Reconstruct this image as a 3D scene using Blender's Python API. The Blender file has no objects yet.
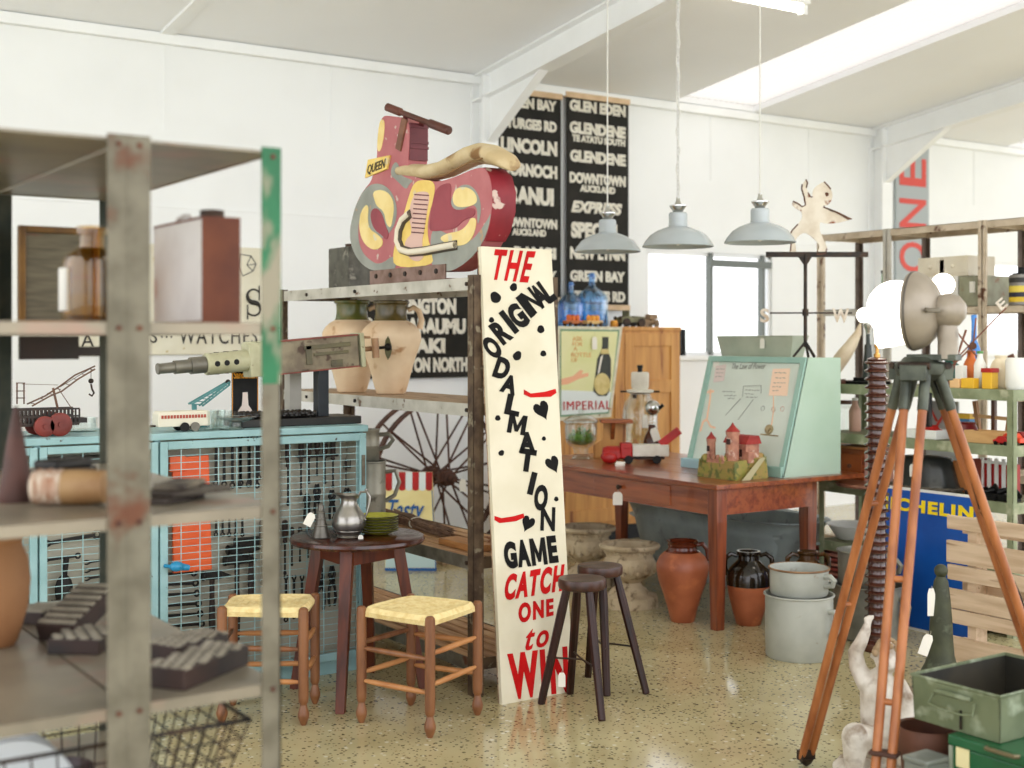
import bpy, bmesh, math, random
from mathutils import Vector as V, Matrix
random.seed(7)
SC = bpy.context.scene
COL = SC.collection
PI = math.pi
# ---------------------------------------------------------------- measuring: photo pixel -> room coordinates
F, H, HY, CX = 1300.0, 1.53, 340.0, 512.0
YAW = math.radians(34.1)
cA, sA = math.cos(YAW), math.sin(YAW)
def room(X, d): return (X * cA + d * sA, -X * sA + d * cA)
def P(px, py, d):
    t = (px - CX) / F; x, y = room(t * d, d)
    return V((x, y, H - (py - HY) * d / F))
def at(px, d, z=0.0):
    p = P(px, HY, d); return (p.x, p.y, z)
def on_u(px, py, u): return P(px, py, u / (cA * (px - CX) / F + sA))
def on_v(px, py, v): return P(px, py, v / (cA - sA * (px - CX) / F))
def on_z(px, py, z): return P(px, py, (H - z) * F / (py - HY))
# ---------------------------------------------------------------- materials
MATS = {}
def lin(c):
    return tuple((((x / 255.) / 12.92 if x / 255. <= .04045 else ((x / 255. + .055) / 1.055) ** 2.4)) ** 1.18 for x in c) + (1,)
def M(name, c1, c2=None, scale=8, rough=.55, metal=0., bump=0., stretch=(1, 1, 1), lo=.4, hi=.65, c3=None, s3=30, lo3=.6, hi3=.7, spec=.5, coat=0.):
    if name in MATS: return MATS[name]
    m = bpy.data.materials.new(name); m.use_nodes = True
    nt = m.node_tree; N = nt.nodes; L = nt.links
    b = N['Principled BSDF']
    b.inputs['Roughness'].default_value = rough; b.inputs['Metallic'].default_value = metal
    b.inputs['Specular IOR Level'].default_value = spec
    b.inputs['Coat Weight'].default_value = coat
    b.inputs['Base Color'].default_value = lin(c1)
    if c2 is not None or bump:
        tc = N.new('ShaderNodeTexCoord'); mp = N.new('ShaderNodeMapping'); mp.inputs['Scale'].default_value = stretch
        L.new(tc.outputs['Object'], mp.inputs['Vector'])
        nz = N.new('ShaderNodeTexNoise'); nz.inputs['Scale'].default_value = scale; nz.inputs['Detail'].default_value = 6
        L.new(mp.outputs['Vector'], nz.inputs['Vector'])
        def ramp(src, lo, hi, col1, col2):
            r = N.new('ShaderNodeMapRange'); r.inputs['From Min'].default_value = lo; r.inputs['From Max'].default_value = hi
            L.new(src, r.inputs['Value'])
            mx = N.new('ShaderNodeMix'); mx.data_type = 'RGBA'
            L.new(r.outputs['Result'], mx.inputs['Factor'])
            if isinstance(col1, tuple): mx.inputs['A'].default_value = col1
            else: L.new(col1, mx.inputs['A'])
            mx.inputs['B'].default_value = col2
            return mx.outputs['Result']
        if c2 is not None:
            out = ramp(nz.outputs['Fac'], lo, hi, lin(c1), lin(c2))
            if c3 is not None:
                n3 = N.new('ShaderNodeTexNoise'); n3.inputs['Scale'].default_value = s3; n3.inputs['Detail'].default_value = 4
                L.new(mp.outputs['Vector'], n3.inputs['Vector'])
                out = ramp(n3.outputs['Fac'], lo3, hi3, out, lin(c3))
            L.new(out, b.inputs['Base Color'])
        if bump:
            bp = N.new('ShaderNodeBump'); bp.inputs['Strength'].default_value = bump; bp.inputs['Distance'].default_value = .01
            L.new(nz.outputs['Fac'], bp.inputs['Height']); L.new(bp.outputs['Normal'], b.inputs['Normal'])
    MATS[name] = m
    return m
def Mglass(name, c, rough=.02, ior=1.45, trans=1., alpha=1.):
    if name in MATS: return MATS[name]
    m = M(name, c, rough=rough)
    b = m.node_tree.nodes['Principled BSDF']
    b.inputs['Transmission Weight'].default_value = trans; b.inputs['IOR'].default_value = ior
    b.inputs['Alpha'].default_value = alpha
    return m
def Mthin(name, tint, refl=.3):
    """thin glass wall: tinted see-through with a gloss that grows at grazing angles"""
    m = bpy.data.materials.new(name); m.use_nodes = True; n = m.node_tree.nodes; l = m.node_tree.links
    t = n.new('ShaderNodeBsdfTransparent'); t.inputs[0].default_value = (*tint, 1)
    g = n.new('ShaderNodeBsdfGlossy'); g.inputs['Roughness'].default_value = .04
    f = n.new('ShaderNodeLayerWeight'); f.inputs['Blend'].default_value = refl
    x = n.new('ShaderNodeMixShader'); l.new(f.outputs['Facing'], x.inputs[0]); l.new(t.outputs[0], x.inputs[1]); l.new(g.outputs[0], x.inputs[2])
    mu = n.new('ShaderNodeMath'); mu.operation = 'MULTIPLY_ADD'; mu.inputs[1].default_value = .55; mu.inputs[2].default_value = .05
    l.new(f.outputs['Facing'], mu.inputs[0]); l.new(mu.outputs[0], x.inputs[0])
    l.new(x.outputs[0], n['Material Output'].inputs[0]); MATS[name] = m
    return m
def Memit(name, c, s):
    m = bpy.data.materials.new(name); m.use_nodes = True; b = m.node_tree.nodes['Principled BSDF']
    b.inputs['Base Color'].default_value = lin(c)
    b.inputs['Emission Color'].default_value = lin(c); b.inputs['Emission Strength'].default_value = s
    MATS[name] = m
    return m
# ---------------------------------------------------------------- mesh builder
class MB:
    def __init__(s, local=False): s.v = []; s.f = []; s.mi = []; s.m = 0; s.local = local; s.X = None
    def add(s, vs, fs):
        o = len(s.v)
        s.v += [(s.X @ V(v)) if s.X is not None else V(v) for v in vs]
        s.f += [[i + o for i in f] for f in fs]; s.mi += [s.m] * len(fs)
        return s
    def box(s, c, d, rz=0, R=None):
        if R is None: R = Matrix.Rotation(rz, 3, 'Z')
        c = V(c); h = V(d) / 2
        vs = [c + R @ V((h.x * a, h.y * b, h.z * e)) for a, b, e in ((-1,-1,-1),(1,-1,-1),(1,1,-1),(-1,1,-1),(-1,-1,1),(1,-1,1),(1,1,1),(-1,1,1))]
        return s.add(vs, [(3,2,1,0),(4,5,6,7),(0,1,5,4),(1,2,6,5),(2,3,7,6),(3,0,4,7)])
    def bb(s, x0, x1, y0, y1, z0, z1): return s.box(((x0+x1)/2, (y0+y1)/2, (z0+z1)/2), (abs(x1-x0), abs(y1-y0), abs(z1-z0)))
    def bar(s, a, b, w, t=None, up=(0, 0, 1)):
        a = V(a); b = V(b); z = (b - a); L = z.length; z.normalize(); t = t or w
        x = V(up).cross(z)
        if x.length < 1e-3: x = V((1, 0, 0)).cross(z)
        if x.length < 1e-3: x = V((0, 1, 0)).cross(z)
        x.normalize(); y = z.cross(x)
        R = Matrix((x, y, z)).transposed()
        return s.box((a + b) / 2, (w, t, L), R=R)
    def rings(s, rings, cap=True, close=False):
        n = len(rings[0]); vs = [p for r in rings for p in r]; fs = []
        k = len(rings)
        for i in range(k if close else k - 1):
            j = (i + 1) % k
            for q in range(n):
                fs.append((i*n+q, i*n+(q+1) % n, j*n+(q+1) % n, j*n+q))
        if cap and not close:
            fs.append(tuple(range(n))[::-1]); fs.append(tuple(range((k-1)*n, k*n)))
        return s.add(vs, fs)
    def lathe(s, prof, c=(0, 0, 0), n=24, R=None, cap=True):
        c = V(c); rs = []
        for r, z in prof:
            r = max(r, 1e-4); ring = []
            for q in range(n):
                a = 2*PI*q/n; p = V((r*math.cos(a), r*math.sin(a), z))
                if R is not None: p = R @ p
                ring.append(c + p)
            rs.append(ring)
        return s.rings(rs, cap)
    def cyl(s, a, b, r, r2=None, n=12):
        a = V(a); b = V(b); z = b - a; L = z.length
        R = z.to_track_quat('Z', 'Y').to_matrix()
        return s.lathe([(r, 0), (r if r2 is None else r2, L)], a, n, R)
    def lat2(s, a, b, prof, n=14):
        a = V(a); b = V(b); z = b - a
        R = z.to_track_quat('Z', 'Y').to_matrix(); L = z.length
        return s.lathe([(r, t*L) for r, t in prof], a, n, R)
    def ball(s, c, r, n=16, k=10, sc=(1, 1, 1)):
        c = V(c); rs = []
        for i in range(k+1):
            a = -PI/2 + PI*i/k; rr = max(math.cos(a), 1e-3) * r
            rs.append([c + V((rr*math.cos(2*PI*q/n)*sc[0], rr*math.sin(2*PI*q/n)*sc[1], r*math.sin(a)*sc[2])) for q in range(n)])
        return s.rings(rs)
    def tube(s, pts, r, n=8, close=False):
        pts = [V(p) for p in pts]; k = len(pts); rs = []; N = None
        rr = r if isinstance(r, (list, tuple)) else [r]*k
        for i in range(k):
            if close: t = pts[(i+1) % k] - pts[i-1]
            else: t = pts[min(i+1, k-1)] - pts[max(i-1, 0)]
            t.normalize()
            if N is None:
                N = t.orthogonal().normalized()
            else:
                N = (N - t*N.dot(t))
                N = N.normalized() if N.length > 1e-5 else t.orthogonal().normalized()
            B = t.cross(N)
            rs.append([pts[i] + (N*math.cos(2*PI*q/n) + B*math.sin(2*PI*q/n))*rr[i] for q in range(n)])
        return s.rings(rs, not close, close)
    def prism(s, pts, vec):
        pts = [V(p) for p in pts]; vec = V(vec); n = len(pts)
        vs = pts + [p + vec for p in pts]
        return s.add(vs, [tuple(range(n))[::-1], tuple(range(n, 2*n))] + [(i, (i+1) % n, (i+1) % n + n, i+n) for i in range(n)])
    def torus(s, c, Rr, r, axis='Z', n=32, m=8, sc=(1, 1), R=None):
        c = V(c); pts = []
        for q in range(n):
            a = 2*PI*q/n; p = V((Rr*math.cos(a)*sc[0], Rr*math.sin(a)*sc[1], 0))
            if axis == 'X': p = V((p.z, p.x, p.y))
            if axis == 'Y': p = V((p.x, p.z, p.y))
            if R is not None: p = R @ p
            pts.append(c + p)
        return s.tube(pts, r, m, True)
    def text(s, body, O, right, up, w, h, depth=.002, offset=0., shear=0., sp=1.):
        vs, fs = textmesh(body, offset, shear, sp)
        O = V(O); right = V(right).normalized(); up = V(up).normalized(); n = right.cross(up)
        return s.add([O + right*(v[0]*w) + up*(v[1]*h) + n*(v[2]*depth) for v in vs], fs)
_T = {}
def textmesh(body, offset, shear, sp):
    k = (body, offset, shear, sp)
    if k in _T: return _T[k]
    if body == 'M':     # the built-in M clogs when thickened: drawn here as one broad-nibbed outline
        p = [(0, 0), (.24, 0), (.24, .58), (.42, .12), (.58, .12), (.76, .58), (.76, 0), (1, 0), (1, 1), (.76, 1), (.5, .42), (.24, 1), (0, 1)]; n = len(p)
        _T[k] = ([(x, y, 0) for x, y in p] + [(x, y, 1) for x, y in p], [tuple(range(n))[::-1], tuple(range(n, 2*n))] + [(i, (i+1) % n, (i+1) % n+n, i+n) for i in range(n)])
        return _T[k]
    cu = bpy.data.curves.new('t', 'FONT'); cu.body = body; cu.extrude = .05; cu.offset = offset; cu.shear = shear; cu.space_character = sp
    cu.resolution_u = 4
    o = bpy.data.objects.new('t', cu); COL.objects.link(o)
    dg = bpy.context.evaluated_depsgraph_get(); dg.update()
    me = bpy.data.meshes.new_from_object(o.evaluated_get(dg))
    vs = [tuple(v.co) for v in me.vertices]; fs = [tuple(p.vertices) for p in me.polygons]
    bpy.data.objects.remove(o); bpy.data.meshes.remove(me); bpy.data.curves.remove(cu)
    a = [min(v[i] for v in vs) for i in range(3)]; b = [max(v[i] for v in vs) for i in range(3)]
    vs = [((v[0]-a[0])/(b[0]-a[0]), (v[1]-a[1])/(b[1]-a[1]), (v[2]-a[2])/(b[2]-a[2])*1.0) for v in vs]
    _T[k] = (vs, fs)
    return _T[k]
# ---------------------------------------------------------------- scene graph
W = {}
def _link(o, parent):
    COL.objects.link(o)
    if parent is not None: o.parent = parent
def tag(o, label=None, cat=None, group=None, kind=None):
    if label: o['label'] = label
    if cat: o['category'] = cat
    if group: o['group'] = group
    if kind: o['kind'] = kind
    return o
def thing(name, label, cat, loc=(0, 0, 0), rz=0, group=None):
    o = bpy.data.objects.new(name, None); o.empty_display_size = .05
    o.location = loc; o.rotation_euler = (0, 0, rz); COL.objects.link(o)
    W[o] = Matrix.Translation(loc) @ Matrix.Rotation(rz, 4, 'Z')
    return tag(o, label, cat, group)
def part(name, mb, mats, parent=None, smooth=35, bevel=0, loc=None, rz=0, label=None, sub=0, kind=None, flip=True):
    me = bpy.data.meshes.new(name)
    me.from_pydata([tuple(v) for v in mb.v], [], mb.f)
    if not isinstance(mats, (list, tuple)): mats = [mats]
    for m in mats: me.materials.append(m)
    me.polygons.foreach_set('material_index', mb.mi)
    bm = bmesh.new(); bm.from_mesh(me); bmesh.ops.recalc_face_normals(bm, faces=bm.faces); bm.to_mesh(me); bm.free()
    if smooth:
        me.polygons.foreach_set('use_smooth', [True]*len(me.polygons)); me.set_sharp_from_angle(angle=math.radians(smooth))
    o = bpy.data.objects.new(name, me); _link(o, parent)
    if parent is not None:
        W[o] = W[parent].copy()
        if not mb.local: me.transform(W[parent].inverted())
    else:
        if loc is not None:
            o.location = loc; o.rotation_euler = (0, 0, rz)
            W[o] = Matrix.Translation(loc) @ Matrix.Rotation(rz, 4, 'Z')
            if not mb.local: me.transform(W[o].inverted())
        else: W[o] = Matrix.Identity(4)
    if bevel:
        b = o.modifiers.new('b', 'BEVEL'); b.width = bevel; b.segments = 2; b.limit_method = 'ANGLE'; b.angle_limit = math.radians(40)
    if sub:
        b = o.modifiers.new('s', 'SUBSURF'); b.levels = sub; b.render_levels = sub
    if label: o['label'] = label
    if kind: o['kind'] = kind
    me.update()
    return o
def solo(name, mb, mats, label, cat, loc, rz=0, group=None, **k):
    return tag(part(name, mb, mats, None, loc=loc, rz=rz, **k), label, cat, group)
def struct(name, mb, mats, **k):
    return tag(part(name, mb, mats, **k), kind='structure')
def copy_tree(o, loc, rz=0, label=None, group=None):
    c = o.copy(); COL.objects.link(c); c.location = loc; c.rotation_euler = (0, 0, rz)
    W[c] = Matrix.Translation(loc) @ Matrix.Rotation(rz, 4, 'Z')
    if label: c['label'] = label
    if group: c['group'] = group
    def rec(a, b):
        for ch in list(a.children):
            d = ch.copy(); COL.objects.link(d); d.parent = b; W[d] = W[b]
            rec(ch, d)
    rec(o, c)
    return c
def L(): return MB(True)
# ---------------------------------------------------------------- shared materials
white = M('white_paint', (247, 248, 248), (243, 244, 244), 3, .6)
wallm = M('wall_paint', (244, 245, 245), (240, 241, 241), 1.5, .7)
ceilm = M('ceiling_lining', (248, 249, 251), (244, 245, 247), .8, .75)
black = M('black_paint', (18, 17, 16), (30, 28, 26), 20, .5, spec=.25)
iron = M('dark_iron', (52, 48, 45), (85, 66, 52), 18, .55, .5)
rusty = M('rusty_steel', (120, 82, 62), (84, 56, 45), 14, .75, .2, .3)
steel = M('worn_steel', (152, 146, 132), (120, 112, 98), 12, .55, .5, c3=(120, 74, 48), s3=9, lo3=.63, hi3=.72)
chrome = M('chrome', (205, 205, 202), rough=.15, metal=1)
paper = M('paper_tag', (238, 234, 224), rough=.8)
string = M('tag_string', (215, 208, 190), rough=.9)
redp = M('red_paint', (190, 38, 32), (168, 30, 26), 10, .4)
def tagged(parent, p, w=.022, h=.045, tilt=.0, d=(1, 0, 0), L_=.03):
    """a paper price tag with its string, hanging from p (room coordinates)"""
    p = V(p); d = V(d).normalized(); n = V((0, 0, 1)).cross(d)
    q = p - V((0, 0, L_)) + d*tilt*L_
    m = MB(); dn = (V((0, 0, -1)) + d*tilt).normalized(); r = d - dn*d.dot(dn); r.normalize()
    a = [q - r*w*.3, q + r*w*.3, q + r*w*.5 + dn*h*.2, q + r*w*.5 + dn*h, q - r*w*.5 + dn*h, q - r*w*.5 + dn*h*.2]
    m.prism(a, n*.0012)
    t = part('price_tag', m, paper, parent, smooth=0, label='white paper price tag')
    m = MB(); m.tube([p, (p+q)/2 + d*.003, q + dn*h*.1], .0008, 5)
    part('string', m, string, t)
    return t
# ================================================================ SETTING
D = 8.3
HW = 3.526
PITCH = .13
def zc(v): return HW + PITCH * (D - v)
m = MB(); m.bb(-4, 19, -4, D, -.1, 0)
fl = struct('floor', m, M('polished_concrete', (200, 189, 152), (184, 172, 134), 2.2, .12))
nt = MATS['polished_concrete'].node_tree; N = nt.nodes; Lk = nt.links; b = N['Principled BSDF']
src = b.inputs['Base Color'].links[0].from_socket
tc = N.new('ShaderNodeTexCoord')
for sc_, th, col, f in ((34, .30, (92, 84, 66), .85), (26, .26, (222, 216, 196), .75), (62, .34, (70, 62, 50), .8), (50, .27, (140, 112, 76), .8)):
    vo = N.new('ShaderNodeTexVoronoi'); vo.inputs['Scale'].default_value = sc_; vo.inputs['Randomness'].default_value = 1
    Lk.new(tc.outputs['Object'], vo.inputs['Vector'])
    # only a random share of the cells is a stone
    sep = N.new('ShaderNodeSeparateColor'); Lk.new(vo.outputs['Color'], sep.inputs['Color'])
    g = N.new('ShaderNodeMath'); g.operation = 'GREATER_THAN'; g.inputs[1].default_value = .62; Lk.new(sep.outputs['Red'], g.inputs[0])
    mr = N.new('ShaderNodeMapRange'); mr.inputs['From Min'].default_value = th; mr.inputs['From Max'].default_value = th - .08
    Lk.new(vo.outputs['Distance'], mr.inputs['Value'])
    mu = N.new('ShaderNodeMath'); mu.operation = 'MULTIPLY'; Lk.new(mr.outputs['Result'], mu.inputs[0]); Lk.new(g.outputs[0], mu.inputs[1])
    m2 = N.new('ShaderNodeMath'); m2.operation = 'MULTIPLY'; m2.inputs[1].default_value = f; Lk.new(mu.outputs[0], m2.inputs[0])
    mx = N.new('ShaderNodeMix'); mx.data_type = 'RGBA'; Lk.new(m2.outputs[0], mx.inputs['Factor']); Lk.new(src, mx.inputs['A']); mx.inputs['B'].default_value = lin(col)
    src = mx.outputs['Result']
Lk.new(src, b.inputs['Base Color'])
# back wall with two window openings
win1 = (on_v(648, 340, D).x, on_v(772, 340, D).x, 1.40, 2.28)
win2 = (on_v(984, 340, D).x, on_v(984, 340, D).x + 2.2, 1.40, 2.33)
m = MB(); T_ = .18
us = [-4, win1[0], win1[1], win2[0], win2[1], 19]
for a, b_ in ((0, 1), (2, 3), (4, 5)): m.bb(us[a], us[b_], D, D + T_, 0, HW)
for w in (win1, win2):
    m.bb(w[0], w[1], D, D + T_, 0, w[2]); m.bb(w[0], w[1], D, D + T_, w[3], HW)
struct('wall_back', m, wallm, smooth=0)
glass = bpy.data.materials.new('window_glass'); glass.use_nodes = True
n_ = glass.node_tree.nodes; l_ = glass.node_tree.links
tr = n_.new('ShaderNodeBsdfTransparent'); gl = n_.new('ShaderNodeBsdfGlossy'); gl.inputs['Roughness'].default_value = .03; mxs = n_.new('ShaderNodeMixShader'); mxs.inputs[0].default_value = .06
l_.new(tr.outputs[0], mxs.inputs[1]); l_.new(gl.outputs[0], mxs.inputs[2]); l_.new(mxs.outputs[0], n_['Material Output'].inputs[0])
alu = M('window_steel', (112, 116, 110), rough=.4, metal=.3)
for i, w, mull in ((1, win1, (on_v(711, 340, D).x, on_v(763, 340, D).x)), (2, win2, (win2[0] + .9,))):
    wn = tag(part('window_%d' % i, (lambda q: (q.bb(w[0], w[1], D+.02, D+.07, w[2], w[2]+.03), q.bb(w[0], w[1], D+.02, D+.07, w[3]-.03, w[3]), q.bb(w[0], w[0]+.025, D+.02, D+.07, w[2], w[3]), q.bb(w[1]-.03, w[1], D+.02, D+.07, w[2], w[3]), q)[-1])(MB()), white, smooth=0), kind='structure')
    m = MB(); m.bb(w[0], w[1], D+.04, D+.045, w[2], w[3]); part('pane', m, glass, wn, smooth=0)
    for q in mull:
        m = MB(); m.bb(q-.017, q+.017, D-.01, D+.05, w[2], w[3]); part('mullion', m, alu, wn, smooth=0)
    m = MB(); m.bb(w[0]-.05, w[1]+.05, D-.06, D+.02, w[2]-.04, w[2]); part('sill', m, white, wn, smooth=0, bevel=.004)
m = MB(); m.bb(on_v(707, 340, D).x, on_v(768, 340, D).x, D-.05, D-.012, 2.16, 2.22)
struct('trim_1', m, alu, smooth=0)
# ceiling, in strips between the skylights
sky1 = (7.23, 8.15, 5.0, D-.05); sky2 = (11.75, 12.9, 5.0, D-.05); sky3 = (2.6, 3.6, -.5, 3.6); sky4 = (7.2, 8.2, -.5, 3.2)
m = MB()
def slab(u0, u1, v0, v1, z=0, t=.08):
    m.add([(u, v, zc(v) + z + k) for k in (0, t) for u, v in ((u0, v0), (u1, v0), (u1, v1), (u0, v1))], [(0,1,2,3),(7,6,5,4),(0,4,5,1),(1,5,6,2),(2,6,7,3),(3,7,4,0)])
VE = -.8
us = sorted({-4, 19, 7.23, 8.15, 11.75, 12.9, 2.6, 3.6})
for a, b_ in zip(us[:-1], us[1:]):
    cut = [(k[2], k[3]) for k in (sky1, sky2, sky3, sky4) if k[0] < (a+b_)/2 < k[1]]
    v = VE
    for lo_, hi_ in sorted(cut):
        if lo_ > v: slab(a, b_, v, lo_)
        v = hi_
    slab(a, b_, v, D + .2)
struct('ceiling', m, ceilm, smooth=0)
trl = bpy.data.materials.new('skylight_sheet'); trl.use_nodes = True
n_ = trl.node_tree.nodes; l_ = trl.node_tree.links
t1 = n_.new('ShaderNodeBsdfTranslucent'); t1.inputs['Color'].default_value = (.43, .395, .35, 1)
t2 = n_.new('ShaderNodeBsdfDiffuse'); t2.inputs['Color'].default_value = (.9, .88, .84, 1)
mxs = n_.new('ShaderNodeMixShader'); mxs.inputs[0].default_value = .1
l_.new(t1.outputs[0], mxs.inputs[1]); l_.new(t2.outputs[0], mxs.inputs[2]); l_.new(mxs.outputs[0], n_['Material Output'].inputs[0])
for i, k in enumerate((sky1, sky2, sky3, sky4)):
    m = MB(); nn = 28
    for q in range(nn):      # corrugated translucent sheet
        a = k[0] + (k[1]-k[0])*q/nn; c_ = k[0] + (k[1]-k[0])*(q+1)/nn; h0 = .05 + .008*(q % 2); h1 = .05 + .008*((q+1) % 2)
        m.add([(a, k[2], zc(k[2])+h0), (c_, k[2], zc(k[2])+h1), (c_, k[3], zc(k[3])+h1), (a, k[3], zc(k[3])+h0)], [(0,1,2,3)])
    struct('skylight_%d' % (i+1), m, trl, smooth=0)
# cornice, seams
m = MB(); m.bb(-4, 19, D-.05, D, HW-.07, HW+.0); struct('trim_2', m, white, smooth=0, bevel=.006)
us_ = on_v(165, 25, D).x
for i, (u, w_) in enumerate(((us_, .09), (us_-4.6, .09), (9.97+4.6, .09))):
    m = MB(); m.prism([(u-w_/2, D-.02, zc(D-.02)-.018), (u+w_/2, D-.02, zc(D-.02)-.018), (u+w_/2, VE, zc(VE)-.018), (u-w_/2, VE, zc(VE)-.018)], (0, 0, .03))
    struct('trim_%d' % (i+3), m, white, smooth=0)
m = MB()
for k in range(-2, 12):
    u = us_ + k*1.2; m.bb(u-.006, u+.006, D-.006, D, 2.9, HW-.06)
m.bb(-4, 19, D-.006, D, 2.395, 2.407)
struct('trim_6', m, wallm, smooth=0)
m = MB(); m.bb(-4, 19, D-.02, D, 0, .12); struct('baseboard_back', m, white, smooth=0)
# portal frames: column, rafter, haunch plate
for i, u in enumerate((on_v(490, 340, D-.16).x, on_v(886.5, 340, D-.16).x)):
    m = MB(); w_ = .07
    m.bb(u-w_, u+w_, D-.17, D-.155, 0, HW-.02); m.bb(u-w_, u+w_, D-.02, D, 0, HW-.02); m.bb(u-.008, u+.008, D-.16, D-.01, 0, HW-.02)
    struct('column_%d' % (i+1), m, white, smooth=0)
    m = MB(); z0, z1 = zc(D-.03), zc(VE)
    for zo, t in ((-.02, .016), (-.21, .016)):
        m.prism([(u-w_, D-.02, z0+zo), (u+w_, D-.02, z0+zo), (u+w_, VE, z1+zo), (u-w_, VE, z1+zo)], (0, 0, t))
    m.prism([(u-.006, D-.02, z0-.2), (u+.006, D-.02, z0-.2), (u+.006, VE, z1-.2), (u-.006, VE, z1-.2)], (0, 0, .19))
    struct('rafter_%d' % (i+1), m, white, smooth=0)
    m = MB()
    m.prism([(u-.01, D-.16, 3.0), (u-.01, D-.16, zc(D-.16)-.2), (u-.01, 7.45, zc(7.45)-.2)], (.02, 0, 0))
    c0 = V((u, D-.16, 3.0)); c1 = V((u, 7.45, zc(7.45)-.21))
    m.prism([c0+V((-.04, 0, 0)), c0+V((.04, 0, 0)), c1+V((.04, 0, 0)), c1+V((-.04, 0, 0))], (0, 0, .014))
    struct('haunch_%d' % (i+1), m, white, smooth=0)
# fluorescent batten on the ceiling
pa = at(664, 9.1); pb = at(800, 8.75); vv = 6.05
m = MB(); u0, u1 = 5.52, 6.45
T = thing('fluorescent_light', 'white fluorescent batten fixed to the ceiling above the hanging shades', 'light', (6.0, vv, zc(vv)))
m.bb(u0, u1, vv-.05, vv+.05, zc(vv)-.075, zc(vv)-.015); part('housing', m, white, T, bevel=.01)
m = MB(); m.cyl((u0+.05, vv, zc(vv)-.105), (u1-.05, vv, zc(vv)-.105), .022); part('tube', m, Memit('lit_tube', (255, 252, 244), 3.0), T)
for u in (u0+.03, u1-.03):
    m = MB(); m.bb(u-.02, u+.02, vv-.03, vv+.03, zc(vv)-.14, zc(vv)-.07); part('tube_holder', m, white, T, bevel=.005)
# camera, world
cam = bpy.data.cameras.new('camera'); co = bpy.data.objects.new('camera', cam); COL.objects.link(co)
co.location = (0, 0, H); co.rotation_euler = (PI/2, 0, -YAW)
cam.sensor_width = 36; cam.lens = F/1024*36; cam.shift_y = -(384-HY)/1024
cam.dof.use_dof = True; cam.dof.focus_distance = 5.5; cam.dof.aperture_fstop = 2.2; cam.clip_start = .05
SC.camera = co
wd = bpy.data.worlds.new('sky'); SC.world = wd; wd.use_nodes = True
n_ = wd.node_tree.nodes; l_ = wd.node_tree.links
tc = n_.new('ShaderNodeTexCoord'); sp = n_.new('ShaderNodeSeparateXYZ'); l_.new(tc.outputs['Generated'], sp.inputs[0])
cr = n_.new('ShaderNodeValToRGB'); l_.new(sp.outputs['Z'], cr.inputs['Fac'])
mr = n_.new('ShaderNodeMapRange'); mr.inputs['From Min'].default_value = -1; mr.inputs['From Max'].default_value = 1
l_.new(sp.outputs['Z'], mr.inputs['Value']); l_.new(mr.outputs['Result'], cr.inputs['Fac'])
e = cr.color_ramp.elements
e[0].position = .0; e[0].color = (.80, .81, .83, 1); e[1].position = 1; e[1].color = (.95, .98, 1.06, 1)
q = e.new(.495); q.color = (.74, .77, .74, 1); q = e.new(.52); q.color = (.97, .99, 1.03, 1)
bg = n_['Background']; l_.new(cr.outputs[0], bg.inputs[0]); bg.inputs[1].default_value = 1.35
vs_ = SC.view_settings; vs_.view_transform = 'Standard'; vs_.look = 'None'; vs_.gamma = 1; vs_.use_curve_mapping = False; vs_.exposure = 1.14
SC.cycles.max_bounces = 10; SC.cycles.diffuse_bounces = 5; SC.cycles.transparent_max_bounces = 12
SC.cycles.caustics_reflective = False; SC.cycles.caustics_refractive = False; SC.cycles.sample_clamp_indirect = 6
SC.cycles.use_denoising = True
# ================================================================ FRONT STEEL SHELVING
VN, VB = 2.484, 3.60
greyangle = M('grey_angle_steel', (128, 122, 106), (106, 100, 84), 14, .6, .1, .15, c3=(112, 70, 44), s3=7, lo3=.64, hi3=.74)
greenangle = M('green_angle_steel', (32, 108, 70), (40, 120, 80), 14, .5, .1, .15, stretch=(1, 1, .5), c3=(150, 143, 124), s3=9, lo3=.57, hi3=.64)
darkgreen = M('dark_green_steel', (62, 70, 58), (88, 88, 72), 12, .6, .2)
shelfm = M('shelf_plate', (156, 146, 128), (132, 124, 108), 5, .38, .1, .05, c3=(166, 134, 118), s3=4, lo3=.55, hi3=.7)
T = thing('steel_shelving', 'blurred grey angle-steel shelving unit with green corner post close to the viewer', 'shelves', (.79, 3.0, 0))
ua0, ua1 = on_v(108, 340, VN).x, on_v(150, 340, VN).x
um = (ua0 + ua1)/2
ub0, ub1 = on_v(262, 340, VN).x, on_v(281, 340, VN).x
uL = um - (ub1 - um)
ZT = 1.925
def angle_post(u, su, v, sv, mt, z1=ZT, w=None):
    w = w or (ub1-ub0); t = .0035; m = MB()
    for z in [0]:
        m.bb(u, u+su*w, v, v+sv*t, 0, z1); m.bb(u, u+su*t, v, v+sv*w, 0, z1)
    return part('post', m, [mt, rusty], T, smooth=0)
angle_post(um, -1, VN, 1, greyangle); angle_post(um, 1, VN, 1, greyangle)
gp = angle_post(ub1, -1, VN, 1, greyangle, z1=1.44); gp['label'] = 'worn grey lower length of post'
m = MB(); w = ub1-ub0
m.bb(ub1-w, ub1, VN-.0005, VN+.0035, 1.44, ZT); m.bb(ub1-.0035, ub1, VN, VN+w, 1.44, ZT)
part('post', m, greenangle, T, smooth=0, label='corner post in worn green paint')
angle_post(uL, 1, VN, 1, greyangle)
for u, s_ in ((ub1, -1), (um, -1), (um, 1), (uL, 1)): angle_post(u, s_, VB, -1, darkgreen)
SH = (1.918, 1.565, 1.19, .826, .455, .1)
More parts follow.
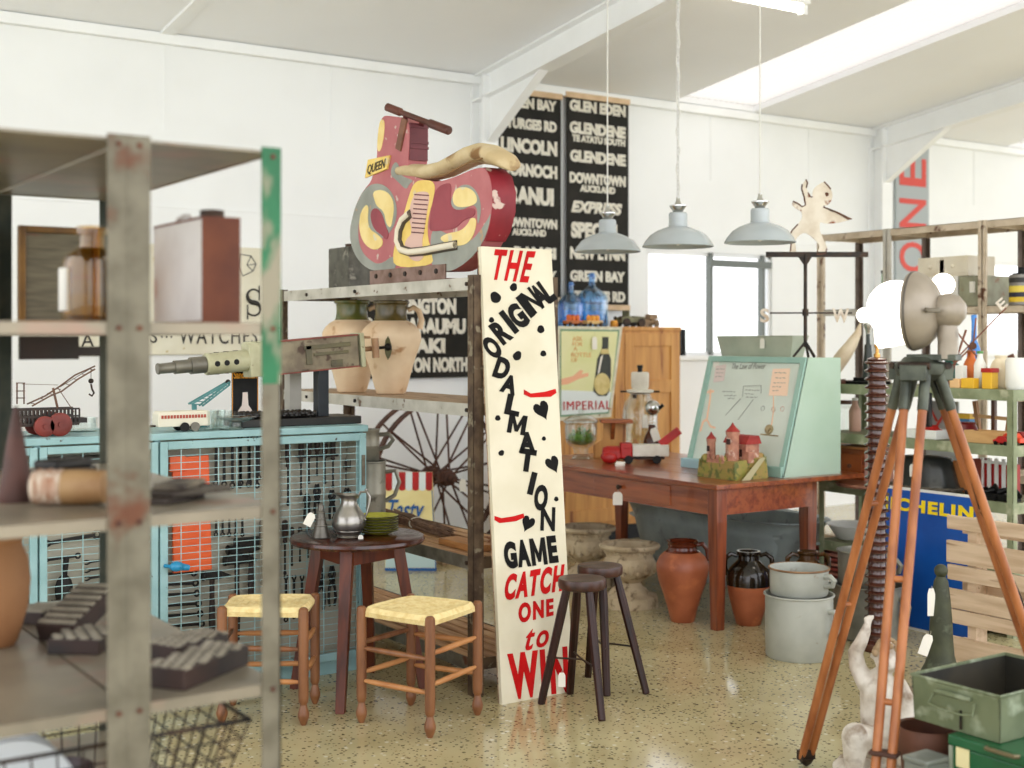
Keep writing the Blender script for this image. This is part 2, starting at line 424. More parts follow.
for z in SH:
    for a, b_ in ((uL, um), (um, ub1)):
        m = MB(); g = .004; a += g; b_ -= g
        m.bb(a, b_, VN+.004, VB-.004, z-.002, z)
        lp = .024 if z < 1.9 else .005
        for v in (VN+.004, VB-.006): m.bb(a, b_, v, v+.002, z-lp, z)
        for u in (a, b_-.002): m.bb(u, u+.002, VN+.004, VB-.004, z-lp, z)
        part('shelf', m, shelfm, T, smooth=0)
for z in SH[:4]:
    for u in (um-.02, um+.02, ub1-.018):
        m = MB(); m.cyl((u, VN-.003, z-.012), (u, VN+.004, z-.012), .006, n=6); part('bolt', m, rusty, T)
for z in (1,):
    m = MB(); m.bb(um-.004, um+.004, VN-.0012, VN+.0005, 0, ZT); part('cover_strip', m, greyangle, T, smooth=0)  # added strip, hides the dark slit between the paired posts
m = MB(); m.bb(on_v(20, 340, VB-.03).x, on_v(79, 340, VB-.03).x, VB-.03, VB-.012, 1.478, 1.54); m.bb(on_v(78, 340, VB-.03).x, 1.06, VB-.028, VB-.014, 1.486, 1.512); part('brace', m, M('rust_brown_brace', (70, 48, 38), (50, 42, 36), 9, .6), T, smooth=0)
# ---- things on it
z1, z2, z3 = 1.565, 1.19, .826
amber = Mthin('amber_glass', (.86, .71, .44), .12)
x, y, _ = at(92, 2.92)
T = thing('glass_bottle', 'amber brown glass bottle on the second grey shelf before the picture frame', 'bottle', (x, y, z1))
m = L(); m.lathe([(.03, .0), (.062, .002), (.066, .02), (.066, .125), (.06, .15), (.04, .165), (.028, .172), (.027, .2), (.034, .202), (.034, .218), (.026, .22), (.022, .2), (.022, .172), (.055, .15), (.061, .125), (.061, .02), (.03, .008)], n=32); part('bottle_body', m, amber, T)
m = L(); m.bb(-.058, -.0665, -.026, .026, .03, .125); part('highlight_patch', m, paper, T, smooth=0, label='pale patch standing in for the glass highlight');  # white patch stands in for the bright highlight on the glass
rustred = M('tin_rust', (128, 74, 46), (104, 56, 36), 7, .6, .1, .1)
tinpale = M('tin_pale', (228, 222, 216), (214, 206, 200), 6, .6, 0, .05, c3=(190, 130, 108), s3=6, lo3=.58, hi3=.76)
T = thing('petrol_tin', 'rusty brown and white square petrol tin on the second grey shelf', 'tin', (1.0425, 2.80, z1))
m = L(); m.bb(-.0425, .0425, -.155, .155, 0, .228)
m.m = 1; m.bb(-.0435, -.042, -.15, .15, .006, .222)
part('tin_body', m, [rustred, tinpale], T, smooth=0, bevel=.006)
m = L(); m.cyl((0, -.1, .228), (0, -.1, .246), .026, n=20); part('screw_cap', m, iron, T, bevel=.002)
m = L(); m.tube([(0, .02, .226), (0, .03, .243), (0, .07, .247), (0, .11, .243), (0, .12, .226)], .005); part('handle', m, tinpale, T)
pa, pb = on_v(18, 300, 3.5), on_v(98, 300, 3.5)
T = thing('framed_notice', 'gilt framed printed notice leaning at the rear of the grey shelves', 'picture', ((pa.x+pb.x)/2, 3.5, z1))
w = (pb.x-pa.x); h = .262
gilt = M('gilt_frame', (140, 104, 48), (112, 82, 40), 14, .45, .3)
m = L()
for a in ((-w/2, -w/2+.018, 0, h), (w/2-.018, w/2, 0, h), (-w/2+.018, w/2-.018, 0, .018), (-w/2+.018, w/2-.018, h-.018, h)): m.bb(a[0], a[1], -.01, .01, a[2], a[3])
part('frame', m, gilt, T, smooth=0, bevel=.003)
m = L(); m.bb(-w/2+.015, w/2-.015, -.002, .006, .015, h-.015)
part('print', m, M('old_print', (132, 122, 98), (106, 98, 78), 30, .6, stretch=(.3, 1, 3), c3=(130, 76, 52), s3=22, lo3=.62, hi3=.66), T, smooth=0)
x, y, _ = at(1, 2.72)
m = L(); m.lathe([(.0, 0), (.034, 0), (.036, .01), (.024, .09), (.012, .16), (.004, .2)], n=20)
solo('iron_cone', m, M('red_brown_iron', (98, 62, 50), (76, 50, 42), 12, .6), 'red-brown iron cone at the left end of the third grey shelf', 'cone', (x+.03, y, z2))
pa, pb = P(34, 487, 2.68), P(104, 487, 2.68)
m = MB(); c = (pa+pb)/2; c.z = z2 + .037; dr = (pb-pa); dr.z = 0; dr.normalize()
a = c - dr*.075; b_ = c + dr*.078
m.lat2(a, b_, [(.02, 0), (.034, .02), (.037, .2), (.035, .45)])
m.m = 1; m.lat2(a + dr*.066, b_, [(.037, 0), (.037, .5), (.034, .95), (.02, 1)])
for k in range(3):
    m.m = 0; q = a + dr*(.015 + .022*k); m.torus(q, .0345, .004, R=dr.to_track_quat('Z', 'Y').to_matrix(), n=20, m=6)
solo('wooden_roller', m, [M('pale_wrap', (214, 198, 178), (176, 128, 98), 18, .8, stretch=(6, 6, .6)), M('tan_wood_roll', (184, 152, 110), (160, 124, 84), 9, .6)], 'wooden roller wrapped in pale cord lying on the third grey shelf', 'roller', (c.x, c.y, z2))
m = MB(); c = P(60, 470, 2.95); m.box((c.x, c.y, z2+.025), (.17, .09, .05), rz=.75); m.box((c.x+.01, c.y+.01, z2+.06), (.12, .07, .02), rz=.6)
solo('black_case', m, M('black_case_m', (44, 40, 36), (58, 52, 46), 12, .6), 'low black case behind the pale corded roller on the grey shelf', 'box', (c.x, c.y, z2), bevel=.006)
flat = [(168, 2.70, .16, .09, .014, .1), (190, 2.71, .16, .085, .012, -.25), (180, 2.72, .14, .07, .012, .3)]
lb = ('dark flat iron plate lowest in the little stack on the third shelf', 'dark flat iron plate in the middle of the little stack on the third shelf', 'bent pale-edged iron plate topmost on the third shelf beside the double post')
z = z2
for i, (px, d, a, b_, t, r) in enumerate(flat):
    x, y, _ = at(px, d + .06); m = L(); m.box((0, 0, t/2), (a, b_, t)); m.box((a*.3, 0, t*.5), (a*.25, b_*1.05, t*.9), rz=.1)
    solo('iron_plate', m, M('plate_%d' % i, (66, 54, 44), ((60, 44, 34), (96, 88, 76), (140, 130, 112))[i], 9, .6), lb[i], 'plate', (x, y, z), r+.6, 'iron plates on the third shelf', bevel=.003); z += t
# bottom visible shelf: pot, printing blocks
x, y, _ = at(-6, 3.0)
T = thing('clay_pot', 'plain tan clay pot at the left edge on the fourth grey shelf', 'pot', (x, y, z3))
m = L(); m.lathe([(.045, 0), (.052, .01), (.075, .09), (.08, .15), (.074, .2), (.06, .235), (.066, .25), (.058, .25), (.05, .232), (.06, .2)], n=28); part('pot_body', m, M('tan_clay', (172, 128, 88), (156, 112, 74), 6, .7), T)
blockm = M('block_wood', (64, 42, 32), (40, 28, 22), 12, .6)
blocktop = M('block_face', (176, 168, 150), (140, 132, 116), 14, .7)
def block(px, d, a, b_, t, z, rz, label, ntop=7, tilt=0, check=False):
    x, y, _ = at(px, d)
    T = thing('printing_block', label, 'block', (x, y, z), rz, 'wooden printing blocks on the fourth shelf')
    R = Matrix.Rotation(tilt, 3, 'Y'); lift = abs(math.sin(tilt))*a/2
    def tr(m): m.v = [V((0, 0, lift)) + R @ v for v in m.v]
    m = L(); m.box((0, 0, t/2), (a, b_, t)); tr(m); part('block_body', m, blockm, T, smooth=0, bevel=.003)
    m = L()
    for i in range(ntop):
        xx = -a/2 + a*(i+.5)/ntop
        if check:
            for j in range(4):
                yy = -b_/2 + b_*(j+.5)/4 + (b_/16 if i % 2 else -b_/16); m.box((xx, yy, t+.002), (a/ntop*.55, b_/4*.6, .004))
        else: m.box((xx, 0, t+.002), (a/ntop*.5, b_*.92, .004))
    tr(m); part('raised_pattern', m, blocktop, T, smooth=0)
    return T
block(86, 2.98, .15, .12, .034, z3, .9, 'striped dark printing block under the tilted one beside the double post', 6, 0, True)
block(80, 3.12, .20, .10, .045, z3+.0, .75, 'dark printing block tipped up on edge behind the tan pot', 7, -.32)
block(198, 2.73, .235, .10, .042, z3, .6, 'large brown printing block with chequered face nearest the green post', 8, 0, True)
block(188, 2.92, .17, .09, .035, z3, .45, 'grey striped printing block behind the large chequered block', 7, 0, True)
block(40, 3.27, .11, .09, .03, z3, .7, 'pale-faced printing block flat beside the tan pot', 5)
# wire basket on the lower shelf
zb = .456
T = thing('wire_basket', 'dark square-mesh wire basket on the lowest visible grey shelf', 'basket', (.80, 2.92, zb))
m = L(); wx0, wy0, wx1, wy1, hh = .2, .26, .27, .36, .28
def bk(s_, t_, z):   # point on the basket's wall ring, s_ in 0..4
    k = z/hh; ax = wx0+(wx1-wx0)*k; ay = wy0+(wy1-wy0)*k; q = int(s_) % 4; f = s_-int(s_)
    c4 = [(-ax, -ay), (ax, -ay), (ax, ay), (-ax, ay)]; p0, p1 = c4[q], c4[(q+1) % 4]
    return (p0[0]+(p1[0]-p0[0])*f, p0[1]+(p1[1]-p0[1])*f, z)
for i in range(44): m.tube([bk(i/11., 0, 0), bk(i/11., 0, hh)], .0022, 5)
for j in range(8):
    z = hh*j/7.
    m.tube([bk(q, 0, z) for q in (0, 1, 2, 3)], .0022 if j < 7 else .005, 5, True)
for i in range(10): m.tube([(-wx0+wx0*2*i/9., -wy0, 0), (-wx0+wx0*2*i/9., wy0, 0)], .002, 4)
part('mesh_wall', m, iron, T)
for i, (px, tz) in enumerate(((30, .0), (36, .03), (42, .06))):
    m = L(); R = Matrix.Rotation(.9, 3, 'X'); m.lathe([(.02, 0), (.06, .002), (.11, .02), (.125, .032), (.12, .036), (.06, .01), (.01, .008)], n=32, R=R)
    solo('enamel_plate', m, M('white_enamel', (226, 230, 232), rough=.25, spec=.6), ('white enamel plate standing nearest in the wire basket', 'white enamel plate standing second in the wire basket', 'white enamel plate standing third in the wire basket')[i], 'plate', (.66, 2.82+.05*i, zb+.11), -.2, 'enamel plates in the wire basket')
m = L(); m.lathe([(.04, 0), (.05, .002), (.09, .06), (.1, .1), (.094, .1), (.085, .06), (.04, .01)], n=28)
solo('dark_bowl', m, M('dark_red_glaze', (84, 30, 30), (62, 26, 26), 8, .3), 'dark red glazed bowl inside the wire basket', 'bowl', (.78, 3.02, zb+.003))

# ================================================================ BLUE TOOL CABINET
blue = M('pale_blue_paint', (162, 194, 196), (148, 182, 184), 9, .5, 0, .05, c3=(86, 84, 78), s3=26, lo3=.66, hi3=.7)
inner = M('cabinet_lining', (186, 182, 168), (172, 168, 154), 3, .7)
CF, CB, CT = 5.37, 5.84, 1.136
c0, c1 = .86, on_v(366, 400, CF).x
BV = CF+.15
T = thing('tool_cabinet', 'long pale blue steel tool cabinet with wire mesh doors', 'cabinet', ((c0+c1)/2, (CF+CB)/2, 0))
m = MB(); t = .02
m.bb(c0, c1, CB-t, CB, .06, CT-.02); m.bb(c0, c1, CF+.03, CB-t, .06, .08); m.m = 1
m.bb(c0, c0+t, CF+.03, CB, .0, CT-.02); m.bb(c1-t, c1, CF+.03, CB, .0, CT-.02); m.bb(c0+t, c1-t, CF+.03, CF+.06, 0, .06)
m.m = 0; m.bb(c1-t-.004, c1-t, CF+.06, CB-t, .08, CT-.04); m.bb(c0+t, c0+t+.004, CF+.06, CB-t, .08, CT-.04)
part('carcass', m, [inner, blue], T, smooth=0)
m = MB(); m.bb(c0+t+.005, c1-t-.005, BV, BV+.012, .08, CT-.04); part('tool_board', m, inner, T, smooth=0)
m = MB(); m.bb(c0-.01, c1+.01, CF-.005, CB, CT-.03, CT); part('top', m, blue, T, smooth=0, bevel=.004)
stiles = [c0, on_v(38, 400, CF).x, on_v(158.5, 400, CF).x, c1]
for i in range(1, 3):
    m = MB(); m.bb(stiles[i]-.012, stiles[i]+.012, CF+.012, CF+.04, .06, CT-.03); part('divider', m, blue, T, smooth=0)
wire = M('mesh_wire', (176, 208, 210), (150, 184, 186), 14, .5)
for i in range(3):
    a, b_ = stiles[i]+.004, stiles[i+1]-.004; fw = .03 if i < 2 else .034
    zb_, zt_ = .07, CT-.036
    m = MB()
    for q in ((a, a+fw, zb_, zt_), (b_-fw, b_, zb_, zt_), (a+fw, b_-fw, zt_-fw, zt_), (a+fw, b_-fw, zb_, zb_+fw)): m.bb(q[0], q[1], CF-.012, CF+.01, q[2], q[3])
    d = part('door', m, blue, T, smooth=0, bevel=.003)
    m = MB(); x = a+fw+.06
    while x < b_-fw: m.bar((x, CF, zb_+fw), (x, CF, zt_-fw), .0032); x += .0835
    z = zt_-fw-.028
    while z > zb_+fw: m.bar((a+fw, CF+.002, z), (b_-fw, CF+.002, z), .0026); z -= .0298
    part('wire_mesh', m, wire, d, smooth=0)
    if i == 2:
        q = on_v(171, 566, CF-.03); m = MB(); m.cyl((a+.02, CF-.012, q.z), (a+.035, CF-.05, q.z), .008)
        m.ball((a+.055, CF-.055, q.z), .024, sc=(1.3, .9, .9)); m.cyl((a+.06, CF-.05, q.z), (a+.11, CF-.05, q.z-.012), .018, .012)
        part('knob', m, M('bright_blue_knob', (52, 150, 190), rough=.35), d)
        m = MB(); m.bb(b_-.026, b_-.01, CF-.02, CF-.012, 1.0, .86); part('catch', m, steel, d, bevel=.002)
# orange folder behind the mesh
a = on_v(172, 458, CF+.04); b_ = on_v(213, 570, CF+.04)
m = MB(); m.prism([(a.x, CF+.035, a.z), (b_.x-.02, CF+.035, a.z+.005), (b_.x, CF+.05, b_.z), (a.x+.01, CF+.055, b_.z)], (0, .015, 0)); m.bb(a.x-.012, a.x+.06, CF+.033, CF+.052, a.z-.06, a.z+.006)
T = solo('orange_folder', m, M('orange_plastic', (236, 116, 62), (224, 100, 50), 5, .4), 'bright orange plastic folder hanging behind the cabinet mesh', 'folder', (b_.x, CF+.045, b_.z), bevel=.003)
# ---- dark tools hung on the cabinet lining
toolm = M('tool_black', (34, 32, 30), (54, 50, 46), 18, .45, .5)
toolwood = M('tool_wood', (60, 42, 30), (40, 30, 24), 12, .6)
TV = BV - .04
def spanner(px0, py0, px1, py1, label, group, w=.011, ring=True):
    a, b_ = on_v(px0, py0, TV), on_v(px1, py1, TV); m = MB(); dr = (b_-a).normalized()
    m.bar(a, b_, w, .008, up=(0, 1, 0)); n = V((0, 1, 0))
    R = n.to_track_quat('Z', 'Y').to_matrix(); m.torus(b_ + dr*w*.8, w*.95, w*.42, R=R, n=16, m=6)
    s_ = dr.cross(n)
    for k in (-1, 1): m.bar(a + s_*k*w*.3, a - dr*w*1.5 + s_*k*w*.95, w*.6, .009, up=(0, 1, 0)); m.bar(a - dr*w*1.4 + s_*k*w*.95, a - dr*w*2.4 + s_*k*w*.7, w*.55, .009, up=(0, 1, 0))
    return solo('spanner', m, toolm, label, 'spanner', tuple((a+b_)/2), group=group)
def screwdriver(px, py0, py1, label, group, w=.013, down=True):
    a, b_ = on_v(px, py0, TV), on_v(px, py1, TV); T = thing('screwdriver', label, 'screwdriver', tuple((a+b_)/2), group=group)
    c = a + (b_-a)*.42
    m = MB(); m.lat2(a, c, [(w*.5, 0), (w, .08), (w*.95, .7), (w*.6, .82), (w*.8, .95), (w*.4, 1)], 10); part('handle', m, toolwood, T)
    m = MB(); m.lat2(c, b_, [(w*.36, 0), (w*.36, .85), (w*.6, .95), (w*.3, 1)], 8); part('blade', m, toolm, T)
    return T
def hammer(px, py0, py1, hw, label, group, hh=.035):
    a, b_ = on_v(px, py0, TV-.02), on_v(px, py1, TV-.02); T = thing('hammer', label, 'hammer', tuple((a+b_)/2), group=group)
    m = MB(); m.lat2(b_, a, [(.012, 0), (.015, .3), (.011, .7), (.012, 1)], 10); part('handle', m, toolwood, T)
    m = MB(); m.box(a, (hw, .035, hh)); m.cyl(a+V((-hw/2-.012, 0, 0)), a+V((-hw/2, 0, 0)), hh*.62, n=14); m.prism([a+V((hw/2, -.017, -hh/2)), a+V((hw/2, -.017, hh/2)), a+V((hw/2+.05, -.017, -hh*.2))], (0, .034, 0)); part('hammer_head', m, toolm, T, bevel=.003)
    return T
def pliers(px, py0, py1, label, group, w=.03):
    a, b_ = on_v(px, py0, TV), on_v(px, py1, TV); p = a + (b_-a)*.36; T = thing('pliers', label, 'pliers', tuple((a+b_)/2), group=group)
    for k in (-1, 1):
        m = MB(); X = V((1, 0, 0)); m.tube([a+X*k*.004, a+(p-a)*.6+X*k*.012, p, p+(b_-p)*.3-X*k*w*.8, p+(b_-p)*.7-X*k*w, b_-X*k*w*.7], [.006, .009, .01, .007, .007, .006], 7); part('jaw_and_handle', m, toolm, T)
    m = MB(); m.cyl(p+V((0, -.014, 0)), p+V((0, .01, 0)), .011); part('rivet', m, toolm, T)
    return T
ORD = ('leftmost', 'second from left', 'third from left', 'fourth from left', 'fifth from left', 'sixth from left', 'seventh from left', 'eighth from left')
for i in range(6): spanner(216+8.2*i, 446, 216+8.2*i, 481+1.2*(i % 3), 'long dark spanner hung %s in the upper row right of the orange folder' % ORD[i], 'spanners hung beside the orange folder')
for i in range(5): spanner(216+6.6*i, 512, 216+6.6*i, 533, 'short dark spanner hung %s in the lower row by the orange folder' % ORD[i], 'short spanners below the long ones', .008)
OR2 = ('topmost', 'second from top', 'third from top', 'fourth from top', 'fifth from top', 'lowest')
for i in range(6): spanner(166, 574+10.5*i, 192+1.5*i, 573+10.2*i, 'dark spanner lying level %s below the orange folder' % OR2[i], 'level spanners under the orange folder', .012)
for i in range(4): spanner(240+9.5*i, 440, 240+9.5*i, 484-4*i, 'dark ring spanner hung %s behind the worn right-hand post' % ORD[i], 'ring spanners in the middle of the cabinet', .009)
for i, (px, a, b_, hw) in enumerate(((237, 560, 640, .10), (251, 541, 605, .13), (212, 575, 640, .07), (240, 549, 560, .10))):
    hammer(px, a, b_, hw, ('heavy dark hammer with head left of the tall post and level with the blue knob', 'big square-headed hammer highest of the hammers behind the mesh', 'slim dark hammer low beside the level spanners', 'stubby dark hammer just under the short spanners')[i], 'hammers behind the mesh')
m = MB(); a, b_ = on_v(298, 457, TV), on_v(338, 455, TV); m.bar(a, b_, .012); solo('tool_rail', m, toolm, 'thin dark rail holding a row of screwdrivers in the cabinet', 'rail', tuple((a+b_)/2))
for i in range(5): screwdriver(301+8*i, 440, (496, 484, 476, 484, 488)[i], 'dark screwdriver %s on the rail at the cabinet right end' % ORD[i], 'screwdrivers on the rail')
m = MB(); a, b_ = on_v(343, 467, TV), on_v(360, 466, TV); m.bar(a, b_, .01); solo('tool_rail', m, toolm, 'shorter dark rail with drill bits at the cabinet far right', 'rail', tuple((a+b_)/2))
for i in range(3): screwdriver(346+5.4*i, 459, 486-2*i, 'thin dark bradawl %s on the short rail at the far right' % ORD[i], 'bradawls on the short rail', .007)
for i in range(3): pliers(347+6*i, 488, 510, 'small dark pliers %s under the short rail' % ORD[i], 'small pliers under the short rail', .01)
for i, (px, a, b_) in enumerate(((307, 494, 522), (317, 484, 520), (332, 490, 520))): pliers(px, a, b_, 'dark pliers hung %s behind the pewter jug' % ORD[i], 'pliers behind the jug', .013)
for i, (px, a, b_) in enumerate(((321, 568, 610), (332, 566, 606), (355, 560, 622))): pliers(px, a, b_, 'large dark pincers hung %s behind the round table legs' % ORD[i], 'pincers behind the round table', .018)
for i, (px, a, b_) in enumerate(((288, 440, 506), (285, 520, 575), (265, 600, 640))): screwdriver(px, a, b_, ('very long dark chisel just right of the worn post', 'long dark file hung below the long chisel', 'dark file low behind the rush stool')[i], 'chisels and files behind the mesh', .014)
for i, px in enumerate((292, 300, 308)): screwdriver(px, 527, 566-4*i, 'dark round file %s in the row behind the conical oil can' % ORD[i], 'round files behind the oil can', .011)
for i, px in enumerate((334, 341, 348, 355)): screwdriver(px, 516, 556-3*i, 'dark gouge %s of four behind the pewter jug' % ORD[i], 'gouges at the far right', .010)
for i in range(4): spanner(286+8*i, 580, 286+8*i, 618-3*i, 'dark open spanner hung %s low behind the left rush stool' % ORD[i], 'open spanners behind the left stool', .009)
for i, (px, a, b_) in enumerate(((276, 500, 545), (262, 520, 585))): screwdriver(px, a, b_, ('dark rasp close beside the worn grey post', 'dark rasp lower beside the worn grey post')[i], 'rasps beside the post', .013)
# middle bay (seen through the front shelving)
spanner(50, 543, 94, 535, 'big dark spanner lying level in the middle cabinet bay', 'tools of the middle bay', .016)
spanner(48, 560, 76, 556, 'smaller dark spanner lying level in the middle cabinet bay', 'tools of the middle bay', .01)
for i in range(5): spanner(90, 562+8*i, 104, 560+8*i, 'short dark spanner %s in the stack of the middle bay' % OR2[i], 'short level spanners of the middle bay', .009)
a = on_v(64, 590, TV-.01); m = MB(); m.ball(a, .05, sc=(.75, .35, 1.3)); m.cyl(a+V((0, 0, .05)), a+V((.01, 0, .13)), .012); solo('hand_brush', m, toolm, 'dark oval brush hung in the middle cabinet bay', 'brush', tuple(a))
pliers(27, 590, 625, 'dark pincers at the left end behind the mesh', 'tools of the middle bay', .02)
pliers(54, 600, 630, 'dark pincers below the oval brush', 'tools of the middle bay', .016)
m = MB()
a, b_ = on_v(46, 466, TV), on_v(104, 466, TV); m.bb(a.x, b_.x, TV-.05, TV+.02, a.z-.02, a.z+.035); solo('dark_toolbox', m, M('toolbox_m', (66, 62, 54), (84, 80, 70), 8, .5), 'dark narrow toolbox high in the middle cabinet bay', 'box', ((a.x+b_.x)/2, TV, a.z-.02), bevel=.006)

# ================================================================ ON TOP OF THE BLUE CABINET
olive = M('gun_cream', (196, 194, 164), (176, 172, 142), 10, .5, .1, c3=(120, 104, 84), s3=30, lo3=.64, hi3=.7)
gungrey = M('gun_grey', (140, 136, 124), (122, 118, 108), 14, .45, .5)
gunbody = M('gun_worn', (156, 146, 124), (128, 116, 100), 12, .5, .3, .1, c3=(96, 78, 66), s3=16, lo3=.58, hi3=.66)
GV = 5.6
a, b_ = on_v(157, 369, GV), on_v(362, 349.5, GV); ax = (b_-a); GL = ax.length; ax.normalize()
Rg = ax.to_track_quat('Y', 'Z').to_matrix()     # local Y along the gun, Z up
def gp_(px): return a + ax*((on_v(px, 360, GV).x - a.x)/(b_.x-a.x)*GL)
T = thing('machine_gun', 'old cream and grey machine gun on a black post above the blue cabinet', 'gun', (gp_(320).x, GV, CT))
k = .0043
m = MB()
m.lat2(gp_(157), gp_(174), [(k*3, 0), (k*5.5, .0), (k*6, .08), (k*5.4, .15), (k*5.6, 1)], 20); m.lat2(gp_(174), gp_(190), [(k*7, 0), (k*7, 1)], 20); m.lat2(gp_(190), gp_(206), [(k*8.8, 0), (k*8.8, 1)], 20)
part('barrel', m, gungrey, T)
m = MB(); m.lat2(gp_(205), gp_(247), [(k*10.5, 0), (k*11.5, .03), (k*11.5, .97), (k*11, 1)], 28)
j = part('barrel_jacket', m, olive, T)
m = MB()
for q in range(3):
    for ang in (-.55, 1.05, -2.1):
        m = MB(); c = gp_(213.5+9.5*q + (3 if ang != -.55 else 0)); rad = Rg @ V((math.cos(PI+ang), 0, math.sin(PI+ang)))
        rad = Rg @ V((math.sin(ang)*0, 0, 0)) + (V((0, -1, 0))*math.cos(ang+.55) + V((0, 0, 1))*math.sin(ang+.55))
        m.cyl(c+rad*k*10.9, c+rad*k*11.7, k*3, n=14); part('cooling_hole', m, black, j)
m = MB(); m.box(gp_(254), (.08, k*17*1.0+.02, k*36), R=Matrix((ax, V((0, 1, 0)), ax.cross(V((0, 1, 0))))).transposed()); 
RB = Matrix((ax, V((0, 1, 0)), ax.cross(V((0, 1, 0))))).transposed()
m.box(gp_(250)+V((0, 0, .06)), (.05, .05, .05), R=RB); m.box(gp_(260)+V((0, -.02, .07)), (.03, .05, .03), R=RB)
part('front_block', m, olive, T, bevel=.004)
m = MB(); rc = (gp_(262)+gp_(354))/2; rl = (gp_(354)-gp_(262)).length
m.box(rc, (rl, .10, k*35), R=RB); part('receiver', m, gunbody, T, bevel=.005)
m = MB()
for dz, h_, x0, x1 in ((.035, .02, -.05, .19), (-.0, .014, .0, .18), (-.05, .03, .09, .15), (.0, .09, -.04, -.01)):
    m.box(rc+ax*((x0+x1)/2)+V((0, -.052, dz)), (x1-x0, .012, h_), R=RB)
part('side_rail', m, M('gun_green_grey', (122, 116, 88), (100, 94, 78), 12, .5), T, bevel=.002)
m = MB(); up_ = RB @ V((0, 0, 1))
for sgn in (-1, 1): m.box(rc+up_*(k*17.5*sgn)+V((0, -.01, 0)), (rl, .09, .006), R=RB)
part('edge_strip', m, M('dull_red', (152, 84, 72), (130, 76, 66), 12, .6), T, smooth=0)
m = MB(); e_ = gp_(358); m.box(e_, (.022, .11, k*38), R=RB); part('back_plate', m, olive, T, bevel=.003)
m = MB(); m.cyl(gp_(360), gp_(371), .012); m.cyl(gp_(360)+V((0, 0, .06)), gp_(370)+V((0, 0, .055)), .006)
for s_ in (-1,): m.tube([gp_(372)+V((0, -.03, .05)), gp_(373)+V((0, -.03, -.045))], .018, 10)
part('spade_grip', m, M('grip_wood', (184, 150, 116), (160, 124, 92), 8, .5), T)
m = MB(); m.cyl(gp_(374), gp_(386), .007); m.ball(gp_(388), .019); part('cocking_knob', m, black, T)
z0 = CT
m = MB(); c = on_v(321, 390, GV); m.bb(c.x-.027, c.x+.027, GV-.03, GV+.03, z0+.035, gp_(321).z-k*17); part('post', m, M('post_black_blue', (34, 42, 50), (50, 58, 64), 8, .45), T, smooth=0, bevel=.003)
m = MB(); x0, x1 = on_v(232, 415, GV).x, on_v(350, 415, GV).x; m.bb(x0, x1, GV-.12, GV+.12, z0, z0+.036); part('base_plate', m, [M('base_black', (44, 42, 40), (64, 62, 58), 6, .5, .2)], T, smooth=0, bevel=.004)
# bead belt on the base plate
m = MB()
for i in range(60):
    t = i/59.; px = 240 + 70*t; c = on_v(px, 412, GV-.03)
    for r in range(3): m.ball((c.x, GV-.09+.055*r+.012*math.sin(i*1.3), z0+.036+.013+.008*((i+r) % 2)), .012, 8, 6)
solo('bead_belt', m, M('bead_black', (38, 32, 30), rough=.25), 'belt of shiny black beads lying on the gun base plate', 'belt', (on_v(275, 412, GV).x, GV, z0+.036))
m = MB(); c = on_v(292, 361, 5.74); c.z = max(c.z, z0+.1); m.cyl((c.x, 5.70, c.z), (c.x, 5.76, c.z), .06, n=32); m.cyl((c.x, 5.69, c.z), (c.x, 5.70, c.z), .02); m.bb(c.x-.03, c.x+.03, 5.7, 5.76, z0, c.z-.05)
solo('round_scale', m, M('pale_grey_paint', (182, 178, 168), (168, 164, 154), 8, .5), 'pale grey round dial standing behind the gun receiver', 'dial', (c.x, 5.73, z0))
# tin sign with white bottle
sv = 5.72; a = on_v(232, 368, sv); b_ = on_v(258, 404, sv)
T = thing('tin_sign', 'small black tin sign with yellow lettering and white bottle on the cabinet', 'sign', ((a.x+b_.x)/2, sv, CT))
m = MB(); m.bb(a.x, b_.x, sv, sv+.006, CT, a.z); part('panel', m, black, T, smooth=0)
ye = M('sign_yellow', (236, 168, 40), rough=.5)
m = MB(); w_ = b_.x-a.x
for q in ((a.x, a.x+.003), (b_.x-.003, b_.x)): m.bb(q[0], q[1], sv-.003, sv, CT, a.z)
m.text('Sandeman', (a.x+w_*.06, sv-.001, a.z-.05), (1, 0, 0), (0, 0, 1), w_*.88, .036, .003, offset=.02); part('lettering', m, ye, T, smooth=0)
m = MB(); cx = (a.x+b_.x)/2; prof = [(.034, .0), (.034, .03), (.016, .055), (.013, .09), (.012, .115)]
zz = CT+.035; m.prism([(cx-r, sv, zz+z) for r, z in prof] + [(cx+r, sv, zz+z) for r, z in prof[::-1]], (0, -.002, 0)); part('bottle_picture', m, M('picture_white', (240, 226, 214), rough=.6), T, smooth=0)
m = MB(); m.bb(a.x+w_*.2, a.x+w_*.6, sv-.002, sv, a.z-.012, a.z-.002); part('red_mark', m, redp, T, smooth=0)
clear = Mthin('clear_glass', (.93, .96, .95))
# glass dish and tumblers
c = on_v(240, 404, 5.43)
m = L(); m.lathe([(.03, 0), (.035, .004), (.018, .012), (.018, .03), (.06, .04), (.085, .055), (.08, .058), (.05, .046), (.0, .044)], n=32)
solo('glass_dish', m, clear, 'shallow glass dish with a foot before the black tin sign', 'dish', (c.x-.02, 5.42, CT))
for i, (px, v) in enumerate(((211, 5.44), (218, 5.50), (225, 5.44))):
    m = L(); m.lathe([(.026, 0), (.028, .006), (.034, .085), (.031, .085), (.025, .012), (0, .01)], n=24); c = on_v(px, 415, v)
    solo('glass_tumbler', m, clear, ('clear tumbler next to the white toy caravan', 'clear tumbler standing between two other tumblers', 'clear tumbler beside the gun base plate')[i], 'glass', (c.x, v, CT), group='tumblers on the cabinet')
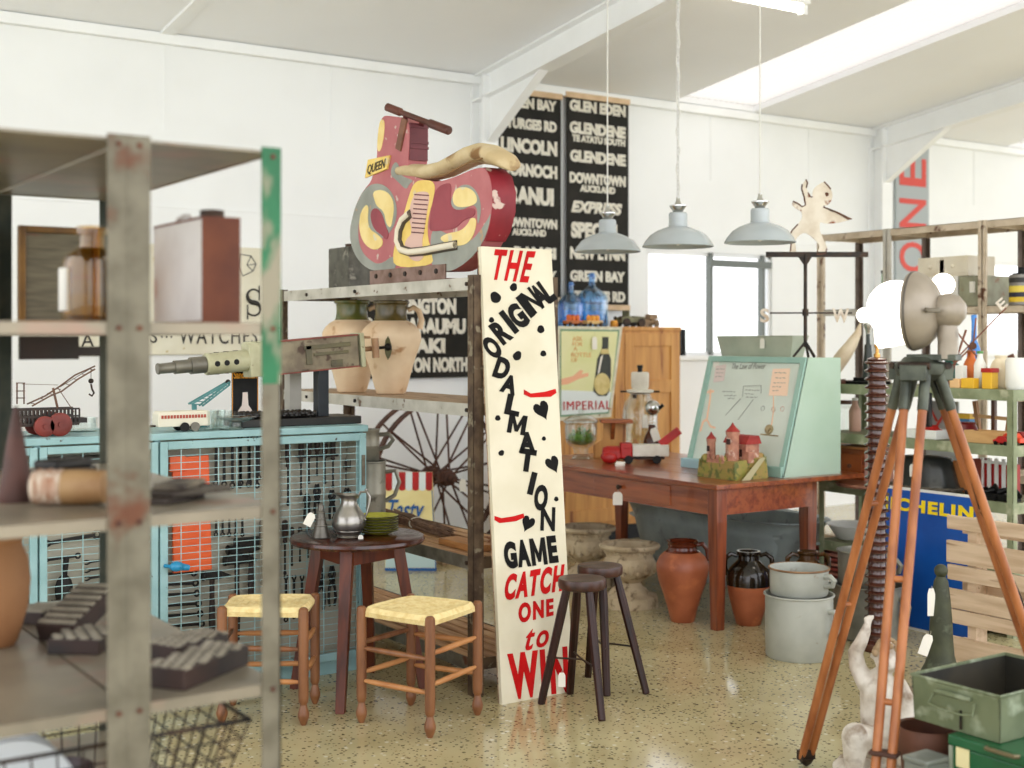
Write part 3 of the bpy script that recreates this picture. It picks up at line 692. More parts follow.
# toy caravan
a = on_v(155, 424, 5.46); b_ = on_v(207, 424, 5.46); w_ = b_.x-a.x
T = thing('toy_caravan', 'cream toy caravan with red lettering on the blue cabinet', 'toy', ((a.x+b_.x)/2, 5.46, CT))
m = MB(); z = CT+.022; m.prism([(a.x, 5.42, z), (b_.x, 5.42, z), (b_.x, 5.42, z+.06), (b_.x-.01, 5.42, z+.066), (a.x+.01, 5.42, z+.066), (a.x, 5.42, z+.055)], (0, .08, 0)); part('body', m, M('toy_cream', (226, 220, 202), rough=.4), T, smooth=0, bevel=.004)
m = MB()
for q in range(15): m.bb(a.x+.014+q*(w_-.03)/15, a.x+.014+q*(w_-.03)/15+.009, 5.417, 5.42, z+.036, z+.05)
part('red_stripe_marks', m, M('toy_red', (178, 84, 66), rough=.5), T, smooth=0)
for px in (.5, .7):
    for v in (5.418, 5.502):
        m = MB(); m.cyl((a.x+w_*px, v-.006, CT+.02), (a.x+w_*px, v+.006, CT+.02), .02, n=18); part('wheel', m, black if px == .5 else gungrey, T)
m = MB(); m.bb(a.x-.02, a.x, 5.45, 5.47, z, z+.008); part('drawbar', m, iron, T)
# turquoise toy boom
a, b_ = on_v(190, 404, 5.68), on_v(228, 382, 5.68)
T = thing('toy_crane_boom', 'sloping turquoise lattice toy crane boom behind the toy caravan', 'toy', (a.x, 5.68, CT))
teal = M('toy_teal', (96, 158, 156), (80, 138, 138), 10, .5)
m = MB(); dn = V((0, 0, -1))
for v in (5.66, 5.70):
    m.bar((a.x, v, a.z), (b_.x, v, b_.z), .007); m.bar((a.x+.05, v, a.z-.01), (b_.x, v, b_.z-.012), .007)
    for q in range(9):
        t = q/8.; p = V((a.x, v, a.z)).lerp(V((b_.x, v, b_.z)), t); p2 = V((a.x+.05, v, a.z-.01)).lerp(V((b_.x, v, b_.z-.012)), min(1, t+.06)); m.bar(p, p2, .004)
part('boom', m, teal, T, smooth=0)
m = MB(); m.bb(a.x-.03, a.x+.08, 5.64, 5.72, CT, CT+.05); m.bar((a.x+.02, 5.68, CT+.05), (a.x+.02, 5.68, a.z), .02); part('cab', m, teal, T, bevel=.004)
m = MB(); m.ball((b_.x, 5.68, b_.z), .012); part('pulley', m, iron, T)
# rusty toy railway crane
cv = 5.52; e0, e1 = on_v(2, 420, cv), on_v(76, 420, cv)
T = thing('toy_crane', 'rusty toy lattice crane with red wheels on the cabinet top', 'toy', ((e0.x+e1.x)/2, cv, CT))
m = MB(); zk = CT+.05
for v in (cv-.05, cv+.05):
    for z in (zk, zk+.03, zk+.06): m.bar((e0.x, v, z), (e1.x, v, z), .007)
    n_ = 20
    for q in range(n_): x = e0.x+(e1.x-e0.x)*q/(n_-1.); m.bar((x, v, zk), (x, v, zk+.06), .006)
m.bb(e0.x, e1.x, cv-.05, cv+.05, zk-.008, zk); m.bb(e1.x, e1.x+.035, cv-.04, cv+.04, zk, zk+.02)
part('chassis', m, M('toy_black', (50, 42, 38), (78, 58, 46), 20, .6), T, smooth=0)
def cp(px, py, v=cv): return on_v(px, py, v)
toyrust = M('toy_rust', (124, 92, 70), (98, 70, 54), 20, .6, .2)
m = MB()
for v in (cv-.02, cv+.02):
    for path in (((27, 404), (45, 396), (60, 386), (75, 375), (95, 366)), ((32, 406), (50, 396), (62, 391), (78, 379), (95, 369))): m.tube([cp(*q, v) for q in path], .0035, 5)
    for q in range(8): t = q/7.; m.bar(cp(30+60*t, 403-34*t, v), cp(36+58*t, 404-34*t, v), .003)
    m.bar(cp(53, 388, v), cp(58, 410, v), .008); m.bar(cp(58, 388, v), cp(74, 412, v), .003); m.bar(cp(22, 384, v), cp(58, 385, v), .002)
for q in range(6): t = q/5.; m.bar(cp(30+60*t, 403-34*t, cv-.02), cp(30+60*t, 403-34*t, cv+.02), .003)
part('boom', m, toyrust, T, smooth=0)
m = MB()
for px in (17, 24):
    for v in (cv-.02, cv+.02): m.bar(cp(px, 404, v), cp(px, 383, v), .005)
for py in (383, 391, 398):
    for v in (cv-.02, cv+.02): m.bar(cp(16, py, v), cp(25, py, v), .004)
part('tower', m, toyrust, T, smooth=0)
m = MB(); m.tube([cp(91, 369), cp(91, 378)], .0015, 4); m.ball(cp(91, 381), .011); m.tube([cp(91, 384), cp(92, 389), cp(94, 393), cp(92, 396), cp(89, 394)], .004, 6); part('hook', m, iron, T)
m = MB(); m.tube([cp(60, 387), cp(93, 367)], .0015, 4); part('hoist_cord', m, iron, T)
for i, (px, r) in enumerate(((55, .048), (40, .042))):
    for v in (cv-.075, cv+.075):
        x = cp(px, 420).x; m = MB(); m.lat2((x, v-.012, CT+r), (x, v+.012, CT+r), [(r*.35, 0), (r*.86, .0), (r, .15), (r, .85), (r*.86, 1), (r*.35, 1)], 28); m.cyl((x, v-.018, CT+r), (x, v+.018, CT+r), .01, n=12)
        part('wheel', m, M('toy_wheel_red', (142, 58, 44), (118, 46, 36), 12, .5), T)
    m = MB(); m.cyl((x, cv-.08, CT+r), (x, cv+.08, CT+r), .006); part('axle', m, iron, T)
m = MB(); m.bar((cp(48, 420).x, cv, CT+.045), (cp(48, 420).x, cv, zk), .03); part('bogie', m, iron, T)
m = L(); m.lathe([(.06, 0), (.07, .004), (.07, .06), (.064, .06), (.062, .01), (0, .008)], n=28); c = on_v(84, 425, 5.6)
solo('glass_bowl', m, clear, 'clear straight-sided glass bowl beside the rusty toy crane', 'bowl', (c.x+.01, 5.68, CT))
# ---- cream shop sign on the wall behind
sv = D-.03; a, b_ = on_v(20, 238, sv), on_v(266, 354, sv)
T = thing('watches_sign', 'cream shop sign lettered WATCHES on the wall behind the blue cabinet', 'sign', ((a.x+b_.x)/2, sv, b_.z))
m = MB(); m.bb(a.x, b_.x, sv, D-.006, b_.z, a.z); part('panel', m, M('sign_cream', (232, 228, 210), (224, 218, 198), 5, .6, c3=(206, 192, 150), s3=14, lo3=.68, hi3=.72), T, smooth=0, bevel=.004)
ink = M('sign_ink', (48, 42, 38), rough=.6)
m = MB()
def tx(s_, p0, p1, v, **k):
    q0, q1 = on_v(p0[0], p0[1], v), on_v(p1[0], p1[1], v); kk = (q0.z+q1.z)/2
    z0_, z1_ = on_v((p0[0]+p1[0])/2, max(p0[1], p1[1]), v).z, on_v((p0[0]+p1[0])/2, min(p0[1], p1[1]), v).z
    m.text(s_, (q0.x, v, z0_), (1, 0, 0), (0, 0, 1), q1.x-q0.x, z1_-z0_, .003, **k)
tx('WATCHES', (179, 344), (257, 327), sv-.001, sp=1.15); tx('S', (150, 343), (157, 329), sv-.001); tx('A', (81, 347), (94, 333), sv-.001)
tx('...', (161, 338), (172, 335), sv-.001, sp=1.3)
part('lettering', m, ink, T, smooth=0)
m = MB(); c0_, c1_ = on_v(246, 316, sv), on_v(261, 289, sv)
# big serif S drawn as a swept ribbon
pts = []
for i in range(41):
    t = i/40.; ang = PI*.2 + t*PI*1.4 if t < .5 else 0
    if t <= .5: a_ = math.radians(35+ 235*(t/.5)); pts.append((.5+.42*math.cos(a_), .74+.24*math.sin(a_)))
    else: a_ = math.radians(90 - 235*((t-.5)/.5)); pts.append((.5+.46*math.cos(a_), .26+.24*math.sin(a_)))
w_, h_ = c1_.x-c0_.x, c1_.z-c0_.z
m.tube([(c0_.x+w_*x, sv-.002, c0_.z+h_*z) for x, z in pts], [.006+.012*math.exp(-((i-20)/8.)**2) for i in range(41)], 6)
for x, z in ((.88, .84), (.1, .14)): m.bb(c0_.x+w_*x-.004, c0_.x+w_*x+.004, sv-.006, sv, c0_.z+h_*z-.05, c0_.z+h_*z+.05)
part('large_letter', m, ink, T, smooth=30)
m = MB(); pts = [on_v(x, y, sv-.002) for x, y in ((240, 254), (251, 256), (256, 264), (253, 271), (243, 276), (238, 266))]
m.tube(pts, .004, 5, True)
for i in (1, 2, 3): m.tube([on_v(247, 265, sv-.002), pts[i]], .003, 5)
part('gem_drawing', m, M('sign_grey', (120, 118, 112), rough=.6), T, smooth=0)
# ================================================================ SHELF BEHIND THE SIGN
SU0, SU1, SV0, SV1 = 2.985, 3.43, 4.70, 6.72
ST = (1.80, 1.255, .595, .16)
rustangle = M('rust_angle', (118, 100, 80), (84, 66, 52), 16, .65, .3, .1, c3=(150, 140, 120), s3=20, lo3=.6, hi3=.66)
edgem = M('shelf_edge_pale', (206, 202, 192), (182, 178, 166), 8, .5, .2, c3=(120, 96, 76), s3=16, lo3=.66, hi3=.7)
plankm = M('old_plank', (192, 168, 140), (160, 134, 108), 7, .75, 0, .1, stretch=(6, .6, 6), c3=(96, 74, 56), s3=14, lo3=.62, hi3=.68)
slatm = M('slat_wood', (206, 170, 130), (170, 128, 90), 7, .7, 0, .1, stretch=(6, .6, 6))
T = thing('angle_shelf', 'rusty angle-iron shelf with plank and slatted decks behind the tall sign', 'shelves', ((SU0+SU1)/2, (SV0+SV1)/2, 0))
for u, su in ((SU0, 1), (SU1, -1)):
    for v, sv in ((SV0, 1), (SV1, -1)):
        m = MB(); m.bb(u, u+su*.004, v, v+sv*.05, 0, ST[0]+.01); m.bb(u, u+su*.05, v, v+sv*.004, 0, ST[0]+.01)
        part('post', m, rustangle, T, smooth=0)
for i, z in enumerate(ST):
    for u, su in ((SU0+.004, 1), (SU1-.004, -1)):
        m = MB(); m.bb(u, u+su*.004, SV0+.004, SV1-.004, z-.055, z); part('side_rail', m, edgem if i < 2 else steel, T, smooth=0)
    for v, sv in ((SV0+.004, 1), (SV1-.004, -1)):
        m = MB(); m.bb(SU0+.004, SU1-.004, v, v+sv*.004, z-.05, z); part('end_rail', m, rustangle, T, smooth=0)
    if i == 0:
        m = MB(); m.bb(SU0+.008, SU1-.008, SV0+.01, SV1-.01, z-.02, z-.001); part('deck', m, plankm, T, smooth=0)
    elif i == 1:
        for q in range(3):
            w_ = (SU1-SU0-.016)/3; m = MB(); m.bb(SU0+.008+q*w_+.002, SU0+.008+(q+1)*w_-.002, SV0+.01, SV1-.01, z-.02, z); part('plank', m, plankm, T, smooth=0, bevel=.003)
    else:
        for q in range(6):
            w_ = (SU1-SU0-.016)/6; m = MB(); m.bb(SU0+.008+q*w_+.008, SU0+.008+(q+1)*w_-.008, SV0+.01, SV1-.01, z-.018, z); part('plank', m, slatm, T, smooth=0, bevel=.003)
for z in ST[:3]:
    for v in (SV0+.06, (SV0+SV1)/2+.1, SV1-.35):
        m = MB(); m.cyl((SU0-.004, v, z-.028), (SU0+.006, v, z-.028), .009, n=8); part('bolt', m, iron, T)
# ---- tall jars
def jar(px, d, hgt, r, neckm, label, handle_dir, leaf=False):
    x, y, _ = at(px, d); z = ST[1]
    T = thing('oil_jar', label, 'jar', (x, y, z), 0, None)
    body = M('jar_cream', (234, 212, 182), (220, 192, 158), 5, .6, 0, .1, c3=(190, 150, 112), s3=9, lo3=.62, hi3=.7)
    m = L(); pr = [(.44, 0), (.48, .01), (.56, .1), (.72, .3), (.9, .48), (1, .58), (.98, .65), (.88, .71), (.72, .755), (.57, .785), (.54, .80)]
    m.lathe([(r*a, hgt*b) for a, b in pr], n=40, cap=True); part('jar_body', m, body, T)
    m = L(); pn = [(.58, .78), (.54, .805), (.515, .87), (.52, .93), (.535, .955), (.6, .97), (.61, .99), (.56, 1.0), (.46, .995), (.43, .95), (.44, .85)]
    m.lathe([(r*a, hgt*b) for a, b in pn], n=36); part('glazed_neck', m, neckm, T, label='green-brown glazed neck')
    c_, s_ = math.cos(handle_dir), math.sin(handle_dir)
    m = L(); m.tube([(c_*r*a, s_*r*a, hgt*b) for a, b in ((.56, .90), (.75, .93), (.93, .89), (1.02, .8), (.95, .70))], [.012, .014, .015, .015, .016], 10); part('handle', m, body, T)
    return T
jar(352, 6.86, .485, .158, M('green_glaze', (86, 100, 48), (120, 112, 62), 14, .25), 'cream oil jar with green glazed neck, farther on the plank shelf', -.35)
JT = jar(391, 6.62, .475, .155, M('brown_green_glaze', (116, 100, 58), (86, 78, 40), 14, .25), 'cream oil jar with brown-green glazed neck, nearer on the plank shelf', -.35)
x, y, _ = at(391, 6.62)
m = L(); R_ = Matrix.Rotation(-2.25, 3, 'Z')
pts = [(0, 0), (.012, .02), (.02, .05), (.016, .08), (.008, .105), (0, .12), (-.012, .1), (-.018, .06), (-.012, .025)]
m.v = []; m.prism([(a, b) and V((a, 0, b)) for a, b in pts], (0, .004, 0))
fd_ = V((-x, -y, 0)).normalized(); sd_ = V((0, 0, 1)).cross(fd_); ax_ = JT.location
m.v = [fd_*(.156 + (v.y-.002)*1.0 - .10*max(0, .28-(v.z+.16))) + sd_*(v.x-.015) + V((0, 0, v.z+.175)) for v in m.v]
part('painted_leaf', m, M('leaf_glaze', (96, 92, 48), rough=.3), JT, smooth=0)
# ---- wheels on an axle against the wall
wc = at(446, 8.95); WZ, WR = .585, .53
wd_ = V((-math.sin(.5), math.cos(.5), 0))   # axle direction
T = thing('wheelset', 'pair of rusty spoked iron wheels on an axle against the wall', 'wheels', (wc[0], wc[1], 0))
rw = M('wheel_rust', (104, 70, 54), (76, 52, 42), 18, .7, .3, .1)
rgt = V((cA, -sA, 0)); fwd = V((sA, cA, 0)); axd = (fwd*.86 - rgt*.5).normalized()
e1 = V((0, 0, 1)); e2 = axd.cross(e1).normalized()
for k, off in enumerate((0, .22)):
    c = V((wc[0], wc[1], WZ)) + axd*off
    m = MB()
    rs = []
    for a, b_ in ((WR, -.03), (WR+.014, -.03), (WR+.014, .03), (WR, .03)): rs.append((a, b_))
    rings = [[c + (e1*math.cos(2*PI*q/56) + e2*math.sin(2*PI*q/56))*a + axd*b_ for a, b_ in rs] for q in range(56)]
    m.rings(rings, close=True); rim = part('rim', m, rw, T)
    m = MB(); m.lat2(c-axd*.075, c+axd*.075, [(.035, 0), (.05, .05), (.05, .3), (.062, .4), (.062, .6), (.05, .7), (.05, .95), (.035, 1)], 20); part('hub', m, rw, T)
    for q in range(14):
        a = 2*PI*q/14 + .1*k; s_ = 1 if q % 2 else -1
        m = MB(); m.cyl(c + axd*.055*s_, c + (e1*math.cos(a)+e2*math.sin(a))*WR, .0075, n=7); part('spoke', m, rw, T)
m = MB(); c = V((wc[0], wc[1], WZ)); m.cyl(c-axd*.14, c+axd*.36, .022); part('axle', m, rw, T)
m = MB(); m.box((wc[0]+axd.x*.11, wc[1]+axd.y*.11, (WZ-WR-.014)/2), (.42, .16, WZ-WR-.014), rz=math.atan2(axd.y, axd.x)); solo('timber_chock', m, plankm, 'low timber chock under the rusty iron wheels', 'block', (wc[0], wc[1], 0), bevel=.004)
T['label'] = 'pair of rusty spoked iron wheels joined by an axle behind the plank shelf'
tagged(T, V((wc[0], wc[1], WZ)) - axd*.14 + V((0, 0, .02)) + rgt*.05, .045, .085, d=rgt, L_=.02)
# ---- tasty sign on the floor
q0, q1, dS = at(385, 8.62), at(434, 8.62), 8.62
w_ = (V(q1)-V(q0)).length; nrm = -fwd
T = thing('food_sign', 'yellow sign with red and white scalloped awning border standing behind the slatted deck', 'sign', tuple((V(q0)+V(q1))/2))
def fs(x, z, o=0): return V(q0) + rgt*x*w_ + V((0, 0, z)) + nrm*o + fwd*(.06*z)
hs = .65
m = MB(); m.prism([fs(0, 0), fs(1.05, 0), fs(.96, hs), fs(.0, hs)], fwd*.012); part('panel', m, M('sign_pale_yellow', (240, 228, 172), (232, 216, 156), 5, .5), T, smooth=0)
for q in range(7):
    m = MB(); x0, x1 = .96*q/7., .96*(q+1)/7.; zb_ = hs-.105
    m.prism([fs(x0, hs, .004), fs(x1, hs, .004)] + [fs((x0+x1)/2+(x1-x0)/2*math.cos(a), zb_-.018*math.sin(a), .004) for a in [PI*i/8 for i in range(9)]], fwd*.004)
    part('awning_scallop', m, redp if q % 2 == 0 else M('scallop_white', (226, 234, 232), rough=.5), T, smooth=0)
m = MB(); bl = M('sign_blue', (40, 104, 166), rough=.5)
m.text('Tasty', fs(.06, .3, .006), rgt, V((0, 0, 1)) + fwd*.06, w_*.74, .17, .004, offset=.01, shear=.35)
m.prism([fs(-.0, 0, .003), fs(1.05, 0, .003), fs(1.05, .018, .003), fs(0, .018, .003)], fwd*.003); m.prism([fs(1.03, .0, .003), fs(1.05, 0, .003), fs(.96, hs-.12, .003), fs(.945, hs-.12, .003)], fwd*.003)
part('lettering', m, bl, T, smooth=0)
m = MB(); m.prism([fs(.01, .02, .002), fs(1.03, .02, .002), fs(1.0, .22, .002), fs(.01, .22, .002)], fwd*.002); part('blue_band', m, M('sign_pale_blue', (196, 216, 216), rough=.5), T, smooth=0)
# ---- galvanised cans on the slatted deck
galv = M('galvanised', (168, 164, 150), (142, 140, 128), 7, .45, .5, .05, c3=(120, 116, 104), s3=15, lo3=.62, hi3=.7)
galvd = M('galvanised_dark', (164, 174, 174), (144, 154, 154), 5, .5, .1, .05, c3=(132, 138, 138), s3=12, lo3=.6, hi3=.7)
def can(px, d, z, r, hgt, label, loops=1):
    x, y, _ = at(px, d); T = thing('galvanised_can', label, 'can', (x, y, z), 0)
    m = L(); m.lathe([(r*.94, 0), (r, .006), (r, hgt*.45), (r*1.02, hgt*.47), (r*1.02, hgt*.5), (r, hgt*.52), (r, hgt-.01), (r*1.04, hgt-.006), (r*1.04, hgt), (r*.97, hgt), (r*.95, hgt-.02), (r*.94, .02), (0, .015)], n=32); part('can_body', m, galv, T)
    dx, dy = cA*.9, -sA*.9
    n_ = V((dx, dy, 0)).normalized()
    m = L(); m.tube([n_*r*.98+V((0, 0, hgt*.82)), n_*(r+.05)+V((0, 0, hgt*.84)), n_*(r+.07)+V((0, 0, hgt*.66)), n_*(r+.045)+V((0, 0, hgt*.45)), n_*r*.98+V((0, 0, hgt*.36))], .011, 8); part('handle', m, galv, T)
    return T
can(369, 6.62, ST[2]+.001, .085, .32, 'galvanised milk can beside the cabinet, lower of two stacked on the slats')
can(366, 6.62, ST[2]+.322, .068, .16, 'galvanised measure with loop handle stacked on the milk can')
# ---- twig bundles on slats: one bundle each
def bundle(p0, p1, n, r, label, mt, seed, cat='bundle'):
    random.seed(seed); p0 = V(p0); p1 = V(p1); ax = (p1-p0).normalized(); sd = V((0, 0, 1)).cross(ax)
    T = thing('twig_bundle', label, cat, tuple((p0+p1)/2), 0)
    m = MB()
    for i in range(n):
        a = random.random()*2*PI; rr = r*math.sqrt(random.random()); o = sd*math.cos(a)*rr*1.5 + V((0, 0, 1))*(math.sin(a)*rr + r)
        s0, s1 = random.random()*.12, random.random()*.12
        w = [p0 + ax*(s0 + ((p1-p0).length-s0-s1)*t) + o + sd*random.uniform(-.012, .012) + V((0, 0, max(-.4*rr, random.uniform(-.006, .012)))) for t in (0, .35, .7, 1)]
        for q in w: q.z = max(q.z, p0.z+.005)
        m.tube(w, [.005, .005, .004, .002], 5)
    o = part('twigs', m, mt, T); o['kind'] = 'stuff'
    m = MB(); c = (p0+p1)/2+V((0, 0, r)); R_ = ax.to_track_quat('Z', 'Y').to_matrix()
    pts = [c + sd*math.cos(q*PI/8)*r*1.65 + V((0, 0, max(-r+.003, math.sin(q*PI/8)*r*1.15))) for q in range(16)]
    m.tube(pts, .004, 5, True); part('tie', m, string, T)
    return T
z = ST[2]
bundle((3.30, 6.1, z), (3.17, 5.15, z), 60, .024, 'grey-brown twig bundle lying farthest back along the slatted deck', M('twig_dark', (150, 120, 98), (118, 90, 72), 30, .8), 3)
bundle((3.33, 5.1, z), (3.22, 4.78, z), 18, .016, 'reddish stick bundle at the near end of the slatted deck', M('twig_red', (170, 122, 88), (144, 98, 70), 30, .8), 5)
m = MB(); a = V((3.12, 5.3, z)); m.bb(3.06, 3.16, 4.82, 5.12, z, z+.03); solo('wood_offcut', m, M('tan_wood', (196, 146, 92), (172, 122, 74), 8, .6, stretch=(5, .6, 5)), 'short tan board lying at the sign end of the slatted deck', 'board', (3.11, 4.96, z), bevel=.003)
# ---- dark tin behind the ride
a = on_u(344, 238, 3.28); b_ = on_u(372, 284, 3.28); z = ST[0]
T = thing('dark_tin', 'dark grey square tin standing behind the coin ride', 'tin', (3.22, 6.2, z))
m = MB(); m.bb(3.1, 3.36, 6.1, 6.34, z, z+.22); part('tin_body', m, M('grey_tin', (110, 108, 98), (78, 76, 68), 12, .5, .4, c3=(160, 156, 144), s3=14, lo3=.6, hi3=.7), T, smooth=0, bevel=.006)
m = MB(); m.cyl((3.17, 6.2, z+.22), (3.17, 6.2, z+.24), .035); part('lid', m, iron, T, bevel=.003)
m = MB(); m.bb(3.32, 3.40, 4.98, 5.2, z, z+.1); m.bb(3.28, 3.41, 4.96, 5.22, z+.1, z+.112)
solo('dark_tin', m, iron, 'low dark tin on the top deck behind the ride near the sign', 'tin', (3.36, 5.09, z), bevel=.004)

# ================================================================ COIN RIDE SHAPED LIKE A SCOOTER
RU, RT = 3.06, .105
def cr_(x, y, u=RU): return on_u(340 + x/4.042, 95 + y/4.042, u)
zb = ST[0]
c = cr_(290, 715)
T = thing('scooter_ride', 'faded pink and yellow wooden scooter ride on top of the plank shelf', 'ride', (RU+RT/2, c.y, zb))
pink = M('ride_pink', (196, 128, 130), (184, 112, 116), 6, .6, 0, .05, c3=(206, 190, 180), s3=16, lo3=.66, hi3=.7)
rgrey = M('ride_grey', (166, 168, 160), (150, 152, 144), 7, .65, 0, 0, c3=(190, 160, 130), s3=14, lo3=.64, hi3=.7)
ryel = M('ride_yellow', (241, 222, 164), (232, 208, 140), 8, .65, 0, 0, c3=(222, 214, 190), s3=18, lo3=.62, hi3=.68)
ryel2 = M('ride_gold', (240, 214, 134), (230, 200, 112), 8, .65, 0, 0, c3=(222, 206, 170), s3=14, lo3=.62, hi3=.68)
rred = M('ride_red', (150, 44, 58), (132, 36, 50), 7, .55, 0, .1, c3=(210, 190, 180), s3=12, lo3=.6, hi3=.64)
rmar = M('ride_maroon', (122, 58, 66), (104, 46, 54), 8, .55)
body = [(135, 712), (95, 690), (62, 650), (44, 600), (40, 555), (48, 505), (66, 440), (88, 396), (110, 368), (128, 345), (142, 290), (150, 250), (150, 190), (156, 128), (168, 94), (186, 80), (276, 101), (280, 150), (276, 258), (272, 300), (284, 322), (340, 345), (400, 352), (470, 330), (540, 298), (582, 292), (604, 326), (614, 390), (612, 470), (598, 550), (566, 618), (520, 670), (470, 704), (435, 714)]
def chaikin(p, n=2):
    for _ in range(n):
        q = []
        for i in range(len(p)):
            a, b_ = p[i], p[(i+1) % len(p)]
            q += [(a[0]*.75+b_[0]*.25, a[1]*.75+b_[1]*.25), (a[0]*.25+b_[0]*.75, a[1]*.25+b_[1]*.75)]
        p = q
    return p
def plate(m, pts, th, out=.0, sm=True): # a raised shape on the near side of the ride
    m.prism([cr_(x, y) + V((-out, 0, 0)) for x, y in (chaikin(pts) if sm else pts)], (-th, 0, 0))
m = MB(); m.prism([cr_(x, y) for x, y in chaikin(body, 2)], (RT, 0, 0))
bo = part('body', m, pink, T, smooth=30)
# rear wheel drum and steering column back, seen edge-on
m = MB(); rear = [(582, 292), (604, 326), (614, 390), (612, 470), (598, 550), (585, 590)]
m.m = 0
pr = [cr_(x, y) for x, y in rear]; n_ = len(pr)
m.add([p + V((.003, -.002, 0)) for p in pr] + [p + V((RT, -.03*math.sin(PI*i/(n_-1))-.002, 0)) for i, p in enumerate(pr)] + [p + V((.003, .02, 0)) for p in pr] + [p + V((RT, .02, 0)) for p in pr],
      [(i, i+1, n_+i+1, n_+i) for i in range(n_-1)] + [(2*n_+i+1, 2*n_+i, 3*n_+i, 3*n_+i+1) for i in range(n_-1)] + [(i, 2*n_+i, 2*n_+i+1, i+1) for i in range(n_-1)] + [(n_+i+1, 3*n_+i+1, 3*n_+i, n_+i) for i in range(n_-1)] + [(0, n_, 3*n_, 2*n_), (n_-1, 3*n_-1, 4*n_-1, 2*n_-1)])
part('rear_drum', m, rred, T, smooth=40)
m = MB(); a = cr_(278, 112); b_ = cr_(276, 262); m.bb(RU+.004, RU+RT-.004, a.y-.006, a.y+.01, b_.z, a.z)
for f in (.05, .48, .62): m.bb(RU+.002, RU+RT-.002, a.y-.012, a.y-.004, a.z-(a.z-b_.z)*f-.012, a.z-(a.z-b_.z)*f)
part('column_back', m, rmar, T, smooth=0)
# painted panels
def arc(cx, cy, rx, ry, a0, a1, n=14): return [(cx+rx*math.cos(math.radians(a0+(a1-a0)*i/n)), cy+ry*math.sin(math.radians(a0+(a1-a0)*i/n))) for i in range(n+1)]
m = MB()
m.m = 0   # grey borders
plate(m, [(135, 712), (95, 690), (62, 650), (44, 600), (40, 555), (48, 505), (66, 440), (92, 400), (100, 430), (80, 490), (72, 560), (82, 620), (110, 660), (160, 690), (225, 640), (230, 712)], .0015)
plate(m, [(370, 712), (365, 560), (390, 540), (430, 560), (520, 600), (560, 560), (600, 500), (612, 470), (598, 550), (566, 618), (520, 670), (470, 704), (435, 714)], .0015)
plate(m, arc(150, 470, 80, 112, 0, 360, 30)[:-1], .0012)
plate(m, arc(508, 462, 62, 100, 150, 400, 22) + [(555, 440), (505, 455)], .0012)
plate(m, [(200, 320), (235, 350), (268, 385), (280, 360), (300, 345), (258, 332), (236, 310), (240, 285), (222, 265)], .0015)
m.m = 1   # pale yellow lettering-like shapes
plate(m, [(134, 392), (160, 382), (190, 390), (212, 415), (220, 450), (214, 505), (206, 540), (188, 520), (180, 470), (150, 450), (140, 420)], .003)
plate(m, [(108, 440), (118, 455), (112, 500), (122, 545), (150, 560), (176, 585), (170, 615), (140, 628), (110, 612), (88, 580), (78, 530), (84, 475)], .003)
plate(m, [(470, 378), (505, 370), (540, 385), (556, 415), (552, 440), (520, 452), (480, 455), (460, 440), (456, 410)], .003)
plate(m, [(555, 500), (545, 560), (520, 600), (480, 612), (430, 600), (402, 580), (430, 560), (490, 550), (520, 520), (530, 495)], .003)
plate(m, [(160, 110), (172, 96), (182, 110), (178, 170), (166, 225), (152, 230), (152, 180)], .002)
m.m = 2   # gold middle panel
plate(m, [(300, 355), (330, 342), (386, 348), (380, 420), (360, 480), (352, 560), (372, 640), (380, 690), (220, 700), (214, 640), (236, 560), (262, 470), (282, 400)], .0018)
m.m = 3   # crimson letter shapes
plate(m, [(388, 375), (440, 352), (452, 370), (446, 440), (470, 470), (545, 450), (548, 490), (500, 505), (470, 540), (420, 548), (372, 552), (360, 540), (372, 450)], .0022)
plate(m, [(150, 455), (172, 480), (186, 530), (200, 560), (190, 590), (170, 565), (140, 545), (125, 500), (128, 465)], .0034)
part('painted_panel', m, [rgrey, ryel, ryel2, M('ride_rose', (166, 82, 92), (152, 70, 82), 8, .6)], bo, smooth=0)
# ribbed engine picture and exhaust
m = MB(); m.m = 0
plate(m, [(300, 398), (335, 388), (368, 396), (352, 480), (340, 560), (332, 600), (345, 650), (320, 676), (285, 664), (262, 620), (268, 585), (296, 560), (278, 480)], .004)
m.m = 1
for i in range(9): y = 400+19*i; plate(m, [(304-i*1.5, y), (362-i*2.5, y+4), (362-i*2.5, y+9), (304-i*1.5, y+5)], .0052, 0, False)
part('ribbed_engine', m, [M('ride_pale_pink', (222, 190, 178), rough=.6), rmar], bo, smooth=0)
m = MB(); path = [(290, 480), (262, 505), (246, 545), (242, 590), (256, 625), (290, 636), (350, 630), (420, 616), (476, 606)]
m.m = 1; m.tube([cr_(x, y)+V((-.004, 0, 0)) for x, y in path], [.022]*9, 12)
m.m = 0; m.tube([cr_(x, y)+V((-.016, 0, 0)) for x, y in path], [.0155]*9, 12)
part('exhaust_pipe', m, [M('ride_white', (232, 224, 206), rough=.5), M('ride_outline', (98, 88, 78), rough=.6)], T)
# name plate
m = MB(); plate(m, [(120, 262), (208, 244), (196, 300), (108, 336)], .012, .0, False); plq = part('name_plate', m, ryel2, T, smooth=0, bevel=.002)
m = MB(); o_ = cr_(118, 328) + V((-.013, 0, 0)); r_ = cr_(192, 300)+V((-.013, 0, 0)) - o_; u_ = cr_(124, 278)+V((-.013, 0, 0)) - o_; m.text('QUEEN', o_, r_, u_, r_.length*.96, u_.length*.86, .002, offset=.01); part('lettering', m, M('plate_ink', (70, 58, 40), rough=.6), plq, smooth=0)
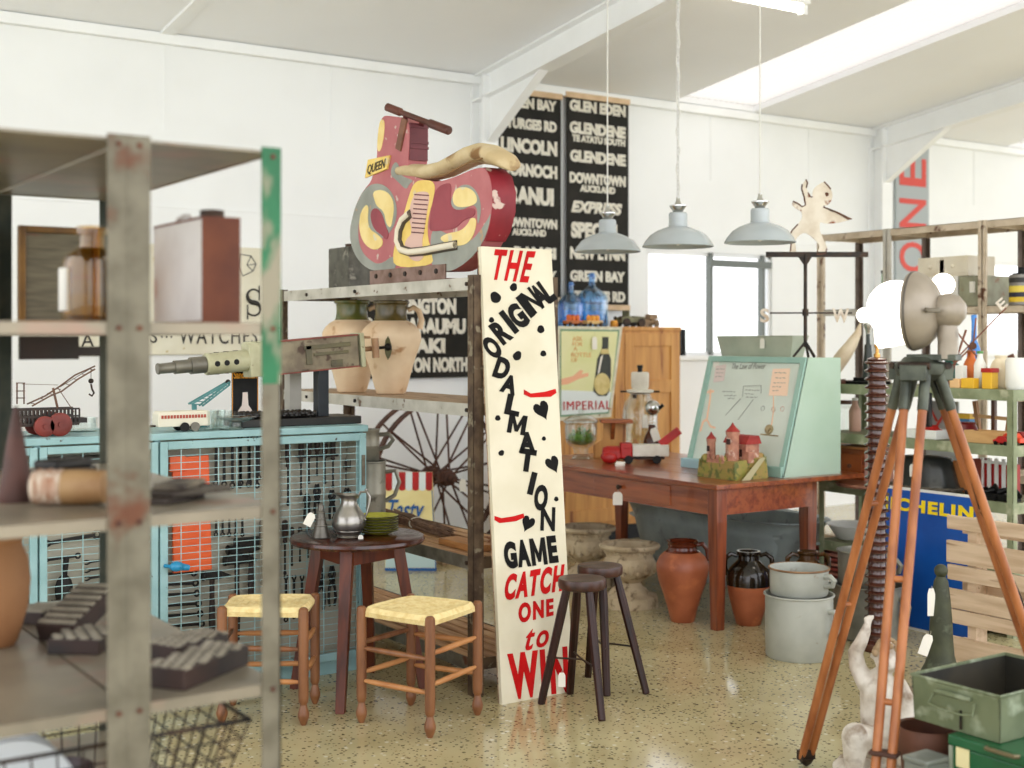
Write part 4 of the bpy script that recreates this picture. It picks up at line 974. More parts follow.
# seat
m = MB(); path = [(258, 322), (268, 314), (300, 312), (370, 318), (430, 304), (480, 278), (530, 252), (575, 240), (620, 246), (665, 266), (686, 282), (694, 296)]
rr = [.02, .04, .045, .048, .048, .05, .054, .058, .056, .046, .036, .02]
rs = []
for (x, y), r in zip(path, rr):
    p = cr_(x, y-4, RU+RT/2); rs.append([V((RU+RT/2 + (RT/2+.02)*min(1, r/.045)*math.cos(a), p.y, p.z + r*(.8*math.sin(a)))) for a in [2*PI*q/20 for q in range(20)]])
m.rings(rs); canvas = M('canvas_seat', (216, 200, 166), (200, 180, 142), 9, .85, 0, .1, c3=(150, 116, 76), s3=7, lo3=.6, hi3=.7)
st_ = part('seat', m, canvas, T, smooth=60)
m = MB(); m.tube([cr_(x, y+16, RU-.018) for x, y in path[3:-4]], .004, 6); part('piping', m, M('seat_piping', (150, 120, 80), rough=.8), st_)
# handlebar
m = MB(); a = V(cr_(186, 52, RU-.1)); hb0 = P(387, 107, 6.28); hb1 = P(450, 131, 6.06)
hd = (hb1-hb0); m.lat2(hb0, hb1, [(.016, 0), (.02, .005), (.02, .22), (.014, .24), (.014, .66), (.021, .69), (.021, .985), (.016, 1)], 16)
part('handlebar', m, M('grip_brown', (112, 66, 50), (84, 50, 40), 9, .55), T)
m = MB(); p = cr_(262, 96, RU-.004); q = cr_(236, 222, RU-.004); m.bar(p, q, .012, .05, up=(0, 1, 0))
part('fork_strap', m, M('strap_rust', (150, 110, 90), (120, 84, 66), 12, .6, .3), T, smooth=0, bevel=.002)
m = MB(); c = hb0.lerp(hb1, .55); m.bar(c, V((RU+RT-.02, cr_(270, 100).y, cr_(270, 105).z-.02)), .022); m.bar(hb0.lerp(hb1, .3), cr_(250, 100)+V((.02, 0, -.02)), .022)
part('bar_clamp', m, rmar, T, smooth=0)
# foot rail
m = MB(); a, b_ = cr_(128, 716), cr_(432, 700); m.bb(RU-.012, RU-.002, b_.y, a.y, zb, zb+.075); m.bb(RU-.012, RU+RT+.01, b_.y, a.y, zb, zb+.012)
fr = part('foot_rail', m, M('rail_worn', (158, 134, 124), (130, 104, 92), 14, .6, .3), T, smooth=0, bevel=.002)
for i in range(5):
    v = a.y+(b_.y-a.y)*(.1+.2*i); m = MB(); m.cyl((RU-.018, v, zb+.045), (RU-.01, v, zb+.045), .012, n=8); part('bolt', m, iron, fr)

# ================================================================ THE TALL DALMATIAN GAME SIGN
B0 = V((3.02, 4.535, 0.0)); BW, BH = .375, 1.94
lean = .165
UPV = V((0, lean, math.sqrt(BH*BH-lean*lean))).normalized(); RT_ = V((1, 0, 0)); NRM = RT_.cross(UPV)   # NRM points to the viewer side (-v)
T = thing('game_sign', 'tall cream painted game board with red and black lettering leaning on the shelf', 'sign', tuple(B0+V((BW/2, 0, 0))))
def bp(s_, t_, o=0): return B0 + RT_*(s_*BW) + UPV*(t_*BH) + NRM*o
def sp_(px, py):      # photo pixel -> board coordinates, using the board's four photographed corners
    t = (py-247.)/458.
    xl, xr = 480+20*t, 553+20.5*t
    s_ = (px-xl)/(xr-xl); yt, yb = 247+3*s_, 705-15*s_
    return s_, 1-(py-yt)/(yb-yt)
boardm = M('board_cream', (228, 221, 200), (218, 210, 186), 4, .5, 0, .04, c3=(204, 188, 150), s3=11, lo3=.7, hi3=.76)
m = MB(); m.prism([bp(0, 0), bp(1, 0), bp(1, 1), bp(0, 1)], -NRM*.022)
board = part('panel', m, boardm, T, smooth=0, bevel=.002)
m = MB(); w = .035
for s_ in (.06, .94): m.prism([bp(s_-.05, .0, -.022), bp(s_+.05, .0, -.022), bp(s_+.05, 1, -.022), bp(s_-.05, 1, -.022)], -NRM*.012)
part('back_batten', m, plankm, T, smooth=0)
signred = M('sign_red', (206, 28, 28), (186, 20, 24), 14, .6, spec=.15); signblk = M('sign_black', (16, 14, 13), (30, 27, 24), 14, .6, spec=.15)
hl = M('sign_highlight', (222, 218, 202), rough=.6)
def quad_text(body, pxs, mt, name, offset=.03, shear=0., hi=False):
    """letters fitted to the photographed quad bl, br, tr, tl"""
    vs, fs_ = textmesh(body, offset, shear, 1.25); q = [sp_(*p) for p in pxs]
    def mp(v, o, dx=0, dy=0):
        x, y = v[0]+dx, v[1]+dy
        s_ = (q[0][0]*(1-x)+q[1][0]*x)*(1-y) + (q[3][0]*(1-x)+q[2][0]*x)*y; t_ = (q[0][1]*(1-x)+q[1][1]*x)*(1-y) + (q[3][1]*(1-x)+q[2][1]*x)*y
        return bp(s_, t_, o)
    m = MB(); m.add([mp(v, .0008+v[2]*.0025) for v in vs], fs_)
    o = part(name, m, mt, board, smooth=0)
    return o
def letter(ch, cx, cy, w, h, ang, mt=signblk, offset=.055):
    w *= 1.14; h *= 1.04; offset = .03 if ch == 'N' else offset; c_, s_ = math.cos(math.radians(ang)), math.sin(math.radians(ang))
    pts = [(-w/2, h/2), (w/2, h/2), (w/2, -h/2), (-w/2, -h/2)]
    return quad_text(ch, [(cx+x*c_+y*s_, cy-x*s_+y*c_) for x, y in pts], mt, 'lettering', offset)
quad_text('THE', [(490, 281), (529, 284), (536, 252), (494, 250)], signred, 'lettering', .03, .12)
for ch, x, y, w, h, a in (('O', 491, 350, 12, 23, 38), ('R', 500, 334, 12, 24, 38), ('I', 508, 324, 5, 26, 38), ('G', 517, 318, 13, 26, 38), ('I', 525, 308, 5, 25, 38), ('N', 532, 302, 11, 25, 38), ('A', 540, 297, 11, 24, 36), ('L', 547.5, 292, 8, 25, 36)): letter(ch, x, y, w, h, a)
for ch, x, y, w, h, a in (('D', 501, 371, 13, 21, -18), ('A', 508, 387, 14, 18, -15), ('L', 512, 408, 13, 20, -12), ('M', 516, 427, 16, 19, -10), ('A', 526, 445, 15, 20, 0), ('T', 526, 463, 15, 22, -8), ('I', 531, 486, 5, 22, -14), ('O', 540, 500, 12, 25, -6), ('N', 547, 521, 13, 23, -2)): letter(ch, x, y, w, h, a)
for ch, x, y, w, h in (('G', 508.5, 557.5, 11, 26), ('A', 521.5, 555.5, 11.5, 26), ('M', 537, 553.5, 14, 26), ('E', 551.5, 551, 8.5, 26)): letter(ch, x, y, w, h, 7, signblk, .06)
quad_text('CATCH', [(502, 603), (562, 592), (564, 565), (504, 577)], signred, 'lettering', .05, .1)
quad_text('ONE', [(517, 625), (553, 616), (552, 599), (516, 605)], signred, 'lettering', .045, .1)
quad_text('to', [(522, 652), (547, 646), (547, 626), (525, 631)], signred, 'lettering', .02, .2)
quad_text('WIN', [(508, 700), (568, 691), (566, 646), (505, 655)], signred, 'lettering', .05)
# spots, hearts and the red cushions
def blob(cx, cy, rx, ry, ang=0, kind='o'):
    pts = []
    for i in range(22):
        a = 2*PI*i/22
        if kind == 'o': x, y = rx*math.cos(a)*(1+.1*math.sin(3*a)), ry*math.sin(a)
        else:
            x = rx*math.sin(a)**3; y = -ry*(13*math.cos(a)-5*math.cos(2*a)-2*math.cos(3*a)-math.cos(4*a))/15.
        c_, s_ = math.cos(ang), math.sin(ang); pts.append((cx+x*c_-y*s_, cy+x*s_+y*c_))
    m = MB(); m.prism([bp(*sp_(*p)) for p in pts], NRM*.002); return m
for cx, cy, rx, ry, an, kd in ((494.5, 299, 5, 6, -.5, 'o'), (513, 288.5, 3.5, 4.2, .3, 'o'), (490.5, 322, 2.5, 2.8, 0, 'o'), (541, 331, 3.6, 4, 0, 'o'), (516.5, 358, 4, 5, .5, 'o'), (543.5, 355.5, 3, 3, 0, 'o'), (496.5, 421, 2.6, 2.8, 0, 'o'), (543.5, 441, 2, 2.2, 0, 'o'), (500, 456, 2.6, 3, .6, 'o'), (556, 501, 2.2, 2.4, 0, 'o'), (541.5, 412, 8, 10, -.45, 'h'), (552.5, 466, 7, 9, -.45, 'h'), (526.5, 525.5, 6.5, 8.5, .4, 'h')):
    part('painted_heart' if kd == 'h' else 'painted_spot', blob(cx, cy, rx, ry, an, kd), signblk, board, smooth=0)
for pts in (((523, 392), (530, 396), (545, 394), (556, 391), (557, 395), (551, 399), (530, 400), (523, 397)), ((493, 519), (500, 521), (512, 519), (522, 516), (523, 520), (514, 524), (498, 526), (493, 523))):
    m = MB(); m.prism([bp(*sp_(*p)) for p in pts], NRM*.002); part('painted_cushion', m, signred, board, smooth=0)
# ================================================================ STOOLS AND ROUND TABLE
stoolw = M('stool_wood', (152, 106, 70), (122, 80, 50), 6, .45, stretch=(3, 3, .6), coat=.1)
stoolr = M('stretcher_wood', (200, 148, 98), (176, 122, 76), 6, .45, stretch=(1, 1, 1))
rush = M('rush_weave', (240, 222, 170), (228, 204, 146), 40, .75, 0, .3, stretch=(1, 1, 1), c3=(242, 222, 170), s3=60)
def rush_stool(name, label, feet, rz_=0):
    cx = sum(f[0] for f in feet)/4.; cy = sum(f[1] for f in feet)/4.; zs = .452
    T = thing(name, label, 'stool', (cx, cy, 0), 0, 'rush-seated stools')
    F_ = [V((f[0], f[1], 0)) for f in feet]; C_ = V((cx, cy, 0))
    prof = [(.010, 0), (.013, .006), (.022, .03), (.023, .045), (.016, .068), (.0135, .082), (.019, .092), (.0205, .11), (.0205, .44), (.019, .458), (.012, .466)]
    for f in F_:
        m = MB(); m.lathe(prof, f, 18); part('leg', m, stoolw, T)
    for (i, j) in ((0, 1), (1, 2), (2, 3), (3, 0)):
        zz = (.2, .32) if i % 2 == 0 else (.17, .30)
        for k, z in enumerate(zz):
            a, b_ = F_[i]+V((0, 0, z)), F_[j]+V((0, 0, z)); d = (b_-a).normalized()*.018
            m = MB(); m.lat2(a+d, b_-d, [(.007, 0), (.0105, .12), (.012, .5), (.0105, .88), (.007, 1)], 12); part('stretcher', m, stoolr if k == 0 or i < 2 else stoolw, T)
    # rush seat: four woven triangles meeting at the middle, sagging a little
    m = MB(); n = 16; top = []; 
    def corner(i): return C_ + (F_[i]-C_)*.97
    for i in range(4):
        A, B_ = corner(i), corner((i+1) % 4)
        rows = 12; prev = None
        for r in range(rows+1):
            t = r/rows; a = A.lerp(C_, t*.985); b_ = B_.lerp(C_, t*.985); ring = []
            for q in range(n+1):
                p = a.lerp(b_, q/n); edge = (1-t)
                e = min(q, n-q)/n
                out = (p - C_).normalized()*(.016*(1-t)*min(1, e*5))
                ridge = .0022*(1 if r % 2 else -1)
                p = p + out + V((0, 0, zs + .012 - .012*t - .012*math.sin(PI*min(1, t*1.2))*.4 + ridge - (.016 if r == 0 else 0)))
                ring.append(p)
            if prev:
                o = len(m.v); m.add(prev+ring, [(k, k+1, n+1+k+1, n+1+k) for k in range(n)])
            prev = ring
        # underside roll
        ring0 = [A.lerp(B_, q/n) + (A.lerp(B_, q/n)-C_).normalized()*(.016*min(1, min(q, n-q)/n*5)) + V((0, 0, zs-.006)) for q in range(n+1)]
        ring1 = [A.lerp(B_, q/n) + (A.lerp(B_, q/n)-C_).normalized()*(.008) + V((0, 0, zs-.026)) for q in range(n+1)]
        ring2 = [A.lerp(B_, q/n).lerp(C_, .25) + V((0, 0, zs-.024)) for q in range(n+1)]
        m.add(ring0+ring1+ring2, [(k, k+1, n+1+k+1, n+1+k) for k in range(n)] + [(n+1+k, n+1+k+1, 2*n+2+k+1, 2*n+2+k) for k in range(n)])
    part('rush_seat', m, rush, T, smooth=60)
    return T
def ft(px, py):
    p = on_z(px, py, 0); return (p.x, p.y)
rush_stool('rush_stool', 'rush-seated turned wooden stool nearest the viewer in front of the round table', [ft(430, 737.6), ft(477.5, 715), ft(411, 705), ft(361.5, 722.5)])
rush_stool('rush_stool', 'rush-seated turned wooden stool left of the round table, partly behind the green post', [ft(303.5, 725), ft(315, 703.5), ft(233, 705), ft(222, 723)])
# dark three-legged stools
darkw = M('dark_stool_wood', (62, 30, 19), (40, 20, 14), 7, .38, stretch=(4, 4, .5), spec=.35)
seatw = M('dark_stool_seat', (86, 52, 36), (56, 32, 22), 8, .35, stretch=(1, 6, 1), c3=(140, 110, 84), s3=5, lo3=.56, hi3=.72)
def milk_stool(label, c, feet, zs, r=.1):
    T = thing('milk_stool', label, 'stool', (c[0], c[1], 0), 0, 'dark three-legged stools')
    C_ = V((c[0], c[1], 0))
    m = MB(); m.lathe([(r*.86, zs-.045), (r*.97, zs-.04), (r, zs-.03), (r, zs-.008), (r*.97, zs), (r*.85, zs+.001), (r*.5, zs-.003), (0, zs-.004)], C_, 36); part('seat', m, seatw, T)
    tops = []
    for f in feet:
        F0 = V((f[0], f[1], 0)); tp = C_ + (F0-C_)*.36 + V((0, 0, zs-.042)); tops.append((F0, tp))
        m = MB(); m.lat2(F0, tp, [(.014, 0), (.0165, .01), (.019, .5), (.02, .8), (.017, 1)], 8); part('leg', m, darkw, T, smooth=20)
    mid = C_ + V((0, 0, zs*.37))
    for F0, tp in tops:
        m = MB(); p = F0.lerp(tp, .40); m.cyl(p + (p-mid).normalized()*.02, V((C_.x, C_.y, p.z)), .0042, n=8); part('tie_rod', m, iron, T)
    return T
c = at(582, 5.42); ms = milk_stool('dark three-legged stool with price tag, nearer to the tall sign', c, [ft(541, 704), ft(602, 721), ft(570, 694)], .538)
tagged(ms, V((ft(541, 704)[0], ft(541, 704)[1], 0)).lerp(V((c[0], c[1], .5)), .30) + V((.03, -.02, .015)), .03, .06, d=(cA, -sA, 0))
c2 = at(600, 5.72); milk_stool('dark three-legged stool behind and right of the one with the tag', c2, [ft(646.5, 694), ft(607, 696), ft(588, 677)], .54)
# round side table
tabw = M('side_table_wood', (84, 42, 26), (56, 27, 18), 6, .25, stretch=(1, 4, 1), c3=(116, 66, 40), s3=4, lo3=.6, hi3=.75, coat=.2)
legw = M('side_table_leg', (118, 60, 32), (84, 40, 22), 7, .4, stretch=(4, 4, .4))
C_ = V(at(357.5, 5.66)); ZT_ = .68
T = thing('round_table', 'dark round wooden side table with splayed square legs', 'table', (C_.x, C_.y, 0))
m = MB(); R_ = .293; m.lathe([(R_*.9, ZT_-.03), (R_*.985, ZT_-.026), (R_, ZT_-.016), (R_*.99, ZT_-.004), (R_*.97, ZT_), (0, ZT_)], C_, 56); part('tabletop', m, tabw, T)
fts = [ft(340.5, 713), ft(371, 672), ft(295, 688), ft(423, 688)]
tops = []
for f in fts:
    F0 = V((f[0], f[1], 0)); tp = C_ + (F0-C_)*.60 + V((0, 0, ZT_-.028)); tops.append(tp)
    dr = (F0-C_); rz = math.atan2(dr.y, dr.x); m = MB(); ax = V((math.cos(rz), math.sin(rz), 0)); ay = V((-math.sin(rz), math.cos(rz), 0))
    wq = [(-1, -1), (1, -1), (1, 1), (-1, 1)]
    m.rings([[F0 + ax*a*.019 + ay*b_*.019 for a, b_ in wq], [tp + ax*a*.026 + ay*b_*.026 for a, b_ in wq]]); part('leg', m, legw, T, smooth=0, bevel=.002)
for i, j in ((0, 2), (2, 1), (1, 3), (3, 0)):
    m = MB(); a, b_ = tops[i]+V((0, 0, -.038)), tops[j]+V((0, 0, -.038)); m.bar(a, b_, .02, .07); part('apron', m, legw, T, smooth=0)
# things on it
pewter = M('pewter', (168, 164, 158), (138, 134, 128), 9, .28, .9, .05)
def on_top(px, d): q = at(px, d); return (q[0], q[1], ZT_)
T = thing('pewter_jug', 'pewter jug with curled handle and spout on the round table', 'jug', on_top(349, 5.60))
m = L(); m.lathe([(.045, 0), (.052, .004), (.046, .012), (.055, .025), (.07, .05), (.073, .07), (.064, .1), (.044, .13), (.034, .15), (.033, .165), (.04, .178), (.046, .184), (.043, .184), (.03, .165), (.031, .15), (.06, .1), (.06, .03)], n=36)
for i, v in enumerate(m.v):     # pull the lip out into a spout on the camera's left
    if v.z > .16: 
        f = max(0, -(v.x*cA - v.y*sA))/.046; v.x -= cA*.03*f*f*(v.z-.16)/.024; v.y += sA*.03*f*f*(v.z-.16)/.024; v.z += .006*f
part('jug_body', m, pewter, T)
m = L(); hx = V((cA, -sA, 0)); m.tube([hx*a+V((0, 0, b_)) for a, b_ in ((.034, .165), (.05, .195), (.075, .197), (.09, .175), (.088, .14), (.078, .105), (.066, .085), (.072, .075))], [.004, .006, .006, .006, .0055, .005, .005, .004], 8); part('handle', m, pewter, T)
m = L(); m.ball(hx*.075+V((0, 0, .204)), .008, 8, 6); part('thumb_rest', m, pewter, T)
tagged(T, V(T.location)+V((.02, -.07, .02)), .022, .03, d=hx, L_=.004)
T = thing('oil_can', 'grey conical oil can with paper tag on the round table', 'can', on_top(321, 5.58))
m = L(); m.lathe([(.038, 0), (.04, .005), (.036, .02), (.022, .07), (.017, .1), (.0175, .112), (.013, .118), (.013, .14), (.009, .146), (.006, .152), (0, .153)], n=24); part('can_body', m, M('dull_lead', (120, 116, 108), (96, 92, 86), 12, .4, .7), T)
for i in range(3):
    m = L(); m.torus((0, 0, .112-.004*0-.028*i), .0185+.006*i, .002, n=20, m=6); part('ring', m, pewter, T)
tagged(T, V(T.location)+V((-.012*cA-.02, .01, .115)), .036, .058, tilt=-.5, d=hx, L_=.008)
pl = M('plate_green', (172, 172, 62), (190, 186, 88), 20, .28, 0, 0, spec=.6); plr = M('plate_rim', (62, 60, 34), rough=.4)
x, y, _ = on_top(377, 5.70)
for i in range(6):
    z = ZT_ + i*.0125; m = L(); m.lathe([(.045, 0), (.05, .002), (.07, .008), (.092, .018), (.094, .0195), (.091, .0205), (.068, .0105), (.046, .005), (0, .0045)], n=40)
    m.m = 1; m.torus((0, 0, .019), .0935, .0019, n=40, m=6)
    solo('plate', m, [pl, plr], 'yellow-green plate with dark rim, %s of the stack on the round table' % ('lowest', 'second from bottom', 'third from bottom', 'fourth from bottom', 'second from top', 'topmost')[i], 'plate', (x, y, z), group='stacked green plates')

# ================================================================ LONG TABLE
tw = M('red_table_wood', (166, 98, 58), (130, 68, 38), 4, .3, stretch=(8, .7, 8), c3=(178, 98, 52), s3=3, lo3=.55, hi3=.75, coat=.35)
tw2 = M('red_table_leg', (152, 84, 48), (116, 58, 32), 5, .35, stretch=(7, 7, .6), coat=.3)
TU0, TU1, TV0, TV1, TZ = 4.69, 5.83, 5.02, 6.92, .77
T = thing('long_table', 'long red-brown wooden table with drawer and square tapered legs', 'table', ((TU0+TU1)/2, (TV0+TV1)/2, 0))
for q in range(4):
    w_ = (TU1-TU0)/4; m = MB(); m.bb(TU0+q*w_, TU0+(q+1)*w_-.001, TV0, TV1, TZ-.026, TZ); part('top_board', m, tw, T, smooth=0, bevel=.004)
L4 = [(4.745, 5.075), (5.475, 5.12), (4.745, 6.80), (5.475, 6.78)]
for u, v in L4:
    m = MB(); a = .036; b_ = .026; m.rings([[(u-b_, v-b_, 0), (u+b_, v-b_, 0), (u+b_, v+b_, 0), (u-b_, v+b_, 0)], [(u-a, v-a, TZ-.2), (u+a, v-a, TZ-.2), (u+a, v+a, TZ-.2), (u-a, v+a, TZ-.2)], [(u-a, v-a, TZ-.026), (u+a, v-a, TZ-.026), (u+a, v+a, TZ-.026), (u-a, v+a, TZ-.026)]])
    part('leg', m, tw2, T, smooth=0, bevel=.003)
for (a, b_, c, d) in ((4.72, 4.745, 5.11, 6.765), (5.47, 5.495, 5.155, 6.745), (4.78, 5.44, 5.055, 5.08), (4.78, 5.44, 6.79, 6.815)):
    m = MB(); m.bb(a, b_, c, d, TZ-.165, TZ-.026); part('apron', m, tw, T, smooth=0)
dz0, dz1 = TZ-.15, TZ-.04
m = MB(); m.bb(4.713, 4.722, 5.42, 6.1, dz0, dz1); dw = part('drawer', m, tw, T, smooth=0, bevel=.003)
q = on_u(619, 487, 4.70); m = MB(); m.lat2((4.713, q.y, q.z), (4.685, q.y, q.z), [(.008, 0), (.008, .4), (.014, .6), (.014, .85), (.008, 1)], 14); part('knob', m, iron, dw)
tagged(dw, (4.690, q.y, q.z-.008), .055, .075, d=(cA, -sA, 0), L_=.02)
# mint display case
mint = M('mint_paint', (192, 212, 196), (184, 206, 188), 3, .5); mint2 = M('mint_frame', (166, 198, 186), (156, 190, 178), 5, .5)
V0, V1 = 5.09, 5.88; U0, U1, UB = 5.25, 5.44, 5.71; ZB, ZC = TZ, 1.43
T = thing('display_case', 'mint green desk-top display case with sloping front board of handwritten notes', 'display case', ((U0+UB)/2, (V0+V1)/2, TZ))
m = MB()
for v in (V0, V1-.018): m.prism([(U0, v, ZB), (UB, v, ZB), (UB, v, ZC), (U1, v, ZC)], (0, .018, 0))
m.bb(U1, UB-.001, V0+.019, V1-.019, ZC-.015, ZC-.001); m.bb(UB-.012, UB-.001, V0+.019, V1-.019, ZB+.002, ZC-.016); m.bb(U0+.02, UB-.013, V0+.019, V1-.019, ZB+.001, ZB+.012)
part('carcass', m, mint, T, smooth=0)
sl = V((U1-U0, 0, ZC-ZB)); SLn = sl.normalized(); nf = V((-sl.z, 0, sl.x)).normalized()
def cf(a, b_, o=0): return V((U0, V1 + (V0-V1)*a, ZB)) + sl*b_ + nf*o      # a: left to right, b: up
m = MB()
m.prism([cf(0, 0), cf(1, 0), cf(1, 1), cf(0, 1)], -nf*.006); fb = part('board', m, M('case_board', (222, 230, 220), (214, 222, 212), 4, .6, c3=(192, 196, 190), s3=3, lo3=.6, hi3=.75), T, smooth=0)
m = MB()
for a0, a1, b0, b1 in ((0, .045, 0, 1), (.955, 1, 0, 1), (.045, .955, .95, 1), (.045, .955, 0, .06)): m.prism([cf(a0, b0, .014), cf(a1, b0, .014), cf(a1, b1, .014), cf(a0, b1, .014)], -nf*.014)
part('frame', m, mint2, T, smooth=0, bevel=.002)
m = MB(); m.bb(U0-.05, U0, V0+.56, V1+.0, TZ, TZ+.055); part('ledge', m, M('pale_blue_ledge', (172, 206, 214), rough=.5), T, smooth=0, bevel=.003)
m = MB(); m.bb(U0-.02, U0, V0, V0+.2, TZ, TZ+.06); part('ledge', m, mint2, T, smooth=0, bevel=.003)
def sheet(m, a0, a1, b0, b1, o=.0015): m.prism([cf(a0, b0, o), cf(a1, b0, o), cf(a1, b1, o), cf(a0, b1, o)], -nf*.001)
def cpx(px, py):     # photo pixel on the sloping board -> board coordinates
    yt = 361 - 2*(px-702)/105.; 
    b_ = 1-(py-359)/(472.-359 + 7*(px-690)/100.); xl = 702-22*(1-b_); xr = 807-24*(1-b_)
    return ((px-xl)/(xr-xl), b_)
def csheet(m, pts, o=.0015): m.prism([cf(*cpx(*p), o) for p in pts], nf*.001)
m = MB(); csheet(m, [(772, 371), (790, 370), (787, 398), (768, 398)]); part('note_card', m, M('peach_card', (250, 222, 198), rough=.8), fb, smooth=0)
m = MB(); csheet(m, [(706, 364), (713, 362), (713, 368), (706, 371)]); part('note_card', m, paper, fb, smooth=0)
m = MB(); csheet(m, [(709, 369), (721, 367), (719, 384), (707, 386)]); part('note_card', m, M('pink_card', (226, 212, 206), rough=.8), fb, smooth=0)
cream = M('peach_line', (250, 214, 184), rough=.8)
m = MB()
def cline(m, pts, w=1.0, o=.002):
    for (x0, y0), (x1, y1) in zip(pts[:-1], pts[1:]):
        a, b_ = cf(*cpx(x0, y0), o), cf(*cpx(x1, y1), o); m.bar(a, b_, .0075*w, .0015, up=nf)
cline(m, [(704, 393), (704, 402), (701, 424), (697, 426), (694, 436)], 2); cline(m, [(701, 424), (706, 431), (711, 432)], 1.6); cline(m, [(700, 396), (708, 395)], 2)
part('drawn_line', m, cream, fb, smooth=0)
m = MB(); cline(m, [(773, 398), (773, 414), (771, 430)], .9); part('drawn_line', m, cream, fb, smooth=0)
pencil = M('pencil_grey', (150, 154, 146), rough=.8)
m = MB()
for pts in (((738, 402), (722, 419)), ((752, 402), (736, 423)), ((741, 389), (740, 400)), ((741, 389), (760, 388)), ((760, 388), (760, 396))): cline(m, pts, .35)
def scrib(m, x0, x1, y, seed):
    random.seed(seed); x = x0
    while x < x1: w_ = random.uniform(1.5, 4); cline(m, [(x, y+random.uniform(-.4, .4)), (min(x+w_, x1), y+random.uniform(-.4, .4))], .5); x += w_+1
for i, (x0, x1, y) in enumerate(((718, 732, 395), (720, 733, 399), (724, 732, 402), (743, 758, 393), (743, 752, 397), (744, 756, 400), (710, 719, 372), (710, 719, 376), (709, 717, 380), (774, 787, 375), (775, 786, 380), (773, 785, 385), (772, 781, 389), (772, 778, 393))): scrib(m, x0, x1, y, i)
part('pencil_note', m, pencil, fb, smooth=0)
m = MB(); o_ = cf(*cpx(727, 372), .002); e_ = cf(*cpx(764, 371), .002); m.text('The Law of Power', o_, e_-o_, SLn, (e_-o_).length, .035, .001, shear=.2); part('lettering', m, pencil, fb, smooth=0)
m = MB(); c = cf(*cpx(769, 432), .004); R_ = nf.to_track_quat('Z', 'Y').to_matrix()
m.cyl(c-nf*.004, c+nf*.006, .028, n=20); m.cyl(c, c+nf*.012, .012, n=12); cline(m, [(760, 437), (778, 438)], 1); part('drawn_dial', m, M('dial_tan', (186, 170, 132), (140, 126, 96), 40, .6), fb, smooth=30)
for i, (x, y) in enumerate(((762, 411), (773, 412), (782, 411))):
    m = MB(); m.torus(cf(*cpx(x, y), .002), .014, .0012, R=R_, n=18, m=5); part('drawn_circle', m, M('rose_line', (216, 176, 160), rough=.7) if i else pencil, fb, smooth=0)
# paper castle toy
cs0 = on_z(735, 481, TZ); x0, y0 = cs0.x, cs0.y
T = thing('toy_castle', 'lithographed toy castle on a green and tan mound before the mint case', 'toy', (x0+.11, y0+.14, TZ))
mound = M('litho_mound', (152, 150, 74), (176, 146, 92), 16, .6, c3=(112, 120, 66), s3=26, lo3=.5, hi3=.6); stonew = M('litho_wall', (196, 146, 122), (170, 120, 104), 26, .6, c3=(214, 190, 176), s3=18, lo3=.58, hi3=.64); roofm = M('litho_roof', (176, 66, 58), (150, 50, 48), 18, .6)
m = MB(); W_, D_, h = .25, .30, .125
def xy(a, b_, z): return (x0+a, y0+b_, TZ+z)
m.rings([[xy(0, 0, 0), xy(W_, 0, 0), xy(W_, D_, 0), xy(0, D_, 0)], [xy(.005, .01, h*.8), xy(W_-.005, .01, h*.95), xy(W_-.005, D_-.01, h*.85), xy(.005, D_-.01, h*.8)]])
for a, b_, r, z in ((.02, .25, .03, h*.8), (.23, .05, .035, h*.85), (.03, .12, .03, h*.78), (.2, .24, .04, h*.8)): m.ball(xy(a, b_, z), r, 10, 7)
part('mound', m, mound, T, smooth=50)
m = MB(); m.prism([xy(W_*.9, -.004, h*.9), xy(W_*.72, -.004, h*.9), xy(W_*.05, -.035, .0), xy(W_*.3, -.035, .0)], (0, -.004, .004)); part('ramp', m, M('ramp_grey', (182, 174, 140), rough=.7), T, smooth=0)
def tower(a, b_, r, z0, z1, zr, n=8):
    m = MB(); m.lathe([(r, TZ+z0), (r, TZ+z1-.02), (r*1.12, TZ+z1-.018), (r*1.12, TZ+z1)], (x0+a, y0+b_, 0), n); o = part('tower', m, stonew, T, smooth=0)
    m = MB(); m.lathe([(r*1.2, TZ+z1), (r*.5, TZ+(z1+zr)/2), (0, TZ+zr)], (x0+a, y0+b_, 0), n); part('tower_roof', m, roofm, o, smooth=0)
    m = MB(); m.bb(x0+a-r-.002, x0+a-r+.006, y0+b_-r*.35, y0+b_+r*.35, TZ+z1-.07, TZ+z1-.04); part('tower_window', m, M('litho_dark', (70, 44, 40), rough=.6), o, smooth=0)
tower(.06, .08, .034, .08, .26, .31); tower(.07, .262, .024, .07, .21, .25)
m = MB(); m.bb(x0+.11, x0+.21, y0+.03, y0+.19, TZ+.09, TZ+.19); m.bb(x0+.10, x0+.14, y0+.0, y0+.05, TZ+.09, TZ+.15); ho = part('keep', m, stonew, T, smooth=0)
m = MB(); m.prism([(x0+.10, y0+.02, TZ+.19), (x0+.22, y0+.02, TZ+.19), (x0+.2, y0+.02, TZ+.235), (x0+.13, y0+.02, TZ+.235)], (0, .18, 0)); part('keep_roof', m, roofm, ho, smooth=0)
m = MB()
for v in (.06, .11): m.bb(x0+.107, x0+.112, y0+v, y0+v+.02, TZ+.12, TZ+.16)
part('keep_window', m, M('litho_dark', (70, 44, 40)), ho, smooth=0)
m = MB()
for i in range(4): m.bb(x0+.004, x0+.014, y0+.1+.035*i, y0+.12+.035*i, TZ+.1, TZ+.13)
m.bb(x0+.004, x0+.012, y0+.09, y0+.25, TZ+.085, TZ+.105); part('curtain_wall', m, stonew, T, smooth=0)
